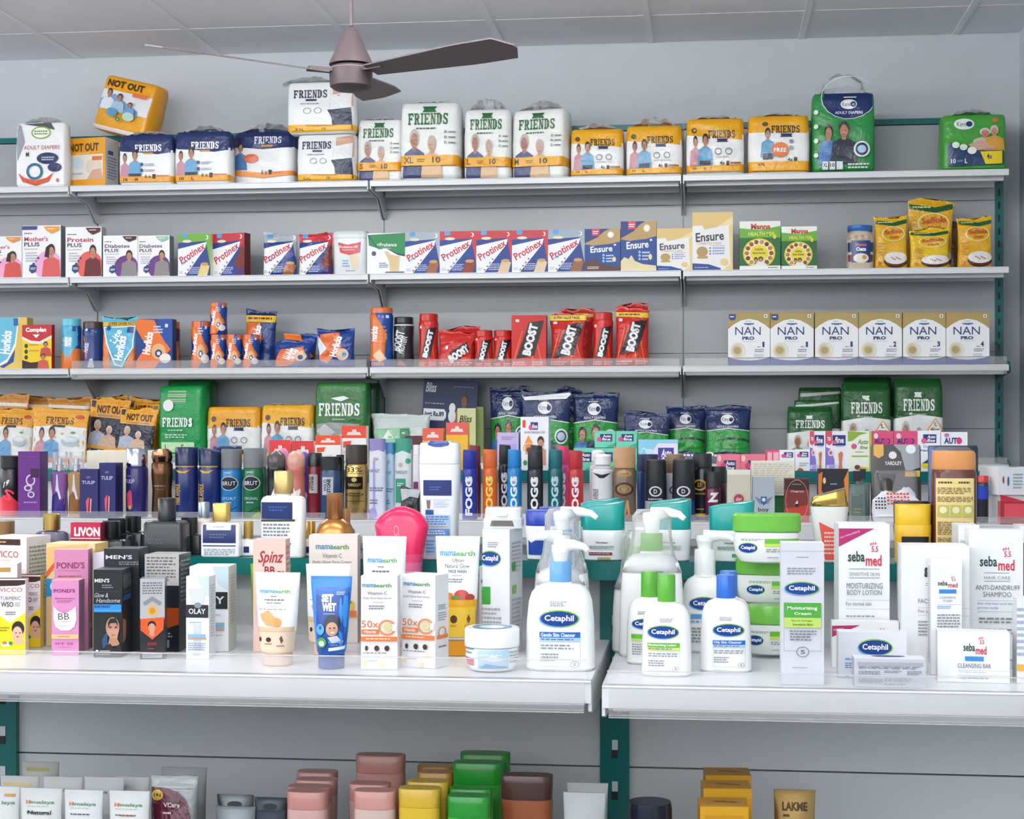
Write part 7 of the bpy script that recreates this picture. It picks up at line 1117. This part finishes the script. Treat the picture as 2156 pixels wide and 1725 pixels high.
lotion('rear blue collared pump bottle in clear wrap, tallest of the three', (1118, 1240, 1079), FSL, .22, [('p', '#8cc63f', [(.10, .52), (.3, .46), (.3, .52), (.14, .6)])], capc='#7ab0dc', neck=.29, cw=.36, d=.06, pump=(.62, 1, .13), film=True, group=GP)
lotion('middle blue collared pump bottle in clear wrap', (1118, 1238, 1130), FSL, .14, [], capc='#7ab0dc', neck=.24, cw=.38, d=.055, pump=(.55, -1, .12), film=True, group=GP)
lotion('front blue capped cleanser bottle facing out with full label', (1102, 1250, 1150), FSL, bk(1417), cet('#8cc63f', '#2a6cc0', top=.44), capc='#6aa6d8', neck=.30, cw=.31, d=.06, pump=(.40, 1, .135), film=False, group=GP, lowc=1.0)
lotion('rear green collared pump bottle in clear wrap', (1302, 1441, 1080), FSR, .24, [('l', '#7a8084', .55, .40, .68, .45, 3)], capc='#6ab43c', neck=.27, cw=.33, d=.06, pump=(.50, 1, .145), film=True, group=GP)
lotion('green collared pump bottle standing left of the small lotions', (1286, 1396, 1124), FSR, bkr(1378), [('l', '#7a8084', .44, .43, .64, .47, 3), *ceta(.28, .50, .80, .62), ('r', '#5aa83c', .28, .66, .36, .82), ('l', '#8a9094', .3, .86, .36, .9, 2)], capc='#6ab43c', neck=.34, cw=.38, d=.055, pump=(.24, 1, .12), film=True, group=GP)
lotion('small green capped lotion behind the front green capped one', (1317, 1415, 1206), FSR, bkr(1399), [('l', '#7a8084', .26, .42, .5, .46, 2), *ceta(.12, .50, .70, .62), ('r', '#6ab43c', .12, .67, .5, .72), ('r', '#b8d86c', .12, .72, .5, .745), ('l', '#8a9094', .14, .77, .5, .9, 5)], capc='#5cae38', neck=.28, cw=.36, d=.045, group=GP)
lotion('front green capped lotion with full label', (1349, 1456, 1213), FSR, bkr(1424), cet('#8cc63f', '#6ab03c', 'Moisturising Lotion', .42, .12, .76), capc='#5cae38', neck=.27, cw=.35, d=.045, group=GP)
lotion('white collared pump bottle behind the small green lotions', (1431, 1537, 1129), FSR, bkr(1372), [*ceta(.18, .52, .80, .64), ('r', '#5a9cd0', .22, .67, .9, .71), ('l', '#6aa0d0', .22, .72, .9, .75, 1), ('l', '#8a9094', .24, .78, .9, .92, 5)], capc='#eceeee', neck=.34, cw=.42, d=.05, pump=(.60, 1, .12), group=GP)
lotion('blue capped bottle hidden behind the front blue capped one', (1486, 1583, 1205), FSR, bkr(1400), [], capc='#3a74cc', neck=.27, cw=.38, d=.04, group=GP)
lotion('royal blue capped oily skin cleanser with full label', (1473, 1584, 1214), FSR, bkr(1413), cet('#8cc63f', '#2a6cc8', 'Oily Skin Cleanser', .42, .24, .86), capc='#2c6ccc', neck=.24, cw=.36, d=.045, group=GP)
JG = 'green lidded cream jars in a stack'
ja = lambda s: [('l', '#7a8084', .12+s, .50, .44+s, .55, 2), *ceta(.08+s, .58, .36+s, .80), ('r', '#6ab43c', .46+s, .50, .96, .60), ('r', '#c0dc5c', .46+s, .60, .96, .66), ('l', '#8a9094', .48+s, .70, .94, .78, 2), ('l', '#aab0b4', .5+s, .86, .7+s, .9, 1)]
def jst(lb, px, back, yb_, s): return jar(lb, px, FSR, back, ja(s), '#e9ebe9', '#6cb844', .37, group=JG, yb=yb_)
jb = bkr(1377)-.032
jst('green lidded cream jar at the bottom of the stack', (1562, 1690, 1278), jb, 1383, .0)
jst('green lidded cream jar in the middle of the stack', (1549, 1690, 1184), jb, 1282, .08)
jst('green lidded cream jar on top of the stack', (1543, 1689, 1083), jb, 1188, .0)
carton('tall narrow white cream carton with green label', (1645, 1735, 1144), FSR, bkr(1436), [('r', '#d4d7dc', 0, 0, 1, .055), ('l', '#6a6e74', .36, .095, .66, .105, 1), ('l', '#8a8e98', .14, .17, .80, .225, 3), *ceta(.06, .27, .90, .37), ('r', '#4fa83c', .06, .42, .93, .525), ('t', '#f0f6ea', 'Moisturising', .14, .445, .84, .475, 1), ('t', '#f0f6ea', 'Cream', .30, .485, .70, .505, 1), ('r', '#bcd868', .06, .525, .93, .595), ('t', '#4a7a34', 'Dry to Normal,', .24, .54, .72, .555, 1), ('t', '#4a7a34', 'Sensitive Skin', .26, .565, .74, .58, 1), *[('r', '#8a8e96', x, .595, x+.006, .76) for x in (.06, .924)], ('l', '#7a7e86', .2, .61, .82, .69, 4), ('r', '#8a8e96', .06, .757, .36, .76), ('r', '#8a8e96', .64, .757, .93, .76), ('o', '#7a7e86', .5, .765, .15, .038, .86), ('t', '#6a6e76', '5', .45, .75, .55, .78, 1), ('l', '#9a9ea6', .26, .87, .72, .88, 1)], '#d2d5dd', side='#d0d3da', top='#dfe2e8', d=.04, rz=0, group=None)
GS = 'white skin care cartons with two coloured lettering'
def seba(u0, v0, w, h): return [('t', '#2c4a38', 'seba', u0, v0, u0+w*.5, v0+h*.72, 1), ('t', '#c83a4a', 'med', u0+w*.53, v0+h*.25, u0+w, v0+h, 1), ('t', '#c8485a', '5.5', u0+w*.70, v0-h*.34, u0+w*.90, v0+h*.05, 1), ('t', '#c8485a', 'pH', u0+w*.66, v0-h*.62, u0+w*.84, v0-h*.36, 1)]
carton('white body lotion carton with a pink corner strip', (1756, 1873, 1108), FSR, .18, [('p', '#b02a68', [(.0, .03), (.70, .03), (0, .16)]), ('t', '#e8b0c8', 'NO PARABENS', .02, .06, .42, .085, 1, 14, 0, 2), *seba(.18, .19, .66, .105), ('r', '#3a3e44', .20, .315, .80, .318), ('t', '#8a9096', 'SENSITIVE SKIN', .20, .34, .80, .365, 0), ('r', '#3a3e44', .20, .378, .80, .381), ('t', '#6a6e74', 'MOISTURIZING', .15, .415, .86, .455, 0), ('t', '#6a6e74', 'BODY LOTION', .16, .465, .84, .50, 0), ('r', '#9a9ea4', .14, .535, 1, .537), ('t', '#4a4e54', 'For normal skin', .14, .55, .64, .575, 0), ('r', '#9a9ea4', .14, .597, 1, .599), ('l', '#8a8e94', .14, .64, .72, .66, 1), ('l', '#8a8e94', .18, .69, .88, .78, 3)], '#eceeee', side='#d8dcde', top='#f2f2f2', d=.06, xc=1766, group=GS)
carton('white shampoo carton edge behind the anti dandruff one', (2018, 2062, 1108), FSR, .22, [('l', '#b8bcc0', .1, .1, .6, .6, 12)], '#e6e9ea', side='#e0e3e4', d=.06, group=GS)
carton('white anti dandruff shampoo carton', (2040, 2154, 1116), FSR, bkr(1394), [*seba(.20, .19, .64, .105), ('r', '#3a3e44', .28, .31, .74, .313), ('t', '#8a9096', 'HAIR CARE', .28, .335, .76, .358, 0), ('r', '#3a3e44', .28, .37, .76, .373), ('t', '#6a6e74', 'ANTI-DANDRUFF', .12, .40, .94, .435, 0), ('t', '#6a6e74', 'SHAMPOO', .26, .448, .78, .485, 0), ('r', '#9a9ea4', .16, .51, 1, .512), ('t', '#6a94cc', 'For oily hair and dandruff', .16, .525, .98, .545, 0), ('t', '#6a94cc', 'prone scalp', .16, .555, .54, .575, 0), ('r', '#9a9ea4', .16, .59, 1, .592), ('l', '#8a8e94', .18, .63, .94, .68, 2), ('l', '#8a8e94', .18, .71, .90, .76, 2), ('l', '#9a9ea4', .7, .93, .95, .95, 1)], '#eceeee', side='#dfe2e4', top='#f4f4f4', d=.06, group=GS)
carton('large white face care carton behind the slim foam carton', (1883, 2041, 1150), FSR, bkr(1404), [('t', '#2c4a38', 's', .34, .17, .40, .25, 3), ('l', '#8a9096', .36, .29, .42, .32, 2), ('t', '#6a6e74', 'FACE', .25, .42, .42, .455, 0), ('r', '#9a9ea4', .25, .49, 1, .492), ('t', '#6a6e74', 'For all', .25, .505, .42, .53, 0), ('r', '#9a9ea4', .25, .55, 1, .552), ('l', '#8a8e94', .25, .59, .42, .72, 5), ('l', '#9aa', .38, .84, .42, .9, 2)], '#eaecec', side='#dde0e2', top='#f2f2f2', d=.06, xc=1892, group=GS)
carton('slim white foam carton turned to show its printed side', (1948, 2026, 1178), FSR, bkr(1410), [*seba(.22, .185, .64, .06), ('r', '#3a88cc', .26, .26, .82, .295), ('t', '#7a7e84', 'CLEANSING', .28, .32, .80, .34, 0), ('t', '#7a7e84', 'FOAM', .40, .35, .68, .37, 0), ('r', '#9a9ea4', .2, .39, 1, .392), ('l', '#6a94cc', .2, .40, .66, .43, 2), ('l', '#8a8e94', .2, .47, .94, .62, 6)], '#f0f2f2', side='#e4e6e8', top='#f4f4f4', d=.035, xc=1961, group=GS, lart=[('l', '#8a8e92', .25, .06, .7, .9, 40)])
carton('white soap carton with a pink corner behind the blue oval soap carton', (1747, 1898, 1309), FSR, bkr(1399), [('p', '#b02a60', [(.0, .10), (.42, .08), (0, .34)]), ('t', '#e8b0c8', 'PARABENS', .02, .15, .18, .2, 1, 12), ('t', '#3a3e44', 'seba', .34, .20, .50, .26, 1), ('t', '#c8485a', 'pH', .68, .14, .78, .24, 1)], '#eceeee', side='#d8dadc', top='#f4f4f4', d=.035, xc=1752, group=GS)
carton('white soap carton with blue oval logo behind the smallest carton', (1761, 1909, 1332), FSR, bkr(1419), [*ceta(.28, .14, .80, .52), ('l', '#6a9ccc', .10, .56, .6, .62, 1), ('l', '#6a9ccc', .10, .66, .4, .80, 3), ('l', '#8a9094', .10, .95, .8, .98, 1)], '#e4e6ec', side='#d8dae0', top='#f0f1f4', d=.03, xc=1765, group=None)
carton('smallest silver white carton lying in front with fine print', (1799, 1949, 1388), FSR, .02, [('r', '#a8acb4', .04, .12, .96, .24), ('l', '#6a6e76', .06, .26, .96, .36, 3), ('l', '#7a7e86', .06, .42, .36, .62, 4), ('l', '#7a7e86', .42, .40, .66, .5, 2), ('l', '#7a7e86', .74, .40, .94, .56, 3), ('l', '#8a8e96', .06, .68, .4, .86, 4), ('l', '#8a8e96', .42, .66, .8, .8, 3), ('l', '#7a7e86', .42, .86, .8, .92, 1)], '#c6cad2', side='#b8bcc4', top='#dfe2e8', d=.035, group=None, tart=[('e', '#2c4a74', .5, .35, .24, .16)])
carton('white cleansing bar carton lying flat on its long side', (1970, 2126, 1331), FSR, bkr(1424), [*seba(.36, .22, .32, .22), ('r', '#3a88cc', .38, .48, .64, .57), ('t', '#5a5e64', 'CLEANSING BAR', .28, .62, .74, .71, 0), ('r', '#9a9ea4', .28, .755, 1, .76), ('t', '#6a94cc', 'For impure and oily skin', .30, .775, .68, .81, 0), ('r', '#9a9ea4', .28, .85, 1, .855), ('l', '#6a6e74', .32, .88, .78, .93, 1)], '#eef0f0', side='#dfe2e2', top='#f6f6f6', d=.035, xc=1974, group=GS)
carton('white and yellow carton cut by the picture edge in the front row', (2141, 2230, 1260), FSR, bkr(1424), [('l', '#a8b4c4', .0, .1, .2, .7, 8), ('r', '#e0b050', .0, .78, 1, .86)], '#e8ebee', side='#dfe2e4', d=.03, group=None)
carton('dark red capped white carton at the picture edge behind the shampoo carton', (2148, 2230, 1108), FSR, .22, [('r', '#8a2c30', 0, .12, 1, 1)], '#e8e8e8', d=.05)

# ================================================================ lower shelf of the near shelving
GL = 'tubes and cartons on the lower near shelf'
def low(lb, px, bk_, c, art=(), capless=False, seal=.05, **k): return tube(lb, px, FLOW, bk_, art, c, k.pop('capc', c), .16, .7, group=GL, seal=seal*.6, d=.036, **k)
HI = [('t', '#c8683c', 'H', .16, .085, .26, .112, 2), ('t', '#4a7a5c', 'imalaya', .26, .085, .84, .115, 1), ('l', '#8a9a90', .20, .122, .80, .130, 1), ('l', '#4a6a5a', .2, .16, .8, .18, 1)]
low('clear topped tube with a yellow label, tallest at the lower shelf edge', (35, 114, 1610), .22, '#b0b0a8', [('r', '#8a843c', .15, .045, .75, .075)])
low('white crimped tube in the rear row at the picture edge', (-12, 72, 1640), .12, '#bcbfbe', [('r', '#c8a43c', .1, .055, .8, .07)])
low('white crimped tube in the rear row beside the one with a yellow label', (80, 165, 1642), .12, '#c0c3c2', HI[:2])
low('white crimped tube in the rear row behind two herbal tubes', (172, 256, 1640), .12, '#c2c5c6', [('t', '#4a6a8a', 'imalaya', .2, .10, .6, .13, 1)])
low('white crimped tube in the rear row touching the maroon pack', (232, 306, 1642), .14, '#c2c5c6')
low('white herbal tube with red initial at the picture edge in the front row', (-48, 30, 1662), .03, '#cdd0cf', [('r', '#b88a3c', .6, .05, .9, .07), ('t', '#4a7a5c', 'laya', .55, .10, .9, .13, 1)])
low('white herbal tube with red initial, second in the front row', (31, 120, 1666), .03, '#cfd2d1', HI+[('t', '#3a3a38', 'Natural', .22, .155, .78, .185, 1)])
low('white herbal tube with red initial, third in the front row', (124, 207, 1670), .03, '#d2d5d6', HI)
low('white herbal tube with red initial beside the maroon pack', (219, 306, 1672), .03, '#d2d5d4', HI+[('l', '#b04a4a', .3, .165, .7, .18, 1)])
low('grey crimped tube behind the maroon pack', (330, 427, 1622), .16, '#8e9290')
pouch('maroon and silver shampoo pouch with a yellow round mark', (305, 406, 1642), FLOW, .06, [('r', '#a8acac', 0, 0, 1, .08), ('p', '#5a1830', [(.02, .075), (.3, .075), (.6, .10), (.8, .16), (.9, .26), (.9, 1), (0, 1)]), ('e', '#c8a02c', .18, .125, .13, .035), ('t', '#3a2c1c', '1+1', .10, .112, .26, .136, 2), ('t', '#d8c8cc', 'VCare', .34, .17, .68, .20, 1), ('l', '#d8c8cc', .34, .225, .56, .25, 1)], '#9aa0a0', d=.05, group=GL, seal=.05, crown=.001)
low('silver crimped tube in the rear of the dark pair', (448, 530, 1680), .10, '#7e8486', [('e', '#1f2428', .5, .075, .2, .025)], finish='metal')
low('dark crimped tube in the rear of the dark pair', (524, 598, 1686), .10, '#5a6268', [('e', '#1f2428', .5, .07, .2, .025)], finish='metal')
low('silver crimped tube in front, cut by the lower picture edge', (445, 532, 1705), .03, '#8a9092', finish='metal')
low('navy crimped tube in front, cut by the lower picture edge', (530, 598, 1714), .03, '#2a3442')
def flat(lb, px, bk_, c, capc, capv=.22, grp=None): return shampoo(lb, px, FLOW, bk_, [], c, capc, capv*.6, d=.036, group=grp or GL, n=3, taper=.88, capw=.99)
for (a, b, y), k_, lb in (((620, 704, 1629), .22, 'furthest'), ((616, 703, 1646), .16, 'third'), ((600, 691, 1661), .10, 'second'), ((594, 684, 1671), .04, 'frontmost')):
    flat(f'pink flip cap bottle, {lb} in the file of four', (a, b, y), k_, '#c4a098', '#b88078', .2, 'pink flip cap bottles on the lower shelf')
flat('tall pink flip cap bottle rising behind two short ones', (745, 848, 1594), .20, '#b8887e', '#b07a72', .2, 'pink flip cap bottles on the lower shelf')
flat('short pink flip cap bottle, second of the pair before the tall one', (730, 816, 1655), .10, '#c4a098', '#b88078', .2, 'pink flip cap bottles on the lower shelf')
flat('short pink flip cap bottle, foremost of the pair before the tall one', (740, 828, 1670), .04, '#cab0a8', '#c48c84', .2, 'pink flip cap bottles on the lower shelf')
for (a, b, y), k_, lb, c in (((875, 953, 1617), .24, 'furthest', '#b8842c'), ((876, 952, 1630), .18, 'third', '#b07c28'), ((853, 941, 1650), .10, 'second', '#c8a82c'), ((835, 923, 1665), .04, 'frontmost', '#ccaa30')):
    flat(f'yellow flip cap bottle, {lb} in the file of four', (a, b, y), k_, '#d0b02c', c, .2, 'yellow flip cap bottles on the lower shelf')
for (a, b, y), k_, lb in (((966, 1071, 1590), .24, 'tall bright green flip cap bottle, furthest back'), ((950, 1056, 1610), .17, 'tall bright green flip cap bottle in front of its twin'), ((942, 1034, 1665), .10, 'short bright green flip cap bottle, rear of the short pair'), ((938, 1030, 1681), .04, 'short bright green flip cap bottle, front of the short pair')):
    flat(lb, (a, b, y), k_, '#3fa03c', '#1f8c2c', .24, 'green flip cap bottles on the lower shelf')
flat('brown capped terracotta bottle beside the green ones', (1052, 1161, 1637), .10, '#9a5638', '#4a302c', .26)
low('clear crimped tube in the rear near the slotted upright', (1190, 1279, 1655), .12, '#a4a8a8')
low('clear crimped tube in front near the slotted upright', (1183, 1274, 1676), .05, '#b4b8b8')
jar('navy round tin lid showing above the lower picture edge', (1320, 1414, 1698), FLOW, .08, [], '#1c2230', '#1c2434', .3)
for (a, b, y), k_, lb in (((1480, 1582, 1634), .20, 'golden carton, furthest of the file of three'), ((1475, 1583, 1662), .12, 'golden carton, middle of the file of three'), ((1468, 1576, 1700), .03, 'golden carton, front of the file of three')):
    carton(lb, (a, b, y), FLOW, k_, [('r', '#c08a1c', .1, .06, .9, .10)], '#d09c20', side='#b0801c', top='#c8942c', d=.05, rz=4, group='golden cartons on the lower shelf', tart=[('p', '#8a3a24', [(.3, .4), (.8, .5), (.8, .56), (.3, .48)])])
low('gold crimped tube with black lettering', (1630, 1719, 1670), .06, '#a88a54', [('t', '#3a2a18', 'LAKME', .20, .075, .80, .13, 2), ('l', '#5a4424', .22, .145, .42, .175, 1)], finish='metal')

# ================================================================ settle neighbours so that nothing cuts into anything else
from mathutils.bvhtree import BVHTree
bpy.context.view_layer.update()
things = [o for o in C.objects if o.parent is None and o.get('category') and o['category'] not in ('shelving', 'lamp', 'ceiling fan')]
kids = {}
for o in C.objects:
    if o.parent: kids.setdefault(o.parent, []).append(o)
def meshes(o): return ([o] if o.type == 'MESH' else [])+[m for k in kids.get(o, []) for m in meshes(k)]
def geom(o):
    V = []; P = []
    for m in meshes(o):
        if m.name.startswith(('carry_handle', 'film_wrap')): continue
        mw = m.matrix_world; k = len(V); V += [mw @ v.co for v in m.data.vertices]; P += [[k+i for i in p.vertices] for p in m.data.polygons if len(p.vertices) > 2]
    return V, P
def bounds(V): return [min(v[i] for v in V) for i in range(3)], [max(v[i] for v in V) for i in range(3)]
info = {}
def refresh(o):
    V, P = geom(o); info[o] = (*bounds(V), BVHTree.FromPolygons(V, P), )
for o in things: refresh(o)
def move(o, dx=0, dy=0, sx=1, sy=1, s=1):
    o.location.x += dx; o.location.y += dy; o.scale = (o.scale.x*sx*s, o.scale.y*sy*s, o.scale.z*s)
    bpy.context.view_layer.update(); refresh(o)
for rnd_ in range(5):
    n_fix = 0; order = sorted(things, key=lambda o: info[o][0][0])
    for i, a in enumerate(order):
        for b in order[i+1:]:
            (l1, h1, t1), (l2, h2, t2) = info[a], info[b]
            if l2[0] > h1[0]: break
            o3 = [min(h1[k], h2[k])-max(l1[k], l2[k]) for k in range(3)]
            if min(o3) <= .0003 or not t1.overlap(t2): continue
            n_fix += 1; w1, w2 = h1[0]-l1[0], h2[0]-l2[0]
            if o3[0] < .3*min(w1, w2) and o3[0] < .014:
                for o, w, sg in ((a, w1, -1), (b, w2, 1)):
                    c = o3[0]/2+.0002; sg = sg if (l1[0]+h1[0]) < (l2[0]+h2[0]) else -sg
                    move(o, dx=sg*c/2, sx=(w-c)/w)
            else:
                f, g = (a, b) if l1[1] <= l2[1] else (b, a); lf, hf, _ = info[f]; need = hf[1]-info[g][0][1]+.0006; df = hf[1]-lf[1]
                k = max(.55 if rnd_ < 2 else .4, (df-need)/df)
                if k < 1: move(f, dy=-(f.location.y-lf[1])*(1-k), sy=k)
                need = info[f][1][1]-info[g][0][1]+.0006
                if need > 0:
                    D0 = info[g][0][1]; s = (D0+need)/D0; zz = g.location.z
                    g.location.x *= s; move(g, dy=need, s=s)
    if not n_fix: break

for o in things:  # nothing on the near shelf may reach into the teal rail above and behind it
    l, h, _ = info[o]
    if l[1] < FB-.052 < h[1] and l[2] < FC.z-.03 and h[2] > FC.z-.03 and h[1]-l[1] < .2:
        k = (FB-.0525-l[1])/(h[1]-l[1]); o.location.y = l[1]+(o.location.y-l[1])*k; o.scale.y *= k
